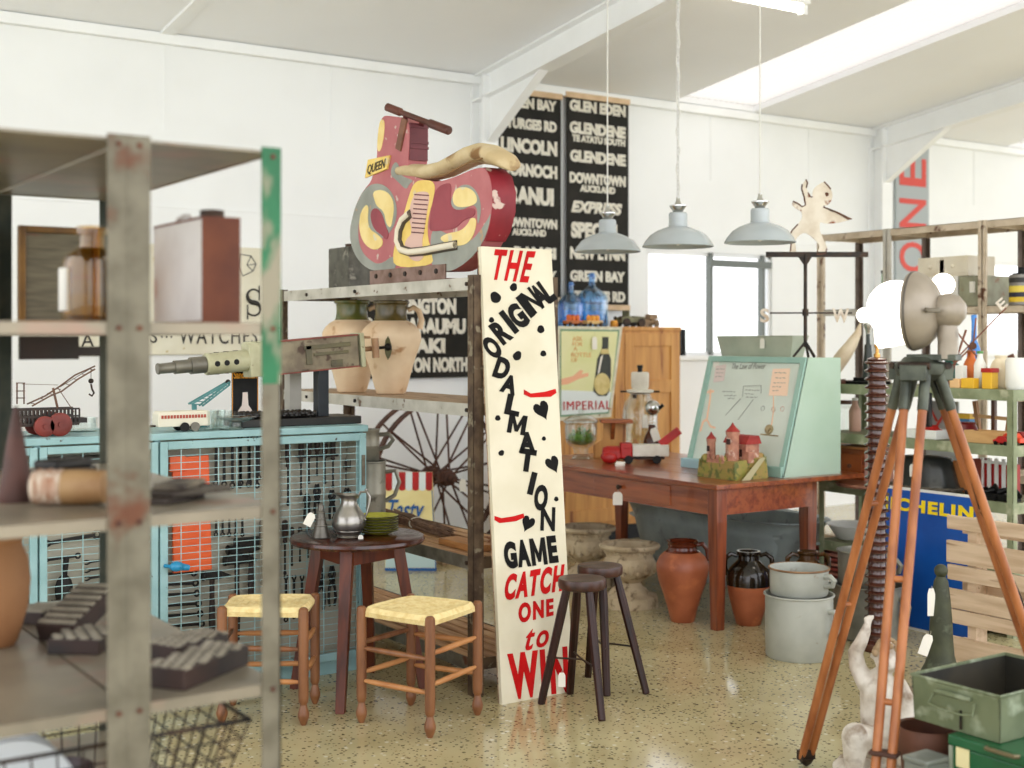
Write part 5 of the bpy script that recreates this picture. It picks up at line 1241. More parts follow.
# toy truck with tip trailer
hx = V((cA, -sA, 0)); hy = V((sA, cA, 0))
p = on_z(640, 463, TZ); T = thing('toy_truck', 'red toy truck with white tipper body and red ramp on the long table', 'toy', tuple(p), -YAW)
s_ = p.y/.78/1300*1.0; k = (8.05/1300)
def bx(m, x0, x1, y0, y1, z0, z1): m.bb((x0-640)*k, (x1-640)*k, y0, y1, z0, z1)
m = L(); bx(m, 620, 632, -.05, .05, .03, .125); m.bb((622-640)*k, (631-640)*k, -.052, .052, .085, .115); part('cab', m, redp, T, smooth=0, bevel=.01)
m = L(); m.lathe([(.0, 0), (.035, .004), (.045, .03), (.045, .11)], ((602-640)*k, 0, .06), 16, Matrix.Rotation(PI/2, 3, 'Y')); bx(m, 603, 620, -.045, .045, .03, .07); part('bonnet', m, redp, T, bevel=.004)
for y in (-.052, .052):
    m = L(); m.ball(((609-640)*k, y, .035), .042, 14, 8, sc=(1.15, .45, .8)); part('fender', m, redp, T)
m = L(); bx(m, 632, 668, -.055, .055, .045, .115); m.v = [v for v in m.v]; part('tipper_body', m, M('truck_white', (228, 224, 212), (214, 208, 194), 10, .5), T, smooth=0, bevel=.004)
m = L(); a = V(((660-640)*k, -.02, .115)); b_ = V(((679-640)*k, -.02, .205)); m.bar(a, b_, .05, .018, up=(0, 1, 0)); part('ramp', m, redp, T, smooth=0, bevel=.002)
m = L(); bx(m, 606, 664, -.03, .03, .025, .045); part('chassis', m, iron, T, smooth=0)
for px in (609, 628, 656):
    for y in (-.05, .05):
        m = L(); m.cyl(((px-640)*k, y-.009, .026), ((px-640)*k, y+.009, .026), .026, n=16); part('wheel', m, black, T)
p = on_z(620, 466, TZ); m = L(); m.prism([(-.03, 0, 0), (.03, .01, 0), (.032, .02, .01), (-.02, .012, .012)], (0, 0, .014)); solo('white_tag', m, paper, 'loose white card tag lying in front of the toy truck', 'tag', tuple(p), -YAW)
# terrarium
p = on_z(581, 459, TZ); T = thing('glass_terrarium', 'glass terrarium jar of green moss at the left end of the long table', 'terrarium', tuple(p))
m = L(); m.lathe([(.07, 0), (.075, .006), (.06, .012), (.045, .03), (.05, .07), (.085, .095), (.1, .12), (.105, .2), (.1, .225), (.108, .232), (.11, .238), (.1, .238), (.096, .225), (.1, .2), (.094, .12), (.07, .1)], n=36); part('glass_jar', m, clear, T)
m = L(); m.lathe([(.112, .236), (.108, .25), (.07, .275), (.03, .285), (.014, .29), (.02, .305), (.012, .318), (0, .32)], n=32); part('lid', m, clear, T)
m = L(); random.seed(4); moss = M('moss', (122, 160, 64), (92, 132, 44), 30, .9, 0, .4)
for i in range(420):
    a = random.random()*2*PI; r = .082*math.sqrt(random.random()); z = .115+random.random()*.085*(1-(r/.1)**2)
    p_ = V((r*math.cos(a), r*math.sin(a), z)); q = p_ + V((random.uniform(-.02, .02), random.uniform(-.02, .02), random.uniform(.004, .03)))
    s__ = V((random.uniform(-1, 1), random.uniform(-1, 1), random.uniform(-1, 1))).normalized()*.005
    m.add([p_-s__, p_+s__, q], [(0, 1, 2)])
m.ball((0, 0, .13), .078, 16, 10, sc=(1, 1, .55)); part('moss', m, moss, T, smooth=0, kind='stuff')
# bracket shelf leaning piece and glass apparatus
p = on_z(612, 458, TZ); pine = M('pine_wood', (216, 166, 98), (196, 142, 78), 3, .5, stretch=(7, 7, .6), c3=(150, 92, 44), s3=3, lo3=.62, hi3=.74); brownw = M('bracket_wood', (168, 100, 54), (140, 80, 42), 6, .5, stretch=(1, 1, 6))
T = thing('bracket_shelf', 'small wooden bracket shelf with corbel standing on the long table behind the truck', 'shelf', tuple(p), -YAW)
m = L(); m.prism([(-.12, 0, 0), (.09, 0, 0), (.09, 0, .23), (-.055, 0, .23), (-.06, 0, .12), (-.12, 0, .08)], (0, .02, 0)); part('back_board', m, pine, T, smooth=0, bevel=.002)
m = L(); m.bb(-.08, .125, -.11, .02, .23, .252); part('shelf_top', m, brownw, T, smooth=0, bevel=.003)
m = L(); m.prism([(-.01, 0, .23), (-.01, -.08, .23), (-.01, -.06, .19), (-.01, -.02, .15), (-.01, 0, .12)], (.025, 0, 0)); part('corbel', m, brownw, T, smooth=0)
p = V(at(640, 8.62, TZ)); T = thing('glass_still', 'tall glass jar apparatus with white canister top and black knob on the long table', 'apparatus', tuple(p), -YAW)
k = 8.62/1300
def zz(y): return H-(y-340)*k - TZ
m = L(); m.lathe([(.10, .004), (.112, .01), (.116, .05), (.116, zz(412)), (.1, zz(402)), (.075, zz(397)), (.06, zz(393)), (.07, zz(391)), (.066, zz(391)), (.066, zz(398)), (.108, zz(412)), (.108, .05), (.1, .014)], n=36); part('glass_jar', m, clear, T)
for i in range(5):
    m = L(); m.torus((0, 0, .08+.045*i), .1165, .0025, n=36, m=6); part('moulded_ring', m, clear, T)
m = L(); m.lathe([(.06, zz(394)), (.09, zz(392)), (.09, zz(390)), (.05, zz(389)), (.058, zz(387)), (.06, zz(374)), (.054, zz(372)), (0, zz(372))], n=28); part('canister', m, M('truck_white', (228, 224, 212)), T)
m = L(); m.cyl((0, 0, zz(373)), (0, 0, zz(368)), .016); m.cyl((0, 0, zz(368)), (0, 0, zz(365)), .02); part('knob', m, black, T)
m = L(); m.cyl((-.13, 0, zz(391.5)), (.13, 0, zz(391.5)), .006); m.cyl((-.04, -.05, zz(394)), (-.04, -.05, zz(398)), .014); part('cross_arm', m, iron, T)
m = L(); m.ball((.075, -.09, zz(407)), .05, 18, 10); part('chrome_bulb', m, chrome, T); m = L(); m.cyl((.11, -.11, zz(408)), (.14, -.12, zz(404)), .012); part('tap', m, black, T)
tagged(T, V(p)+hx*.02+hy*-.13+V((0, 0, zz(412))), .04, .085, d=hx, L_=.012)
q = V(at(652, 8.3, TZ)); m = L(); m.lathe([(.05, 0), (.053, .01), (.053, .12), (.045, .15), (.025, .18), (.022, .21), (.026, .215), (.02, .22), (0, .22)], n=24); T2 = solo('brown_bottle', m, M('dark_brown_glaze', (92, 48, 28), (70, 36, 22), 8, .25), 'dark brown bottle with paper tag right of the glass jar apparatus', 'bottle', tuple(q))
m = MB(); t_ = V(q)+V((0, 0, .2)); 
tagged(T2, t_+hy*-.055, .05, .085, tilt=.35, d=hx, L_=.0)
p = on_z(645, 457, TZ); m = L(); pts = [(-.09, 0, 0), (.07, 0, 0), (.07, 0, .02), (.05, 0, .055), (.01, 0, .065), (-.02, 0, .05), (-.06, 0, .12), (-.075, 0, .115), (-.05, 0, .04)]
m.prism(pts, (0, .03, 0)); solo('wooden_form', m, M('tan_wood2', (204, 156, 104), (180, 130, 82), 6, .55), 'tan shaped wooden form lying behind the toy truck', 'form', (p.x, p.y, TZ), -YAW, bevel=.004)

# ================================================================ PINE WARDROBE, SIGN AND THINGS ON TOP
WV = 7.75; u0, u1, zt = 5.50, on_v(680, 340, WV).x, 1.632
T = thing('pine_wardrobe', 'pale pine wardrobe with panelled door against the back wall', 'wardrobe', ((u0+u1)/2, WV+.25, 0))
m = MB(); m.bb(u0, u1, WV, D-.03, .12, zt); part('carcass', m, pine, T, smooth=0, bevel=.003)
m = MB(); m.bb(u0+.02, u1-.02, WV+.03, D-.05, 0, .12); part('plinth', m, black, T, smooth=0)
m = MB(); m.bb(u0-.015, u1+.002, WV-.015, D-.03, zt-.03, zt); part('cornice', m, pine, T, smooth=0, bevel=.004)
dm = (u0+u1)/2 + .1
for a, b_ in ((u0+.02, dm-.003), (dm+.003, u1-.02)):
    m = MB(); zl, zh = .16, zt-.05
    for q in ((a, a+.09, zl, zh), (b_-.09, b_, zl, zh), (a+.09, b_-.09, zl, zl+.1), (a+.09, b_-.09, zh-.1, zh), (a+.09, b_-.09, 1.12, 1.22)): m.bb(q[0], q[1], WV-.02, WV, q[2], q[3])
    d = part('door', m, pine, T, smooth=0, bevel=.003)
    m = MB(); m.bb(a+.09, b_-.09, WV-.008, WV, zl+.1, 1.12); m.bb(a+.09, b_-.09, WV-.008, WV, 1.22, zh-.1); part('door_panel', m, pine, d, smooth=0)
    m = MB(); m.ball((a+.03 if a > dm else b_-.03, WV-.035, .9), .018); part('knob', m, pine, d)
a = on_v(681, 331, D-.2); m = MB(); m.bb(a.x+.0, a.x+.035, D-.3, D-.25, 1.40, 1.62); 
# imperial sign leaning on the wardrobe
SV = 7.69; e0, e1 = on_v(561, 328, SV), on_v(617, 415, SV); SU, SW_, SZ0, SZ1 = e0.x, on_v(620, 340, SV).x-e0.x, on_v(600, 417, SV).z, on_v(600, 326.5, SV).z
T = thing('stout_sign', 'old enamel advertising sign with dark bottle and red letters on the wardrobe front', 'sign', (SU+SW_/2, SV, SZ0))
def ip(px, py, o=0):
    q = on_v(px, py, SV); q.y -= o; return q
m = MB(); m.prism([ip(558, 326), ip(622.5, 327), ip(611, 417), ip(558, 421)], (0, .012, 0)); pn = part('panel', m, M('sign_rim', (224, 220, 200), (200, 194, 170), 12, .5, c3=(150, 110, 80), s3=20, lo3=.66, hi3=.7), T, smooth=0)
m = MB(); m.prism([ip(560, 329, .002), ip(619.5, 330, .002), ip(608.5, 413.5, .002), ip(560, 417, .002)], (0, .001, 0)); part('border', m, M('sign_green_line', (120, 158, 128), rough=.5), pn, smooth=0)
m = MB(); m.prism([ip(561, 331, .003), ip(617.8, 331.5, .003), ip(611, 392, .003), ip(561, 390, .003)], (0, .001, 0)); part('field', m, M('sign_lime', (224, 224, 168), (232, 228, 184), 3, .5), pn, smooth=0)
m = MB(); m.prism([ip(561, 390, .003), ip(611, 392, .003), ip(607.5, 412, .003), ip(561, 415, .003)], (0, .001, 0)); part('field', m, M('sign_pale', (226, 232, 230), rough=.5), pn, smooth=0)
m = MB(); bt = [(602, 337), (608, 337), (608, 345), (607.5, 351), (610.5, 359), (610.5, 376), (609, 391), (606, 396), (598, 396), (593, 391), (595, 376), (597, 359), (601, 351), (602, 345)]
m.prism([ip(x, y, .006) for x, y in bt], (0, .003, 0)); part('bottle_picture', m, M('stout_black', (44, 46, 38), (62, 66, 54), 10, .5), pn, smooth=0)
m = MB(); m.prism([ip(601.5+8*math.cos(a), 384+11*math.sin(a), .008) for a in [2*PI*i/20 for i in range(20)]], (0, .002, 0)); part('bottle_label', m, M('label_tan', (206, 186, 120), (222, 206, 150), 20, .5), pn, smooth=0)
m = MB(); m.prism([ip(x, y, .0075) for x, y in ((601, 349), (607.5, 349), (608.5, 354), (600, 354))], (0, .002, 0)); part('bottle_label', m, M('label_tan', (206, 186, 120), (222, 206, 150), 20, .5), pn, smooth=0)
m = MB(); m.prism([ip(x, y, .0075) for x, y in ((600, 357), (602.5, 354.5), (599, 372), (597, 374))], (0, .001, 0)); part('bottle_gleam', m, paper, pn, smooth=0)
m = MB(); m.prism([ip(x, y, .005) for x, y in ((561, 379), (573, 376), (580, 370), (583, 371), (581, 374), (588, 373), (588, 376), (578, 379), (568, 384), (561, 385))], (0, .002, 0)); part('hand_picture', m, M('sign_flesh', (238, 184, 150), rough=.5), pn, smooth=0)
m = MB(); q0, q1 = ip(563, 410, .006), ip(610, 409, .006); m.text('IMPERIAL', q0, (q1-q0), (0, 0, 1), (q1-q0).length*1.0, abs(ip(590, 401).z-ip(590, 409.5).z), .003, offset=-.005, sp=1.15); part('lettering', m, signred, pn, smooth=0)
fnt = M('sign_faint', (232, 186, 130), rough=.6)
m = MB()
for s__, x0_, x1_, y0_, y1_ in (('ASK', 572, 582, 341, 336.5), ('FOR', 572, 582, 346, 342), ('A', 573, 577, 351, 347), ('BOTTLE', 571, 591, 357, 352.5), ('OF', 571, 577, 362, 358)):
    q0, q1 = ip(x0_, y0_, .005), ip(x1_, y0_, .005); m.text(s__, q0, (q1-q0), (0, 0, 1), (q1-q0).length, abs(ip(580, y0_).z-ip(580, y1_).z), .002)
part('lettering', m, fnt, pn, smooth=0)
tagged(T, ip(593, 330, .02), .045, .095, d=(1, 0, 0), L_=.05)
# demijohns and toys on the wardrobe
bg = Mthin('blue_glass', (.56, .77, .95), .3)
def demijohn(px, v, r, hgt, label, n_top):
    x = on_v(px, 300, v).x; T = thing('blue_demijohn', label, 'bottle', (x, v, zt), 0, 'blue demijohns on the wardrobe')
    m = L(); m.lathe([(r*.9, 0), (r, .02), (r, hgt*.52), (r*.93, hgt*.6), (r*.6, hgt*.7), (r*.26, hgt*.78), (r*.2, hgt*.84), (r*.2, hgt*.96), (r*.27, hgt*.965), (r*.27, hgt), (r*.17, hgt), (r*.16, hgt*.8), (r*.85, hgt*.58), (r*.92, .03)], n=32); part('glass_body', m, bg, T)
    m = L(); m.cyl((0, 0, hgt*.955), (0, 0, hgt*1.04), r*.16); part('stopper', m, M('blue_stopper', (70, 130, 190), rough=.4), T)
    return T
demijohn(592, 7.97, .125, .40, 'pale blue glass demijohn on the wardrobe, wholly visible', 1); demijohn(571, 8.0, .105, .33, 'deeper blue glass demijohn on the wardrobe, nearer the sign', 1)
def wagon(px, c1, label):
    x = on_v(px, 322, 7.80).x; T = thing('toy_wagon', label, 'toy', (x, 7.80, zt), 0, 'toy wagons on the wardrobe')
    m = L(); m.bb(-.075, .075, -.03, .03, .018, .045)
    part('wagon_body', m, c1[0], T, smooth=0, bevel=.004)
    for q in (-.04, .0, .04):
        m = L(); m.lathe([(.0, .045), (.018, .045), (.02, .07), (.012, .085), (0, .088)], (q, 0, 0), 12); part('load', m, c1[1], T)
    for q in (-.05, .05):
        for y in (-.032, .032):
            m = L(); m.cyl((q, y-.005, .016), (q, y+.005, .016), .016, n=12); part('wheel', m, iron, T)
o1, o2 = M('toy_orange', (226, 128, 48), (206, 104, 36), 20, .5), M('toy_amber', (240, 178, 74), (226, 150, 52), 20, .5); o3, o4 = M('toy_brown', (190, 116, 62), rough=.5), M('toy_sand', (226, 192, 132), rough=.5)
wagon(573, (o3, o1), 'rust-orange toy wagon on the wardrobe beside the tall sign'); wagon(593, (o4, o2), 'amber toy wagon on the wardrobe in the middle of the toys')
x = on_v(614, 324, 7.84).x; m = L(); m.lathe([(.028, 0), (.03, .01), (.03, .04), (.02, .05), (0, .05)], n=16); solo('amber_pot', m, o2, 'tiny amber pot between the amber wagon and the jeeps', 'pot', (x, 7.84, zt))
jg = M('jeep_olive', (142, 140, 110), (112, 108, 84), 12, .6); jt = M('jeep_tan', (166, 138, 104), (138, 112, 82), 12, .6)
def jeep(px, v, mt, label, flip=1, k=1.):
    x = on_v(px, 324, v).x; T = thing('toy_jeep', label, 'toy', (x, v, zt), 0, 'toy jeeps on the wardrobe')
    m = L(); m.prism([(-.11*k, -.045*k, .03*k), (.11*k, -.045*k, .03*k), (.11*k, -.045*k, .075*k), (.03*k, -.045*k, .08*k), (.0, -.045*k, .062*k), (-.03*k, -.045*k, .08*k), (-.11*k, -.045*k, .068*k)], (0, .09*k, 0)); part('body', m, mt, T, smooth=0, bevel=.005)
    m = L(); m.bb(-.042*k, -.034*k, -.04*k, .04*k, .075*k, .12*k) if flip > 0 else m.prism([(-.01*k, -.04*k, .08*k), (.1*k, -.04*k, .08*k), (.09*k, -.04*k, .13*k), (0, -.04*k, .13*k)], (0, .08*k, 0)); part('windscreen' if flip > 0 else 'hood', m, mt, T, smooth=0)
    for q in (-.07*k, .07*k):
        for y in (-.048*k, .048*k):
            m = L(); m.cyl((q, y-.009, .032*k), (q, y+.009, .032*k), .032*k, n=16); part('wheel', m, iron if flip > 0 else jt, T)
    m = L(); m.ball((-.115*k, -.03*k, .065*k), .014*k, 8, 6); m.ball((-.115*k, .03*k, .065*k), .014*k, 8, 6); part('headlamp', m, iron, T)
jeep(630, 7.85, jg, 'olive toy jeep with dark wheels on the wardrobe', 1, 1.05); jeep(648, 8.0, jt, 'tan toy truck behind the olive jeep on the wardrobe edge', -1, .8)
a = on_v(682.5, 340, D-.12); m = MB(); m.bb(a.x-.02, a.x+.02, D-.14, D-.065, 1.40, 1.62); m.bb(a.x-.012, a.x+.012, D-.145, D-.14, 1.42, 1.60); solo('black_book', m, black, 'narrow black book standing on the window sill by the wardrobe', 'book', (a.x, D-.1, 1.40), bevel=.003)

# ================================================================ UNDER THE LONG TABLE
T = thing('galvanised_bath', 'long grey galvanised bath on the floor under the long table', 'bath', (5.86, 6.22, 0))
BL, BWd, BHt = .78, .30, .44
def oval(a, b_, z, n=40, e=.6): return [V((5.86 + b_*math.copysign(abs(math.cos(2*PI*q/n))**e, math.cos(2*PI*q/n)), 6.22 + a*math.copysign(abs(math.sin(2*PI*q/n))**e, math.sin(2*PI*q/n)), z)) for q in range(n)]
m = MB(); m.rings([oval(BL*.78, BWd*.8, .0), oval(BL*.8, BWd*.83, .012), oval(BL*.93, BWd*.95, BHt*.75), oval(BL*.935, BWd*.965, BHt*.78), oval(BL*.94, BWd*.955, BHt*.81), oval(BL, BWd, BHt-.02), oval(BL+.02, BWd+.02, BHt-.008), oval(BL+.01, BWd+.01, BHt), oval(BL-.012, BWd-.012, BHt-.012), oval(BL*.8, BWd*.83, .03)]); part('bath_body', m, galvd, T, smooth=50)
for s_ in (-1, 1):
    m = MB(); m.tube([(5.86-.08, 6.22+s_*(BL*.97), .3), (5.86-.08, 6.22+s_*(BL+.06), .32), (5.86+.08, 6.22+s_*(BL+.06), .32), (5.86+.08, 6.22+s_*(BL*.97), .3)], .01); part('handle', m, galvd, T)
m = MB(); q = on_u(738, 512, 5.45); m.tube([on_u(738, 500, 5.5)+V((0, 0, .1)), on_u(737, 512, 5.5), on_u(739, 535, 5.5), on_u(734, 560, 5.5), on_u(729, 585, 5.5)+V((-.02, 0, 0)), on_u(731, 606, 5.5)*1], .006, 7)
stone = M('weathered_stone', (206, 190, 162), (184, 166, 138), 9, .9, 0, .3, c3=(132, 114, 90), s3=22, lo3=.56, hi3=.7)
def urn(px, d, k, label):
    x, y, _ = at(px, d); T = thing('stone_urn', label, 'urn', (x, y, 0), .3, 'stone urns')
    m = L(); m.lathe([(r*k, z*k) for r, z in ((.09, .1), (.07, .12), (.062, .135), (.08, .15), (.12, .175), (.145, .21), (.15, .245), (.142, .27), (.135, .28), (.137, .32), (.15, .326), (.172, .332), (.178, .345), (.172, .356), (.15, .358), (.135, .35), (.125, .3), (.13, .22), (.08, .18))], n=44)
    for i in range(26): a = 2*PI*i/26; m.ball((.139*k*math.cos(a), .139*k*math.sin(a), .312*k), .011*k, 6, 5)
    for i in range(10):
        a = 2*PI*i/10; m.ball((.148*k*math.cos(a), .148*k*math.sin(a), .225*k), .026*k, 8, 6, sc=(.7, .7, 1.2)); m.ball((.135*k*math.cos(a+.3), .135*k*math.sin(a+.3), .2*k), .018*k, 7, 5)
    part('bowl', m, stone, T)
    m = L(); m.lathe([(.17*k, 0), (.172*k, .03*k), (.165*k, .06*k), (.12*k, .075*k), (.1*k, .1*k)], n=10 if px > 600 else 32); part('foot', m, stone, T, smooth=20)
    return T
urn(629.5, 7.5, 1.0, 'pale carved stone urn on round foot beside the red clay jar'); urn(587, 8.15, 1.02, 'carved stone urn half hidden behind the tall sign')
# clay jar
x, y, _ = at(682.5, 7.08)
terra = M('terracotta', (182, 112, 78), (158, 92, 62), 6, .45, 0, .08, c3=(196, 124, 84), s3=9, lo3=.58, hi3=.7); glz = M('brown_glaze', (112, 54, 28), (82, 38, 22), 10, .18)
T = thing('clay_jar', 'tall red terracotta jar with brown glazed neck by the table leg', 'jar', (x, y, 0), 0)
m = L(); m.lathe([(.062, 0), (.066, .005), (.078, .06), (.105, .15), (.13, .22), (.143, .28), (.142, .315), (.125, .35), (.1, .375), (.085, .385)], n=44); part('jar_body', m, terra, T)
m = L(); m.lathe([(.1, .374), (.088, .384), (.08, .39), (.076, .405), (.082, .415), (.077, .42), (.08, .43), (.088, .437), (.08, .44), (.068, .436), (.066, .41), (.07, .39)], n=40); part('glazed_neck', m, glz, T, label='glossy brown glazed neck')
for s_ in (0.0,):
    m = L(); r_ = V((math.cos(-.6), math.sin(-.6), 0)); m.tube([r_*.078+V((0, 0, .415)), r_*.11+V((0, 0, .42)), r_*.135+V((0, 0, .39)), r_*.14+V((0, 0, .35)), r_*.132+V((0, 0, .33))], [.012, .014, .014, .014, .012], 10); part('handle', m, glz, T)
m = L(); r_ = V((math.cos(-2.2), math.sin(-2.2), 0))
def jug(px, d, hgt, r, label, top, bot, zsplit):
    x, y, _ = at(px, d); T = thing('glazed_jug', label, 'jug', (x, y, 0), -YAW)
    pr = [(.52, 0), (.56, .01), (.72, .18), (.92, .42), (1, .58), (.99, .66), (.88, .76), (.62, .84), (.48, .88), (.46, .94), (.54, .97), (.54, 1), (.42, 1), (.4, .9), (.8, .72)]
    lo_ = [p for p in pr[:6] if p[1] <= zsplit]; rest = [p for p in pr if p not in lo_]
    import bisect
    rs = lo_[-1][0] + (rest[0][0]-lo_[-1][0])*(zsplit-lo_[-1][1])/(rest[0][1]-lo_[-1][1])
    m = L(); m.lathe([(a*r, b_*hgt) for a, b_ in lo_ + [(rs, zsplit)]], n=40); part('clay_base', m, bot, T)
    m = L(); m.lathe([(a*r*1.004, b_*hgt) for a, b_ in [(rs, zsplit-.01), (rs*1.0, zsplit)] + rest], n=40); part('glazed_top', m, top, T, label='dark glossy glazed upper half')
    for s_ in (-1, 1):
        m = L(); m.tube([(s_*r*a, 0, hgt*b_) for a, b_ in ((.5, .93), (.8, .96), (1.06, .9), (1.08, .78), (.95, .68))], [.01, .013, .014, .013, .012], 9); part('handle', m, top, T)
    return T
jug(748.5, 7.0, .395, .118, 'two-handled jug glazed black above bare terracotta, next to the enamel pails', M('black_glaze', (34, 28, 22), (60, 44, 24), 8, .12), terra, .55)
jug(808, 7.12, .375, .105, 'brown glazed two-handled jug behind the stacked pails', M('honey_glaze', (104, 72, 38), (70, 52, 28), 9, .18), terra, .3)
enamel = M('grey_enamel', (190, 192, 184), (172, 174, 166), 5, .4, .1, .03, c3=(146, 132, 110), s3=9, lo3=.66, hi3=.72); enr = M('rim_rust', (160, 128, 96), (130, 100, 74), 16, .6)
def pail(px, d, z, r, hgt, label, mt=enamel, hd=None):
    x, y, _ = at(px, d); T = thing('metal_pail', label, 'pail', (x, y, z), -YAW, 'stacked metal pails')
    m = L(); m.lathe([(r*.95, 0), (r*.985, .008), (r, hgt*.5), (r*1.0, hgt-.006), (r*1.03, hgt-.003), (r*1.03, hgt+.003), (r*.99, hgt+.003), (r*.97, hgt-.01), (r*.95, .02), (0, .015)], n=44); part('pail_body', m, mt, T)
    m = L(); m.torus((0, 0, hgt), r*1.025, .005, n=44, m=8); part('rim', m, enr if mt is enamel and z > .2 else mt, T)
    a0 = -.75; n_ = V((math.cos(a0), math.sin(a0), 0)); m = L(); m.tube([n_*r*.98+V((0, 0, hgt*.78)), n_*(r+.03)+V((0, 0, hgt*.8)), n_*(r+.05)+V((0, 0, hgt*.66)), n_*(r+.04)+V((0, 0, hgt*.48)), n_*r*.98+V((0, 0, hgt*.4))], [.013, .014, .014, .014, .012], 8); part('handle', m, mt, T)
    return T
pail(799, 6.3, 0, .162, .30, 'large grey enamel pail with side handle, lower of the pair by the dark jug')
pail(799, 6.3, .302, .14, .125, 'smaller grey enamel pail nested on the large one, rusty rim, by the dark jug')
galv2 = M('galv_pail', (156, 154, 142), (130, 128, 118), 8, .45, .4, .05)
pail(868, 6.72, 0, .175, .27, 'ribbed galvanised tub behind the tripod leg, lower of its pair', galv2)
pail(866, 6.72, .272, .142, .17, 'open galvanised pail stacked on the ribbed tub', galv2)

# ================================================================ BUS BLINDS ON THE WALL
bt_ = M('blind_black', (48, 46, 42), (58, 55, 50), 5, .7, spec=.2); btx = M('blind_white', (232, 228, 216), (216, 210, 196), 20, .7, c3=(150, 146, 136), s3=60, lo3=.66, hi3=.72); batten = M('blind_batten', (226, 200, 168), (212, 184, 150), 8, .6)
def blind(label, x0, x1, ytl, ybl, lines, wood=True, fold=.0):
    bv = D-.045; a = on_v(x0, ytl, bv); b_ = on_v(x1, ytl, bv); z1_ = a.z; z0_ = on_v(x0, ybl, bv).z
    T = thing('destination_blind', label, 'sign', ((a.x+b_.x)/2, bv, z0_), 0, None)
    m = MB(); m.bb(a.x, b_.x, bv, bv+.004, z0_, z1_); cl = part('cloth', m, bt_, T, smooth=0)
    if wood:
        for z in (z1_, z0_-.045):
            m = MB(); m.bb(a.x-.01, b_.x+.01, bv-.012, D-.012, z, z+.045); part('batten', m, batten, T, smooth=0, bevel=.004)
    else:
        m = MB(); m.bb(a.x, b_.x, bv-.004, D-.012, z1_, z1_+.012); part('hanging_strip', m, bt_, T, smooth=0)
    for ln in lines:
        m = MB(); s_, lx0, lx1, ly0, ly1 = ln[:5]; sh = ln[5] if len(ln) > 5 else 0
        p0, p1 = on_v(lx0, (ly0+ly1)/2, bv), on_v(lx1, (ly0+ly1)/2, bv); mx = (lx0+lx1)/2
        zt_, zb_ = on_v(mx, ly0, bv).z, on_v(mx, ly1, bv).z
        m.text(s_, (p0.x, bv-.0005, zb_), (1, 0, 0), (0, 0, 1), p1.x-p0.x, zt_-zb_, .003, offset=.06, shear=sh); part('lettering', m, btx, cl, smooth=0)
    return T
blind('long black destination blind starting GLEN EDEN, right of the pair', 566.5, 628.5, 97, 304, (('GLEN EDEN', 569.5, 625.5, 102.5, 114), ('GLENDENE', 569.5, 625.5, 124, 136), ('TE ATATU SOUTH', 572, 625, 137, 144), ('GLENDENE', 570, 625.5, 152, 164), ('DOWNTOWN', 569.5, 625.5, 174, 185), ('AUCKLAND', 580, 615, 186, 193), ('EXPRESS', 571, 622, 202, 214, .25), ('SPECIAL', 571, 621, 223, 239), ('NEW LYNN', 570, 625, 248, 260), ('GREEN BAY', 570, 625, 271, 282), ('STURGES RD', 570, 625, 291, 302)))
blind('long black destination blind listing LINCOLN and RANUI, left of the pair', 499, 561, 92, 296, (('GREEN BAY', 502, 556.5, 98, 109), ('STURGES RD', 502, 556.5, 119, 130), ('LINCOLN', 500.5, 557, 139, 154), ('DORNOCH', 502, 557, 164, 177), ('RANUI', 509, 553.5, 187, 205), ('DOWNTOWN', 502, 557, 218, 228), ('AUCKLAND', 512, 546, 229, 236), ('RANGI', 514, 556, 247, 259), ('GREEN BAY', 502, 556.5, 270, 281)))
blind('black destination blind starting WELLINGTON behind the oil jars', 364, 471, 289, 379, (('WELLINGTON', 375, 456, 297.5, 314), ('PARAPARAUMU', 364.5, 465.5, 318, 334), ('OTAKI', 388, 445, 338, 353.5), ('PALMERSTON NORTH', 366, 467.5, 357.5, 372.5)), False)
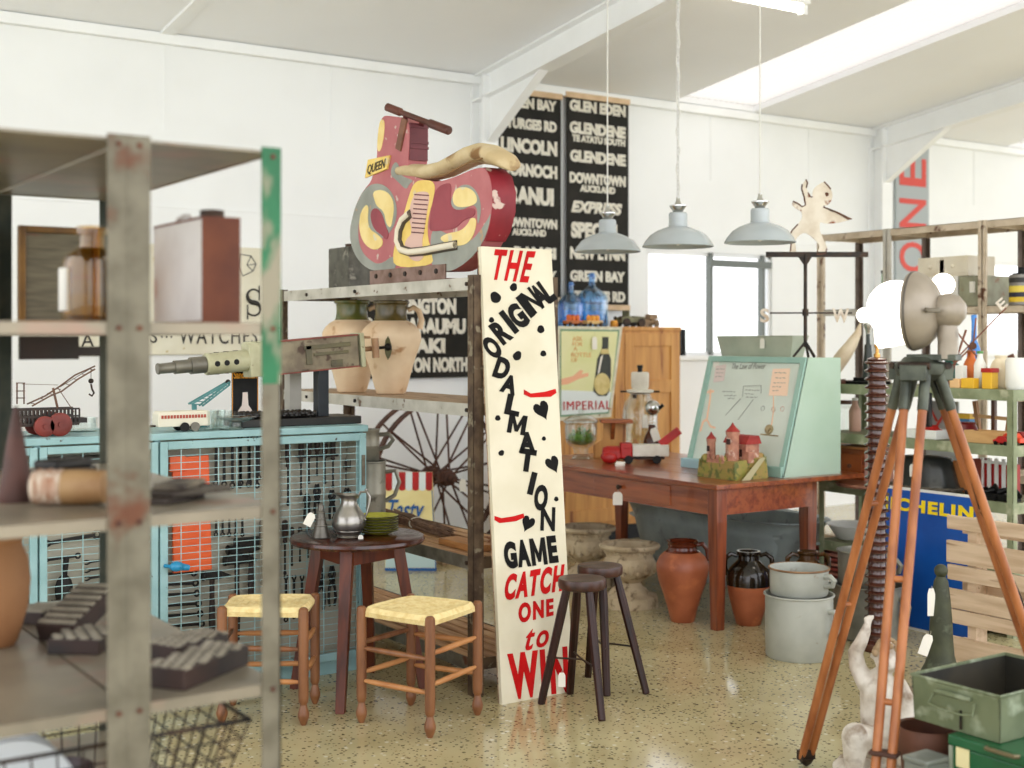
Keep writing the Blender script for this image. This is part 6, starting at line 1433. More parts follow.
# ================================================================ PENDANT LAMPS
shade = M('grey_enamel_shade', (192, 199, 202), (184, 192, 195), 3, .25, .0, 0, coat=.3)
inner_sh = M('shade_inside', (228, 230, 226), rough=.4)
def pendant(px, d, yrim, r, label, chain=True):
    x, y, _ = at(px, d); zr = H-(yrim-340)*d/1300; T = thing('pendant_lamp', label, 'lamp', (x, y, zr), 0, 'grey enamel factory pendants')
    k = r/.19
    m = L(); m.m = 0; m.lathe([(.19*k, 0), (.193*k, .004), (.19*k, .008), (.178*k, .03), (.15*k, .065), (.11*k, .09), (.07*k, .105), (.052*k, .112), (.045*k, .105), (.1*k, .085), (.145*k, .058), (.172*k, .025), (.185*k, .002)], n=52, cap=False); part('shade', m, shade, T)
    m = L(); m.lathe([(.05*k, .108), (.052*k, .12), (.05*k, .125), (.05*k, .18), (.044*k, .188), (.0, .19)], n=32); part('gallery', m, shade, T)
    m = L(); m.lathe([(.026*k, .186), (.03*k, .2), (.046*k, .222), (.046*k, .228), (.02*k, .232), (.012*k, .25), (.01*k, .27), (0, .272)], n=28); part('lamp_cap', m, chrome, T)
    m = L(); m.lathe([(.0, .11), (.018, .1), (.02, .08), (.034, .05), (.03, .02), (0, .008)], n=18); part('bulb', m, M('opal_bulb', (245, 243, 236), rough=.3), T)
    top = zc(y) - zr - .012
    if chain:
        m = L(); z = .27; i = 0
        while z < top:
            R_ = Matrix.Rotation(PI/2*(i % 2), 3, 'Z') @ Matrix.Rotation(PI/2, 3, 'X'); m.torus((0, 0, z+.014), .0095, .0032, R=R_, n=10, m=5, sc=(.75, 1.5)); z += .0225; i += 1
        part('chain', m, M('chain_white', (222, 222, 220), rough=.4, metal=.3), T)
        m = L(); m.tube([(.012*math.sin(q*1.7), .012*math.cos(q*1.7), .26+(top-.26)*q/30.) for q in range(31)], .0032, 6); part('cord', m, M('cord_white', (228, 227, 222), rough=.7), T)
    else:
        m = L(); m.tube([(0, 0, .26), (0, 0, top)], .0042, 7); part('cord', m, M('cord_white', (228, 227, 222), rough=.7), T)
    m = L(); m.lathe([(.045, top-.02), (.045, top+.006), (0, top+.006)], n=20); part('ceiling_rose', m, white, T)
    return T
pendant(607.5, 7.55, 252, .192, 'grey enamel pendant shade hanging in front of the bus blinds', False)
pendant(678, 7.1, 247, .192, 'grey enamel pendant shade on a white chain, middle of the three')
pendant(760, 7.1, 243, .192, 'grey enamel pendant shade on a cord next to the rusty cherub', False)
# ================================================================ RIGHT: STEEL RACK BEHIND
hx = V((cA, -sA, 0)); hy = V((sA, cA, 0)); up = V((0, 0, 1))
beige = M('rack_beige', (222, 208, 188), (200, 184, 162), 9, .6, .2, .05, c3=(120, 84, 62), s3=12, lo3=.6, hi3=.68)
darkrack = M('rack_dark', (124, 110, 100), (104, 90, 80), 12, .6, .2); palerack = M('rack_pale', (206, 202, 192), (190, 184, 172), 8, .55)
KU0, KU1 = 7.0, 7.42
KV = (6.43, 5.84, 5.09, 4.36)
T = thing('steel_rack', 'tall beige rusty steel rack behind the tripod lamp', 'shelves', ((KU0+KU1)/2, 5.4, 0))
for i, v in enumerate(KV):
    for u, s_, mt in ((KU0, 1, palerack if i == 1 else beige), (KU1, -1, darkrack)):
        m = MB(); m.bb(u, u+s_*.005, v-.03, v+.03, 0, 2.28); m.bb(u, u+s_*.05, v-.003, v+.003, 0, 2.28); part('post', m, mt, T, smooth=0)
for z in (2.277, 1.745, 1.2, .7, .15):
    for a, b_ in zip(KV[:-1], KV[1:]):
        m = MB(); m.bb(KU0+.006, KU1-.006, b_+.004, a-.004, z-.004, z); m.bb(KU0+.006, KU0+.01, b_+.004, a-.004, z-.045, z); m.bb(KU1-.01, KU1-.006, b_+.004, a-.004, z-.045, z); m.bb(KU0+.006, KU1-.006, a-.008, a-.004, z-.04, z)
        part('shelf', m, palerack if (z == 1.745 and a > 6) else beige, T, smooth=0)
# on the rack
RZ = 1.745
greenglass = Mthin('green_glass', (.32, .48, .26), .35)
def bottle(name, label, loc, r, h, mt, capm=None, neck=.3, group=None, body=.6, seg=24):
    T = thing(name, label, 'bottle', loc, 0, group)
    m = L(); m.lathe([(r*.9, 0), (r, h*.03), (r, h*body), (r*.85, h*(body+.08)), (r*neck*1.1, h*(body+.2)), (r*neck, h*.86), (r*neck, h*.93)], n=seg); part('bottle_body', m, mt, T)
    m = L(); m.lathe([(r*neck*1.15, h*.92), (r*neck*1.2, h*.99), (0, h)], n=16); part('cap', m, capm or mt, T)
    return T
x, y, _ = at(866, 9.15); bottle('green_bottle', 'dark green long-necked bottle on the rack above the small black lamp', (7.2, 6.02, RZ), .06, .27, greenglass, black, .38, body=.4)
boxw = M('cream_box', (234, 226, 208), (226, 216, 196), 6, .6)
a = on_u(918, 280, 7.06); b_ = on_u(968, 280, 7.06)
T = thing('cream_box', 'cream two-drawer box on top of the pale box on the rack', 'box', (7.2, (a.y+b_.y)/2, RZ+.20))
zt_, zb_ = on_u(940, 257, 7.06).z, on_u(940, 277, 7.06).z; zb0 = zb_
m = MB(); m.bb(7.06, 7.34, b_.y, a.y, zb_, zt_); part('box_body', m, boxw, T, smooth=0, bevel=.004)
for q in (.28, .72):
    v = a.y+(b_.y-a.y)*q; m = MB(); m.bb(7.052, 7.06, v-.104, v+.104, zb_+.02, zt_-.02); dr = part('drawer', m, boxw, T, smooth=0, bevel=.002)
    m = MB(); m.ball((7.045, v, (zb_+zt_)/2), .012, 8, 6); part('knob', m, boxw, dr)
T.location.z = T.location.z
m = MB(); c_ = on_u(958, 280, 7.05); m.bb(7.05, 7.32, c_.y+.005, a.y-.0, RZ, zb0); solo('pale_box', m, M('pale_card', (232, 228, 222), rough=.7), 'pale plain box under the cream two-drawer box on the rack', 'box', (7.2, (a.y+c_.y)/2, RZ), bevel=.004)
d_ = on_u(985, 280, 7.05); m = MB(); zt2 = on_u(970, 270, 7.05).z; m.bb(7.05, 7.3, d_.y, c_.y-.005, RZ, min(zt2, zb0-.004))
T2 = solo('grey_green_tin', m, M('tin_grey_green', (166, 166, 142), (146, 142, 118), 10, .5, c3=(150, 118, 88), s3=12, lo3=.62, hi3=.7), 'grey-green square tin with paper label on the rack beside the post', 'tin', (7.2, (d_.y+c_.y)/2, RZ), bevel=.004)
m = MB(); q = on_u(972, 287, 7.045); m.bb(7.046, 7.05, q.y-.02, q.y+.02, q.z-.035, q.z+.035); part('paper_label', m, paper, T2, smooth=0)
e_ = on_u(1018, 290, 7.1)
T = thing('paint_can', 'yellow and black labelled can at the right end of the rack', 'can', (7.14, e_.y, RZ))
m = L(); m.cyl((0, 0, 0), (0, 0, .19), .075, n=28); part('can_body', m, M('can_grey', (150, 146, 140), rough=.4, metal=.3), T)
for z0, z1, c in ((.02, .05, (226, 196, 60)), (.05, .08, (48, 48, 70)), (.08, .12, (232, 210, 96)), (.14, .17, (60, 58, 56))):
    m = L(); m.cyl((0, 0, z0), (0, 0, z1), .0762, n=28); part('label_band', m, M('band_%d' % c[0], c, rough=.5), T)
m = L(); m.cyl((0, 0, .19), (0, 0, .2), .055, n=20); m.cyl((0, 0, .2), (0, 0, .235), .025, n=14); part('cap', m, black, T)
# grey board with red cross bars
m = MB(); a = on_u(926, 398, 7.3); b_ = on_u(958, 430, 7.3); zq = .7
T = thing('grey_board', 'grey board with red diagonal bars seen between the tripod legs', 'board', (7.3, (a.y+b_.y)/2, zq))
m.bb(7.3, 7.312, b_.y, a.y, zq, 1.12); part('panel', m, M('board_grey', (178, 184, 186), rough=.6), T, smooth=0)
m = MB(); rr_ = M('sign_orange_red', (218, 84, 70), rough=.55)
m.bar((7.298, a.y-.03, .86), (7.298, b_.y+.05, 1.1), .004, .05, up=(1, 0, 0)); m.bar((7.297, a.y-.02, 1.1), (7.297, a.y-.1, .98), .004, .04, up=(1, 0, 0)); part('red_bar', m, rr_, T, smooth=0)
# ONE sign on the wall
sv = D-.03; a = on_v(896, 220, sv); b_ = on_v(929, 220, sv); z1_, z0_ = on_v(912, 138, sv).z, on_v(912, 300, sv).z
T = thing('letter_board', 'grey wall board with red letters ONE running upward beside the second column', 'sign', ((a.x+b_.x)/2, sv, z0_))
m = MB(); m.bb(a.x, b_.x, sv, D-.008, z0_, z1_); part('panel', m, M('board_grey', (178, 184, 186)), T, smooth=0, bevel=.003)
w_ = b_.x-a.x
for ch, y0_, y1_ in (('O', 272, 242), ('N', 228, 199), ('E', 186, 158)):
    p0, p1 = on_v(912, y0_, sv).z, on_v(912, y1_, sv).z; m = MB(); m.text(ch, (b_.x-w_*.1, sv-.001, p0), (0, 0, 1), (-1, 0, 0), p1-p0, w_*.8, .004, offset=.012); part('lettering', m, rr_, T, smooth=0)

# ================================================================ GREEN RACK
GU0, GU1, GV0, GV1 = 5.85, 6.23, 4.07, 5.38
GZ = (1.272, .985, .69, .345, .08)
gpaint = M('rack_green', (156, 164, 134), (134, 142, 110), 9, .55, .1, .05, c3=(186, 186, 160), s3=10, lo3=.56, hi3=.68); gtop = M('rack_green_top', (122, 126, 94), (140, 138, 108), 6, .6, .1, .05)
T = thing('green_rack', 'worn pale green steel rack with edged shelves behind the blue sign', 'shelves', ((GU0+GU1)/2, (GV0+GV1)/2, 0))
for u, su in ((GU0, 1), (GU1, -1)):
    for v, sv_ in ((GV0, 1), (GV1, -1)):
        m = MB(); m.bb(u, u+su*.004, v, v+sv_*.035, 0, GZ[0]); m.bb(u, u+su*.035, v, v+sv_*.004, 0, GZ[0]); part('post', m, gpaint, T, smooth=0)
for z in GZ:
    m = MB(); m.bb(GU0+.005, GU1-.005, GV0+.005, GV1-.005, z-.004, z); m.m = 1
    m.bb(GU0-.003, GU0, GV0, GV1, z-.055, z+.002); m.bb(GU1, GU1+.003, GV0, GV1, z-.055, z+.002); m.bb(GU0, GU1, GV1, GV1+.003, z-.055, z+.002); m.bb(GU0, GU1, GV0-.003, GV0, z-.055, z+.002)
    part('shelf', m, [gtop, gpaint], T, smooth=0)
def gat(px, u, z): p = on_u(px, 340, u); return (p.x, p.y, z)
g0 = GZ[0]
# small black lamp with lit bulb
T = thing('table_lamp', 'small black stem lamp with a lit bulb on the green rack', 'lamp', gat(868, 5.98, g0))
z = lambda y: H-(y-340)*7.65/1300-g0
m = L(); m.bb(-.09, .09, -.09, .09, 0, .018); m.bb(-.06, .06, -.06, .06, .018, .04); part('base', m, black, T, smooth=0, bevel=.003)
m = L(); m.lathe([(.035, .04), (.03, .07), (.02, z(345)), (.012, z(344)), (.011, z(333))], n=16); part('stem', m, M('lamp_dark_green', (48, 56, 50), rough=.4), T)
m = L(); m.lathe([(.012, z(334)), (.014, z(331)), (.026, z(326)), (.026, z(322)), (0, z(322))], n=16); part('socket', m, chrome, T)
lit = Memit('lit_glass', (255, 250, 240), 2.6)
m = L(); m.ball(-hx*.022+up*z(315.5), .045, 18, 12); part('bulb', m, lit, T)
# globe on a slim stand behind the spot lamp
T = thing('globe_lamp', 'lit white globe lamp on a slim stand behind the tripod lamp housing', 'lamp', gat(943, 5.96, g0))
zc_ = H-(286-340)*7.3/1300-g0
m = L(); m.lathe([(.07, 0), (.07, .012), (.015, .02), (.01, .03), (.01, zc_-.06), (.03, zc_-.05), (0, zc_-.05)], n=20); part('stand', m, chrome, T)
m = L(); m.ball((0, 0, zc_), .063, 22, 14); part('globe', m, lit, T)
# horn, frame
T0 = gat(848, 6.08, g0); m = L(); m.tube([hx*a+up*b_ for a, b_ in ((-.11, .01), (-.08, .06), (-.03, .13), (.02, .2), (.06, .27), (.075, .33))], [.03, .045, .045, .036, .022, .006], 12); m.v = [v + up*.03 for v in m.v]
solo('cow_horn', m, M('horn_cream', (220, 206, 182), (196, 176, 146), 6, .5), 'pale curved horn standing on the green rack behind the mint case', 'horn', T0)
m = L(); m.bb(-.12, .12, -.09, .09, 0, .012); m.bb(-.12, .12, -.09, -.075, .012, .022); m.bb(-.12, .12, .075, .09, .012, .022); solo('wooden_tray', m, M('tray_brown', (104, 66, 50), (84, 50, 38), 8, .5), 'shallow brown tray at the left end of the green rack top', 'tray', gat(842, 5.96, g0), bevel=.002)
# shop-floor bottles and tins in a row
def tin(name, cat, label, px, u, w, d, h, mt, z=None, lid=None, grp=None, rz=0):
    loc = gat(px, u, g0 if z is None else z); T = thing(name, label, cat, loc, rz, grp)
    m = L(); m.bb(-d/2, d/2, -w/2, w/2, 0, h); part('body', m, mt, T, smooth=0, bevel=.004)
    if lid: m = L(); m.bb(-d/2-.003, d/2+.003, -w/2-.003, w/2+.003, h*.82, h+.004); part('lid', m, lid, T, smooth=0, bevel=.002)
    return T
yel = M('tin_yellow', (232, 190, 62), rough=.5); org = M('tin_orange', (222, 128, 58), rough=.5); teal_ = M('pot_teal', (58, 128, 118), rough=.3); crm = M('jug_cream', (232, 222, 198), (220, 206, 176), 8, .4); brn = M('jug_brown', (110, 72, 50), rough=.4); grn = M('bottle_green', (104, 156, 92), rough=.4); wht = M('plastic_white', (236, 236, 230), rough=.4)
T = thing('teal_pot', 'round teal pot on the green rack right of the tripod head', 'pot', gat(948, 6.12, g0)); m = L(); m.lathe([(.05, 0), (.075, .04), (.08, .08), (.06, .12), (.04, .135), (.045, .145), (0, .145)], n=24); part('pot_body', m, teal_, T)
tin('wood_block', 'block', 'small pale wooden block in front of the bottles on the green rack', 957, 5.90, .06, .05, .05, M('pale_wood', (232, 196, 148), rough=.6))
tin('white_box', 'box', 'upright white card box standing behind the pale wooden block', 961, 5.99, .05, .04, .12, wht)
bottle('orange_bottle', 'orange squat-necked bottle among the bottles on the green rack', gat(971, 6.12, g0), .04, .2, org, org, .5)
tin('yellow_tin', 'tin', 'low yellow tin between the wooden block and the green-capped bottle', 970, 5.91, .08, .05, .055, yel)
bottle('squeeze_bottle', 'white bottle with green shoulder on the green rack', gat(980, 6.02, g0), .032, .2, wht, grn, .45)
tin('red_yellow_tin', 'tin', 'yellow tin with red lid on the green rack beside the cream jug', 990, 5.95, .06, .06, .105, yel, None, redp)
bottle('blue_bottle', 'tall bright blue plastic bottle at the back of the green rack', gat(974, 6.19, g0), .038, .4, M('blue_plastic', (84, 150, 220), rough=.4), None, .35, body=.45)
T = thing('stoneware_jug', 'cream stoneware jug with brown handle on the green rack', 'jug', gat(1001, 6.06, g0)); m = L(); m.lathe([(.05, 0), (.058, .02), (.06, .1), (.045, .14), (.03, .16), (.034, .175), (.02, .175), (.018, .15)], n=24); part('jug_body', m, crm, T)
m = L(); m.tube([hx*.03+up*.16, hx*.06+up*.175, hx*.075+up*.14, hx*.06+up*.09], .012); part('handle', m, brn, T)
T = thing('white_crock', 'white crock cut by the right edge of the photo on the green rack', 'crock', gat(1019, 6.0, g0)); m = L(); m.lathe([(.06, 0), (.068, .02), (.068, .15), (.06, .165), (.05, .165), (.05, .14)], n=28); part('crock_body', m, wht, T)
# rusty weather vane leaning on the green rack
T = thing('vane_cross', 'rusty compass cross of a weather vane leaning among the bottles', 'weather vane', gat(973, 5.93, g0))
dd = 7.12
def wp(px, py, o=0): return P(px, py, dd+o)
m = MB()
for a, b_, r in (((950, 324), (1003, 388), .008), ((953, 362), (1006, 308), .006), ((976, 318), (973, 346), .006), ((934, 383), (973, 346), .010)): m.bar(wp(*a), wp(*b_), r*1.6, .006)
m.bar(wp(948, 384), wp(966, 330), .02, .006); part('cross_bar', m, M('vane_rust', (150, 104, 84), (118, 78, 60), 12, .7, .2), T, smooth=0)
m = MB(); m.cyl(wp(973, 346, -.02), wp(973, 346, .02), .02); part('boss', m, rusty, T)
m = MB(); o_ = wp(1001, 311, -.004); m.text('E', o_, (wp(1010, 300)-wp(1001, 308)), (wp(1000, 296)-wp(1006, 304)), .05, .055, .006, offset=.02); part('letter', m, M('vane_white', (222, 214, 202), (190, 172, 150), 14, .6), T, smooth=0)
# second level
g1 = GZ[1]
T = thing('white_dish', 'white dish holding a red toy car on the second green shelf', 'dish', gat(930, 5.97, g1)); m = L(); m.bb(-.08, .08, -.1, .1, 0, .012)
for q in ((-.08, -.07, -.1, .1), (.07, .08, -.1, .1), (-.07, .07, -.1, -.09), (-.07, .07, .09, .1)): m.bb(*q, .012, .05)
part('tray', m, wht, T, smooth=0, bevel=.003)
def car(label, px, u, z, mt, k=1., rz=PI/2):
    T = thing('toy_car', label, 'toy', gat(px, u, z), rz, None); m = L()
    m.prism([(-.055*k, -.022*k, .012*k), (.055*k, -.022*k, .012*k), (.055*k, -.022*k, .03*k), (.035*k, -.022*k, .034*k), (.02*k, -.022*k, .052*k), (-.025*k, -.022*k, .052*k), (-.04*k, -.022*k, .034*k), (-.055*k, -.022*k, .032*k)], (0, .044*k, 0)); part('car_body', m, mt, T, smooth=0, bevel=.004)
    for x in (-.033*k, .033*k):
        for y in (-.024*k, .024*k): m = L(); m.cyl((x, y-.004, .012*k), (x, y+.004, .012*k), .012*k, n=12); part('wheel', m, black, T)
car('red toy car sitting in the white dish', 930, 5.97, g1+.012, redp, 1.2)
T = thing('dark_red_pot', 'dark red round pot on the second green shelf right of a tripod leg', 'pot', gat(966, 5.98, g1)); m = L(); m.lathe([(.035, 0), (.06, .03), (.065, .06), (.05, .09), (.055, .1), (.045, .1), (.04, .08)], n=24); part('pot_body', m, M('oxblood', (112, 34, 36), rough=.3), T)
T = thing('wooden_box', 'open pale wooden box on the second green shelf', 'box', gat(990, 5.95, g1)); m = L(); pw = M('pale_wood2', (216, 178, 126), (196, 156, 104), 6, .6, stretch=(4, .8, 4))
for q in ((-.06, -.05, -.12, .12), (.05, .06, -.12, .12), (-.05, .05, -.12, -.11), (-.05, .05, .11, .12)): m.bb(*q, 0, .065)
m.bb(-.05, .05, -.11, .11, 0, .008); part('box_sides', m, pw, T, smooth=0, bevel=.002)
car('small red toy car beside the open wooden box', 1003, 5.89, g1, redp, .9); car('orange toy car at the right end of the second green shelf', 1012, 5.92, g1, M('toy_vermilion', (224, 84, 48), rough=.4), 1.2); car('dark red toy car behind the orange one on the second shelf', 1019, 6.05, g1, M('toy_dark_red', (150, 34, 34), rough=.4), 1.2)
T = thing('wooden_stand', 'small wooden peg stand above the open box on the second shelf', 'stand', gat(994, 6.12, g1)); m = L(); m.bb(-.04, .04, -.11, .11, 0, .02); part('base', m, pw, T, smooth=0)
for y, h, t in ((-.08, .2, -.03), (.0, .22, 0), (.09, .21, .03)): m = L(); m.bar((0, y, .02), (0, y+t, h), .022); part('peg', m, M('peg_wood', (176, 134, 94), rough=.6) if y else brn, T, smooth=0)
m = L(); m.bar((0, -.11, .12), (0, .13, .13), .018); part('cross_piece', m, pw, T, smooth=0)
T = thing('glass_jar', 'clear lidded jar at the left end of the second green shelf', 'jar', gat(846, 6.08, g1)); m = L(); m.lathe([(.05, 0), (.055, .01), (.055, .13), (.04, .15), (.04, .16)], n=24); part('jar_body', m, clear, T); m = L(); m.cyl((0, 0, .158), (0, 0, .18), .043, n=20); part('lid', m, brn, T)
bottle('pink_bottle', 'dull pink bottle beside the clear jar on the second green shelf', gat(855, 6.05, g1), .035, .2, M('dusty_pink', (206, 168, 148), rough=.5), wht, .45)
tin('green_tin', 'tin', 'dark green tin behind the ribbed insulator on the second shelf', 905, 6.1, .1, .08, .12, M('tin_green', (96, 116, 84), rough=.5)); 
tin('blue_yellow_tin', 'tin', 'blue tin with yellow lid deep on the second green shelf', 962, 6.16, .14, .06, .13, M('tin_blue', (92, 148, 190), rough=.5), g1, yel)
# third level
g2 = GZ[2]
T = thing('drawer_chest', 'small tan wooden chest of drawers at the left end of the third green shelf', 'chest', gat(853, 6.07, g2)); m = L(); m.bb(-.13, .13, -.2, .2, 0, .2); part('carcass', m, tw, T, smooth=0, bevel=.004)
m = L(); m.bb(-.14, .14, -.21, .21, .2, .215); part('top', m, M('chest_top', (202, 146, 92), (182, 122, 72), 5, .5), T, smooth=0)
for q in (-.1, .1):
    m = L(); m.bb(-.138, -.13, q-.085, q+.085, .03, .17); dr = part('drawer', m, M('chest_front', (176, 104, 56), (156, 88, 46), 5, .5), T, smooth=0, bevel=.003); m = L(); m.ball((-.145, q, .1), .013, 8, 6); part('knob', m, brn, dr)
T = thing('black_tub', 'black fluted metal tub turned upside down with paper tag on the third shelf', 'tub', gat(927, 6.04, g2))
m = L(); n_ = 48; rs = []
for r, z in ((.205, 0), (.21, .008), (.2, .02), (.185, .05), (.165, .12), (.15, .17), (.13, .185), (.0, .19)):
    rs.append([V((r*(.75)*(1+.02*math.cos(12*2*PI*q/n_))*math.cos(2*PI*q/n_), r*1.05*(1+.02*math.cos(12*2*PI*q/n_))*math.sin(2*PI*q/n_), z)) for q in range(n_)])
m.rings(rs); part('tub_body', m, M('black_enamel', (54, 56, 54), (84, 86, 82), 5, .3, c3=(24, 24, 24), s3=6, lo3=.54, hi3=.6), T, smooth=50)
m = L(); m.tube([V((.155*math.cos(2*PI*q/40), .218*math.sin(2*PI*q/40), .014+.003*(q % 2))) for q in range(40)], .012, 6, True); part('rope_rim', m, M('frayed_rope', (120, 112, 98), (84, 78, 68), 40, .9), T)
tagged(T, V(T.location)+V((-.15, -.02, .16)), .04, .07, d=(0, -1, 0), L_=.01)
x_ = 0
for i, (px, u, w, h) in enumerate(((985, 5.93, .12, .05), (1003, 5.94, .1, .07), (994, 6.02, .1, .04))):
    m = L(); m.tube([(0, -w, h*.4), (.03, -w*.4, h), (-.02, w*.1, h*.6), (.02, w*.6, h), (0, w, h*.4)], .014, 8); m.bb(-.04, .04, -w*.8, w*.8, 0, h*.5)
    solo('black_ironwork', m, black, ('coiled black ironwork next to a tripod leg on the third shelf', 'taller coiled black ironwork near the right post', 'flat black ironwork behind the coiled pieces')[i], 'ironwork', gat(px, u, g2), group='black ironwork on the third shelf')
tin('tan_box', 'box', 'tan wooden box with dark red end on the third green shelf', 967, 6.12, .14, .1, .17, M('tan_box_m', (192, 130, 76), rough=.6), g2)
tin('red_brown_box', 'box', 'red-brown upright box right of the tan box on the third shelf', 982, 6.14, .06, .1, .19, M('red_brown', (140, 62, 40), rough=.5), g2)
T = thing('slatted_crate', 'small white slatted crate with red inside by the right post of the third shelf', 'crate', gat(1001, 6.14, g2)); m = L(); m.bb(-.03, .04, -.09, .09, 0, .17); part('red_lining', m, redp, T, smooth=0)
for q in range(5): m = L(); m.bb(-.045, -.035, -.1+.045*q, -.08+.045*q, 0, .2); part('slat', m, wht, T, smooth=0)
m = L(); m.bb(-.046, -.03, -.1, .1, .17, .185); part('top_rail', m, wht, T, smooth=0)
m = L(); m.lathe([(.225, 0), (.235, .004), (.238, .012), (.232, .02), (.2, .022), (0, .02)], n=48)
solo('round_board', m, M('round_board_m', (158, 112, 92), (132, 90, 72), 5, .35, stretch=(1, 5, 1), coat=.2), 'round pinkish wooden board overhanging the third green shelf', 'board', (5.93, on_u(878, 340, 5.93).y, g2))
# low shelf: slatted red and white deck
T = thing('folding_stool', 'folded red and white slatted stool on the lowest visible green shelf', 'stool', gat(852, 6.0, GZ[4]))
for q in range(7): m = L(); m.bb(-.12, .1, -.22, .22, .03+.028*q, .046+.028*q); part('slat', m, M('slat_rose', (190, 130, 112), (206, 160, 140), 6, .6) if q % 2 else M('slat_red', (168, 84, 70), rough=.6), T, smooth=0)
m = L(); m.bb(-.1, .08, -.2, -.17, 0, .22); m.bb(-.1, .08, .17, .2, 0, .22); part('side_piece', m, brn, T, smooth=0)
T = thing('white_basin', 'white enamel basin on the fourth green shelf behind the table end', 'basin', gat(852, 6.03, GZ[3])); m = L(); m.lathe([(.08, 0), (.09, .004), (.14, .08), (.155, .085), (.15, .09), (.135, .085), (.08, .012)], n=30); part('basin_body', m, wht, T)

# ================================================================ INSULATOR LAMP
x, y, _ = at(877, 6.42); k = 6.42/1300
T = thing('insulator_lamp', 'brown ribbed insulator column lamp with a big lit globe', 'lamp', (x, y, 0))
prof = [(.075, 0), (.08, .01), (.08, .04), (.05, .05)]; z = .06
while z < 1.42:
    prof += [(.043, z), (.043, z+.012), (.0595, z+.017), (.061, z+.024), (.046, z+.033)]; z += .0405
prof += [(.05, 1.435), (.03, 1.445), (.0, 1.446)]
m = L(); m.lathe(prof, n=32); part('ribbed_column', m, M('insulator_brown', (98, 62, 50), (80, 48, 40), 8, .14, coat=.4), T, smooth=30)
m = L(); m.lathe([(.016, 1.444), (.016, 1.46), (.009, 1.465), (.009, 1.49), (.014, 1.495), (.014, 1.51), (0, 1.51)], n=14); part('socket', m, M('brass', (196, 156, 96), rough=.3, metal=.9), T)
m = L(); zz_ = H+(340-309)*k; cx_ = hx*(19*k)
m.ball(cx_+up*zz_, .142, 28, 18); m.tube([up*1.495, cx_*.2+up*(zz_-.165), cx_*.7+up*(zz_-.11)], [.012, .04, .10], 16); part('globe', m, lit, T)

# ================================================================ TRIPOD SPOT LAMP
AX, AD = 1.321, 4.21
A_ = V((*room(AX, AD), 1.43)); rT = .53
tripw = M('tripod_wood', (182, 122, 76), (146, 90, 52), 4, .4, stretch=(5, 5, .35), spec=.4); tripm = M('tripod_metal', (74, 78, 70), (104, 108, 96), 12, .45, .5)
T = thing('tripod_lamp', 'grey dish spot lamp on a tall varnished wooden tripod', 'lamp', (A_.x, A_.y, 0))
feet = [V((*room((806-512)/1300*4.67, 4.67), 0)), V((*room(1.052, 3.76), 0)), V((*room(1.86, 4.25), 0))]
for i, f in enumerate(feet):
    rad = V((f.x-A_.x, f.y-A_.y, 0)).normalized(); per = V((-rad.y, rad.x, 0))
    top = A_ + rad*.05 + V((0, 0, -.005)); ft_ = f + up*.03
    lg = None
    for s_ in (-1, 1):
        a = top + per*s_*.03; b_ = ft_ + per*s_*.021
        m = MB(); m.lat2(b_, a, [(.011, 0), (.0145, .03), (.0150, .5), (.0145, .97), (.012, 1)], 12); o = part('leg', m, tripw, T)
        lg = lg or o
        m = MB(); m.cyl(a.lerp(b_, .0), a.lerp(b_, .085), .0175); part('ferrule', m, tripm, o)
    for t, hh_ in (((.32, .02) if i != 1 else (.45, .02)), ((.58 if i == 0 else .7), .02)):
        a = top.lerp(ft_, t); w_ = .03 - .009*t; m = MB(); m.cyl(a-per*w_, a+per*w_, .010); part('cross_piece', m, tripw, T)
    m = MB(); a = top.lerp(ft_, .8); 
    if i == 1:
        m.box(a, (.085, .05, .012), rz=math.atan2(per.y, per.x)); part('leather_strap', m, M('strap_brown', (84, 54, 40), rough=.7), T, bevel=.004)
    m = MB(); m.lat2(f, ft_+up*.0, [(.004, 0), (.02, .4), (.03, 1)], 10); m.box(ft_+up*.012, (.062, .03, .035), rz=math.atan2(per.y, per.x)); part('foot', m, M('foot_metal', (70, 58, 50), rough=.5, metal=.4), T)
m = MB(); m.lathe([(.05, 1.40), (.075, 1.42), (.08, 1.44), (.08, 1.455), (.06, 1.462), (.05, 1.475), (0, 1.476)], (A_.x, A_.y, 0), 24)
for f in feet:
    rad = V((f.x-A_.x, f.y-A_.y, 0)).normalized(); per = V((-rad.y, rad.x, 0)); m.box(A_+rad*.07+up*-.005, (.05, .085, .05), rz=math.atan2(rad.y, rad.x))
part('tripod_head', m, tripm, T, bevel=.003)
for f in feet:
    rad = V((f.x-A_.x, f.y-A_.y, 0)).normalized(); per = V((-rad.y, rad.x, 0)); m = MB(); c_ = A_+rad*.075+up*.018; m.cyl(c_-per*.05, c_+per*.05, .012); part('wing_bolt', m, iron, T)
# dish: axis points to the camera's left and away
q = lambda px, py: P(px, py, 4.2)
axd_ = (-hx*.84 + hy*.54).normalized()
c0_ = q(921, 311); Rd = axd_.to_track_quat('Z', 'X').to_matrix(); k4 = 4.2/1300
dishm = M('dish_grey', (168, 158, 144), (148, 138, 124), 6, .4, .25, .03, c3=(120, 110, 98), s3=8, lo3=.62, hi3=.74)
m = MB(); m.lathe([(.03, -.065), (.06, -.058), (.09, -.042), (.112, -.02), (.123, .0), (.127, .012), (.127, .03), (.124, .034), (.119, .03), (.117, .01), (.105, -.008), (.07, -.03), (.0, -.035)], c0_, 48, Rd); part('dish', m, dishm, T, smooth=40)
m = MB(); m.lathe([(.1265, .018), (.1295, .02), (.1295, .024), (.1265, .026)], c0_, 48, Rd, cap=False); part('rim_band', m, M('dish_dark', (104, 98, 90), rough=.4, metal=.4), T)
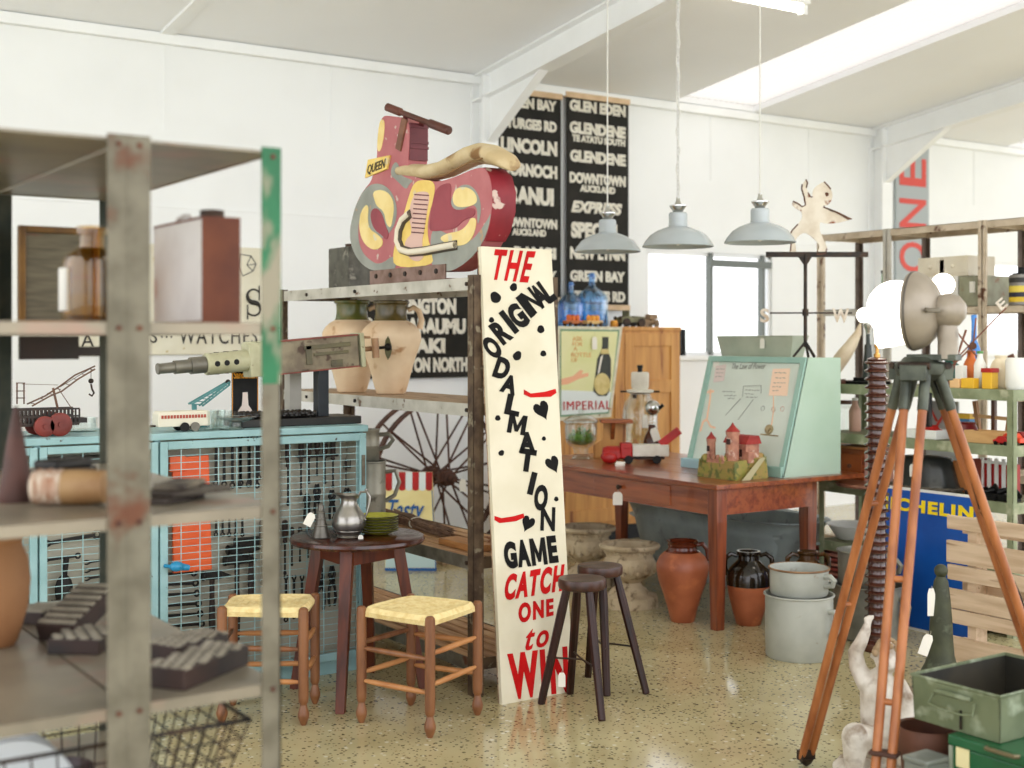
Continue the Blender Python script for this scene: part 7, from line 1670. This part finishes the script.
m = MB(); m.lathe([(.0, -.142), (.025, -.138), (.047, -.12), (.056, -.095), (.054, -.072), (.05, -.06), (.06, -.045), (.0, -.03)], c0_, 32, Rd); part('housing', m, dishm, T, smooth=50)
m = MB(); h0 = c0_ - axd_*.085; m.lathe([(.03, -.1), (.033, -.06), (.03, -.03), (.028, .0)], h0 - up*.02, 20); m.cyl(V((h0.x, h0.y, 1.47)), h0-up*.1, .032); part('stem', m, dishm, T)
m = MB(); m.box(V((A_.x, A_.y, 1.474)).lerp(V((h0.x, h0.y, 1.474)), .5), (.16, .06, .02), rz=math.atan2(h0.y-A_.y, h0.x-A_.x)); part('swivel_plate', m, tripm, T, bevel=.003)
m = MB(); c_ = q(909, 310) - hy*.125; c_ = c0_ + axd_*.012 - hy*.118 - axd_*0; m.box(c_+hx*.012, (.045, .014, .014), rz=-YAW); m.cyl(c_-hx*.012, c_-hx*.006, .009); part('latch', m, steel, T, bevel=.002)
m = MB(); m.lathe([(.115, .012), (.08, .03), (.03, .045), (.0, .048)], c0_, 40, Rd); part('lens', m, Mthin('lens_glass', (.97, .97, .95)), T)
# flex down the right leg
m = MB(); f = feet[2]; tp = A_ + up*-.02; pts = [tp + hx*.04, tp.lerp(f, .12)+hx*.055, tp.lerp(f, .3)+hx*.035, tp.lerp(f, .5)+hx*.06, tp.lerp(f, .75)+hx*.05, f+hx*.08+up*.006]
m.tube(pts, .0042, 6); part('flex', m, black, T)
m = MB(); a = tp.lerp(f, .06)+hx*-.02; m.box(a+up*-.02-hy*.03, (.03, .03, .11), rz=.3); part('switch_box', m, black, T, bevel=.004)

# ================================================================ ENAMEL TYRE SIGN
TU = 5.60; t0, t1 = on_u(869, 488, TU+.035), on_u(983, 488, TU+.035); zt_ = on_u(905, 488.5, TU).z
TL = .035
T = thing('tyre_sign', 'blue enamel sign with yellow lettering leaning behind the wooden pallet', 'sign', (TU, (t0.y+t1.y)/2, 0))
def tsn(v, z, o=0): return V((TU + TL*(z/zt_) - o, v, z))
def tp_(m, v0, v1, z0, z1, o, th=.002): m.prism([tsn(v0, z0, o), tsn(v1, z0, o), tsn(v1, z1, o), tsn(v0, z1, o)], (-th, 0, 0))
m = MB(); m.prism([tsn(t0.y, .0), tsn(t1.y, .0), tsn(t1.y, zt_), tsn(t0.y, zt_)], (.008, 0, 0)); pn = part('panel', m, M('enamel_white_rim', (232, 232, 226), rough=.3), T, smooth=0)
m = MB(); tp_(m, t0.y-.012, t1.y+.012, .014, zt_-.014, .0); part('blue_field', m, M('enamel_blue', (36, 102, 184), (30, 90, 168), 4, .28, spec=.4), pn, smooth=0)
p0 = on_u(876, 508, TU+TL); p1 = on_u(974.5, 517, TU+TL); za, zb_ = on_u(925, 500.5, TU+TL).z, on_u(925, 513.5, TU+TL).z
m = MB(); m.text('MICHELIN', tsn(p0.y, zb_, .004), (0, p1.y-p0.y, 0), (TL, 0, zt_), abs(p1.y-p0.y), za-zb_, .003, offset=.045, sp=1.18); part('lettering', m, M('enamel_yellow', (250, 224, 40), rough=.35), pn, smooth=0)
for vv in (t0.y-.03, t1.y+.03):
    for z in (.04, zt_-.035): m = MB(); m.cyl(tsn(vv, z, .0), tsn(vv, z, .006), .006, n=8); part('screw', m, paper, pn)
# ================================================================ WOODEN PALLET
PU = 5.0; pal = M('pallet_wood', (214, 192, 166), (194, 170, 142), 5, .8, 0, .1, stretch=(7, .6, 7), c3=(150, 120, 92), s3=4, lo3=.64, hi3=.72)
pv1 = on_u(945, 520, PU).y; pv0 = pv1 - 1.15
T = thing('wooden_pallet', 'bare timber pallet standing on edge in front of the blue sign', 'pallet', (PU+.05, (pv0+pv1)/2, 0))
dP = on_u(948, 520, PU).y/ (cA - sA*(948-512)/1300); dP = PU/(cA*(948-512)/1300+sA)
zy = lambda y: H-(y-340)*dP/1300
for i, (y0_, y1_) in enumerate(((515, 528.5), (540, 562), (564, 579), (588, 607), (608, 622), (635, 661))):
    m = MB(); j = (0, .006, -.004, .004, 0, .005)[i]; m.bb(PU, PU+.02, pv0, pv1-.01+j*.6, zy(y1_), zy(y0_)); part('board', m, pal, T, smooth=0, bevel=.002)
for v in (pv1-.13, pv1-.42, pv1-.72, pv0+.05):
    m = MB(); m.bb(PU+.02, PU+.1, v-.022, v+.022, .0, zy(516)); part('stringer', m, pal, T, smooth=0)
for y0_, y1_ in ((520, 535), (575, 592), (640, 655)):
    m = MB(); m.bb(PU+.1, PU+.118, pv0, pv1-.02, zy(y1_), zy(y0_)); part('board', m, pal, T, smooth=0)
# ================================================================ STONE CHERUB STATUE
x, y, _ = at(876, 4.55); kS = 4.55/1300
def S(px, py, dep=0): return (hx*((px-876)*kS) + hy*dep + up*(H-(py-340)*kS))
J = [(S(882, 742), .07), (S(880, 715), .068), (S(879, 695), .066), (S(880, 680), .045), (S(884, 671), .03),
     (S(866, 683, -.0), .034), (S(859, 668, .02), .03), (S(857, 654, .02), .026), (S(862, 640), .022), (S(866, 630, .0), .018), (S(867, 625), .013),
     (S(898, 686), .034), (S(906, 702, -.02), .03), (S(900, 720, -.06), .026), (S(888, 728, -.09), .02),
     (S(866, 738, -.05), .055), (S(848, 728, -.10), .048), (S(846, 750, -.11), .036), (S(846, 768, -.11), .028), (S(838, 773, -.13), .018),
     (S(893, 746, -.05), .055), (S(900, 740, -.12), .045), (S(902, 760, -.12), .034), (S(896, 773, -.15), .02)]
E_ = [(0, 1), (1, 2), (2, 3), (3, 4), (2, 5), (5, 6), (6, 7), (7, 8), (8, 9), (9, 10), (2, 11), (11, 12), (12, 13), (13, 14), (0, 15), (15, 16), (16, 17), (17, 18), (18, 19), (0, 20), (20, 21), (21, 22), (22, 23)]
stonew_ = M('statue_stone', (224, 218, 208), (196, 186, 172), 16, .9, 0, .6, c3=(136, 112, 90), s3=11, lo3=.55, hi3=.7)
m = L()     # closed tapered limbs and joints, fused into one skin by the voxel remesh below
for p, r in J: m.ball(p, r, 16, 10)
for i, j in E_: m.cyl(J[i][0], J[j][0], J[i][1], J[j][1], 16)
hc = S(887, 656, -.01)
m.ball(hc, .052, 20, 14, sc=(.92, .95, 1.08)); face = -hy*.8 - hx*.25; face.normalize(); sd = up.cross(face)
m.ball(hc+face*.042+up*-.018, .026, 12, 8, sc=(1, 1, .9)); m.ball(hc+face*.055+up*-.004, .010, 10, 7); m.ball(hc+face*.05+up*-.024, .009, 8, 6, sc=(1.3, 1, .6))
for s_ in (-1, 1): m.ball(hc+face*.036+sd*s_*.024+up*-.016, .02, 10, 7); m.ball(hc+sd*s_*.05, .012, 8, 6); m.ball(hc+face*.046+sd*s_*.018+up*.008, .008, 8, 6)
for i, (dx, dz, r) in enumerate(((0, 0, .007), (.006, .002, .007), (-.006, .001, .0065), (.011, -.004, .006))): m.tube([S(867, 625)+hx*dx, S(867, 622)+hx*dx*1.3+up*(.012+dz), S(869, 620)+hx*(dx*1.4+.008)+up*(.016+dz)], [r, r*.9, r*.6], 7)
m.ball(S(880, 770), .14, 20, 8, sc=(1.05, 1, .22))
for q in range(14): a = 2*PI*q/14; m.ball(S(880, 772)+V((math.cos(a)*.13, math.sin(a)*.13, .008)), .035, 8, 6, sc=(1, 1, .8))
m.v = [V((v.x, v.y, max(v.z, 0))) for v in m.v]
st = solo('cherub_statue', m, stonew_, 'weathered white stone cherub statue with raised arm behind the tripod legs', 'statue', (x, y, 0), smooth=80)
rm = st.modifiers.new('r', 'REMESH'); rm.mode = 'VOXEL'; rm.voxel_size = .0055; rm.use_smooth_shade = True
sm_ = st.modifiers.new('sm', 'SMOOTH'); sm_.iterations = 6; sm_.factor = .5
random.seed(11); m = L()
for i in range(46):
    a = random.random()*2*PI; e = random.uniform(.05, 1.45); dr = V((math.cos(a)*math.cos(e), math.sin(a)*math.cos(e), math.sin(e)))
    if dr.dot(face) > .62 and dr.z < .75: continue
    m.ball(hc+V((dr.x*.047, dr.y*.049, dr.z*.054)), random.uniform(.011, .017), 8, 6)
part('carved_hair', m, M('statue_hair', (190, 168, 138), (160, 136, 106), 10, .9, 0, .2), st, smooth=80)
m = L(); rs = []
for t, w_, d_ in ((0, .03, .03), (.25, .05, .035), (.6, .06, .04), (1, .07, .05)):
    c_ = V(S(908, 690, .03)).lerp(V(S(909, 768, .05)), t); rs.append([c_ + hx*(w_*math.cos(a)*(1+.12*math.sin(5*a))) + hy*(d_*math.sin(a)) for a in [2*PI*q/24 for q in range(24)]])
for r_ in rs:
    for v in r_: v.z = max(v.z, 0)
m.rings(rs); part('carved_drape', m, M('statue_drape', (150, 134, 112), (108, 92, 74), 14, .9, 0, .4), st, smooth=60)
# ================================================================ COPPER FINIAL, BIN, CHEST, POT
x, y, _ = at(941, 5.2); verd = M('verdigris', (84, 88, 64), (60, 62, 46), 9, .6, .1, .15, c3=(112, 120, 96), s3=9, lo3=.58, hi3=.68)
T = thing('metal_finial', 'tall dark green tapering roof finial with ball tip behind the green bin', 'finial', (x, y, 0))
m = L(); m.lathe([(.16, 0), (.165, .02), (.15, .06), (.115, .13), (.085, .19), (.062, .235), (.052, .27), (.047, .33), (.044, .40), (.036, .5), (.028, .565), (.02, .58), (.018, .585)], n=40); part('spire', m, verd, T)
m = L(); m.ball((0, 0, .607), .027, 20, 14); part('ball_tip', m, verd, T)
tagged(T, V((x, y, .38)) - hx*.06 - hy*.06, .04, .085, tilt=-.35, d=hx, L_=.015); tagged(T, V((x, y, .55)) - hx*.045 - hy*.02, .03, .11, d=hx, L_=.01)
bu0, bu1, bv0, bv1, bz0, bz1 = 3.137, 3.587, 2.223, 2.523, .410, .541
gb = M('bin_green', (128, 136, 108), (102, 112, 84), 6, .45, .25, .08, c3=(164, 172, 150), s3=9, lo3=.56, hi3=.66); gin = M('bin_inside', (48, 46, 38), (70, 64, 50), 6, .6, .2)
T = thing('metal_bin', 'open dull green metal bin with wire handle stacked at the lower right', 'bin', ((bu0+bu1)/2, (bv0+bv1)/2, bz0))
tt = .003
m = MB(); ix = .012
for q in range(4):
    c4 = [(bu0, bv0), (bu1, bv0), (bu1, bv1), (bu0, bv1)]; cc = V(((bu0+bu1)/2, (bv0+bv1)/2, 0))
    a, b_ = V((*c4[q], 0)), V((*c4[(q+1) % 4], 0)); ai, bi = a.lerp(cc, .03), b_.lerp(cc, .03); n_ = (cc-(a+b_)/2).normalized()*tt
    m.m = 0; m.prism([ai+up*bz0, bi+up*bz0, b_+up*bz1, a+up*bz1], n_)
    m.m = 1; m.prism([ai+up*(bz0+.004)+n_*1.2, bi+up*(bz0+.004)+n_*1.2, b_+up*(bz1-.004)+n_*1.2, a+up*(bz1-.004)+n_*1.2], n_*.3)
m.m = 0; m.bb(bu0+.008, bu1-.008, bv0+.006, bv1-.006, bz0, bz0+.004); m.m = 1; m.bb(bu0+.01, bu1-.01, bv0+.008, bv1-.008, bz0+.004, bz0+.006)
part('bin_body', m, [gb, gin], T, smooth=0)
m = MB(); m.tube([(bu0, bv0, bz1), (bu1, bv0, bz1), (bu1, bv1, bz1), (bu0, bv1, bz1)], .005, 6, True); part('rolled_rim', m, gb, T)
m = MB(); vc = (bv0+bv1)/2; zc2 = (bz0+bz1)/2+.018
m.tube([(bu0-.004, vc+.07, zc2+.01), (bu0-.02, vc+.075, zc2-.018), (bu0-.022, vc+.03, zc2-.026), (bu0-.022, vc-.03, zc2-.026), (bu0-.02, vc-.075, zc2-.018), (bu0-.004, vc-.07, zc2+.01)], .0035, 7); part('wire_handle', m, gb, T)
m = MB(); m.tube([(bu0-.006, vc-.06, zc2+.02), (bu0-.008, vc+.06, zc2+.02)], .007, 7); part('handle_hinge', m, gb, T)
m = MB(); m.bb(bu0-.002, bu0+.002, vc-.024, vc-.018, bz0+.01, zc2-.02); part('seam', m, iron, T, smooth=0)
cu0, cu1, cv0, cv1, cz = 3.11, 3.6, 1.95, 2.366, .408
T = thing('green_chest', 'glossy dark green metal chest with brass-edged label under the green bin', 'chest', ((cu0+cu1)/2, (cv0+cv1)/2, 0))
dg_ = M('chest_green', (24, 98, 58), (18, 84, 48), 6, .3, .05, .02)
m = MB(); m.bb(cu0, cu1, cv0, cv1, 0, cz-.03); part('body', m, dg_, T, smooth=0, bevel=.006)
m = MB(); m.bb(cu0-.006, cu1+.006, cv0-.006, cv1+.006, cz-.03, cz); part('lid', m, dg_, T, smooth=0, bevel=.005)
m = MB(); m.bb(cu0-.008, cu0, cv1-.01, cv1+.0, 0, cz-.03); part('corner_strip', m, M('strip_pale', (170, 176, 160), rough=.4, metal=.4), T, smooth=0)
m = MB(); q = on_u(963, 752, cu0); m.bb(cu0-.0025, cu0-.0005, q.y-.022, q.y+.022, q.z-.045, q.z+.02); part('paper_label', m, M('label_cream', (224, 214, 170), rough=.7), T, smooth=0)
m = MB(); q = on_u(1004, 752, cu0); 
m.tube([(cu0, q.y+.05, q.z+.0), (cu0-.018, q.y+.045, q.z+.002), (cu0-.02, q.y, q.z+.002), (cu0-.018, q.y-.045, q.z+.002), (cu0, q.y-.05, q.z)], .006, 8); m.bb(cu0-.005, cu0, q.y-.06, q.y+.06, q.z-.02, q.z+.0); part('handle', m, M('bronze', (132, 122, 96), rough=.4, metal=.6), T)
x, y, _ = at(927, 3.93); T = thing('terracotta_pot', 'dark rimmed terracotta flowerpot tucked under the green bin', 'pot', (x, y, 0)); m = L(); m.lathe([(.055, 0), (.06, .006), (.078, .28), (.09, .285), (.094, .3), (.094, .355), (.088, .365), (.08, .362), (.078, .3), (.06, .05)], n=36); part('pot_body', m, M('dark_terracotta', (122, 82, 62), (96, 64, 48), 8, .7), T)
m = L(); m.bb(-.05, .05, -.04, .04, 0, .33); m.bb(-.053, .053, -.043, .043, .33, .345); x, y, _ = at(931, 3.72); solo('grey_canister', m, M('canister_grey', (142, 146, 138), (122, 126, 118), 7, .5, .2), 'grey square canister at the bottom edge left of the green chest', 'canister', (x-.02, y, 0), 0, bevel=.004)

# ================================================================ WEATHER VANE WITH CHERUB, TROUGH
wx, wy = 5.53, 5.19; dW = wx*sA + wy*cA
T = thing('weather_vane', 'iron weather vane with rusty white cherub cut-out on the mint case', 'weather vane', (wx, wy, ZC))
def wv(px, py, o=0): return P(px, py, dW + o)
m = MB(); m.cyl((wx, wy, ZC+.06), (wx, wy, wv(806, 254).z), .0105)
for a in (0.5, 2.6, 4.7): m.bar((wx, wy, ZC+.09), (wx+.07*math.cos(a), wy+.07*math.sin(a), ZC+.004), .012)
c806 = (wx*cA - wy*sA)/dW*1300+512
part('rod', m, iron, T)
m = MB(); m.bar(wv(766, 254.5), wv(868, 254.5), .012, .03); m.prism([wv(797, 255), wv(813, 255), wv(807, 265), wv(804, 265)], hy*.006); part('top_bar', m, iron, T, smooth=0)
m = MB(); m.bar(wv(770, 313), wv(852, 313), .009); m.bar(wv(c806, 313, -.12), wv(c806, 313, .12), .009); m.cyl(wv(c806, 316), wv(c806, 309), .018); part('compass_arm', m, iron, T)
vw = M('vane_white', (222, 214, 202)); 
m = MB(); m.text('W', wv(832, 322.5, -.004), hx, up, 17*dW/1300, 14*dW/1300, .006, offset=.03); part('letter', m, vw, T, smooth=0)
m = MB(); m.text('S', wv(760, 322.5, -.004), hx, up, 9*dW/1300, 14*dW/1300, .006, offset=.03); part('letter', m, vw, T, smooth=0)
ch = [(148, 45), (156, 62), (150, 85), (158, 108), (170, 128), (180, 130), (178, 108), (188, 86), (212, 68), (235, 56), (250, 70), (268, 92), (275, 120), (270, 148), (255, 166), (238, 172), (232, 178), (250, 184), (300, 205), (340, 225), (368, 236), (335, 246), (290, 256), (240, 258), (214, 248), (212, 285), (222, 318), (240, 350), (250, 378), (240, 402), (200, 405), (204, 388), (214, 368), (195, 338), (160, 308), (136, 300), (106, 320), (95, 345), (100, 380), (100, 403), (48, 406), (74, 388), (78, 350), (70, 315), (82, 290), (110, 260), (130, 230), (128, 200), (100, 186), (80, 168), (86, 150), (108, 160), (130, 176), (146, 168), (140, 130), (128, 92), (130, 68)]
m = MB(); m.prism([wv(775+x/4.8, 170+y/4.8, .004) for x, y in chaikin(ch, 1)], -hy*.008)
part('cherub_figure', m, M('vane_cherub', (228, 220, 206), (214, 202, 184), 12, .65, 0, .1, c3=(150, 96, 60), s3=13, lo3=.60, hi3=.66), T, smooth=0)
m = MB(); m.cyl(wv(775+248/4.8, 170+117/4.8, -.006), wv(775+248/4.8, 170+117/4.8, -.002), .012); part('painted_eye', m, rusty, T)
for a, b_ in ((0, 3), (3, 6), (15, 21), (28, 32), (41, 46), (50, 57), (9, 12)):
    m = MB(); m.tube([wv(775+x/4.8, 170+y/4.8, -.004) for x, y in (ch[a:b_] if b_ - a > 1 else ch[a:a+2])], .0045, 6); part('rusted_edge', m, rusty, T, smooth=30)
m = MB(); rs_ = [(258, 184), (300, 200), (345, 222), (366, 236), (350, 240), (322, 222), (290, 204), (262, 196)]; m.prism([wv(775+x/4.8, 170+y/4.8, -.006) for x, y in rs_], -hy*.003); part('rusty_wing_edge', m, rusty, T, smooth=0)
# trough on the case top
a, b_ = on_u(724, 340, 5.60), on_u(800, 340, 5.60); T = thing('tin_trough', 'grey-green tin trough with tag on top of the mint case', 'trough', (5.60, (a.y+b_.y)/2, ZC))
m = MB(); hh_ = .122; tro = M('trough_grey', (186, 190, 174), (170, 176, 160), 5, .5, .1)
def tr_(k, z): v0, v1 = a.y, b_.y; s__ = .03*(1-k); return [(5.54+s__*.5, v1+s__, z), (5.67-s__*.5, v1+s__, z), (5.67-s__*.5, v0-s__, z), (5.54+s__*.5, v0-s__, z)]
m.rings([tr_(0, ZC), tr_(1, ZC+hh_), [(p[0]*.97+5.6*.03, p[1]*.98+(a.y+b_.y)/2*.02, p[2]) for p in tr_(1, ZC+hh_)], [(p[0]*.97+5.6*.03, p[1]*.98+(a.y+b_.y)/2*.02, p[2]) for p in tr_(0, ZC+.005)]]); part('trough_body', m, tro, T, smooth=0)
m = MB(); m.tube([V(p) for p in tr_(1, ZC+hh_)], .004, 6, True); part('rolled_rim', m, tro, T)
q = on_u(762, 338, 5.535); tagged(T, (5.536, q.y, ZC+hh_), .036, .06, d=(0, -1, 0), L_=.012)
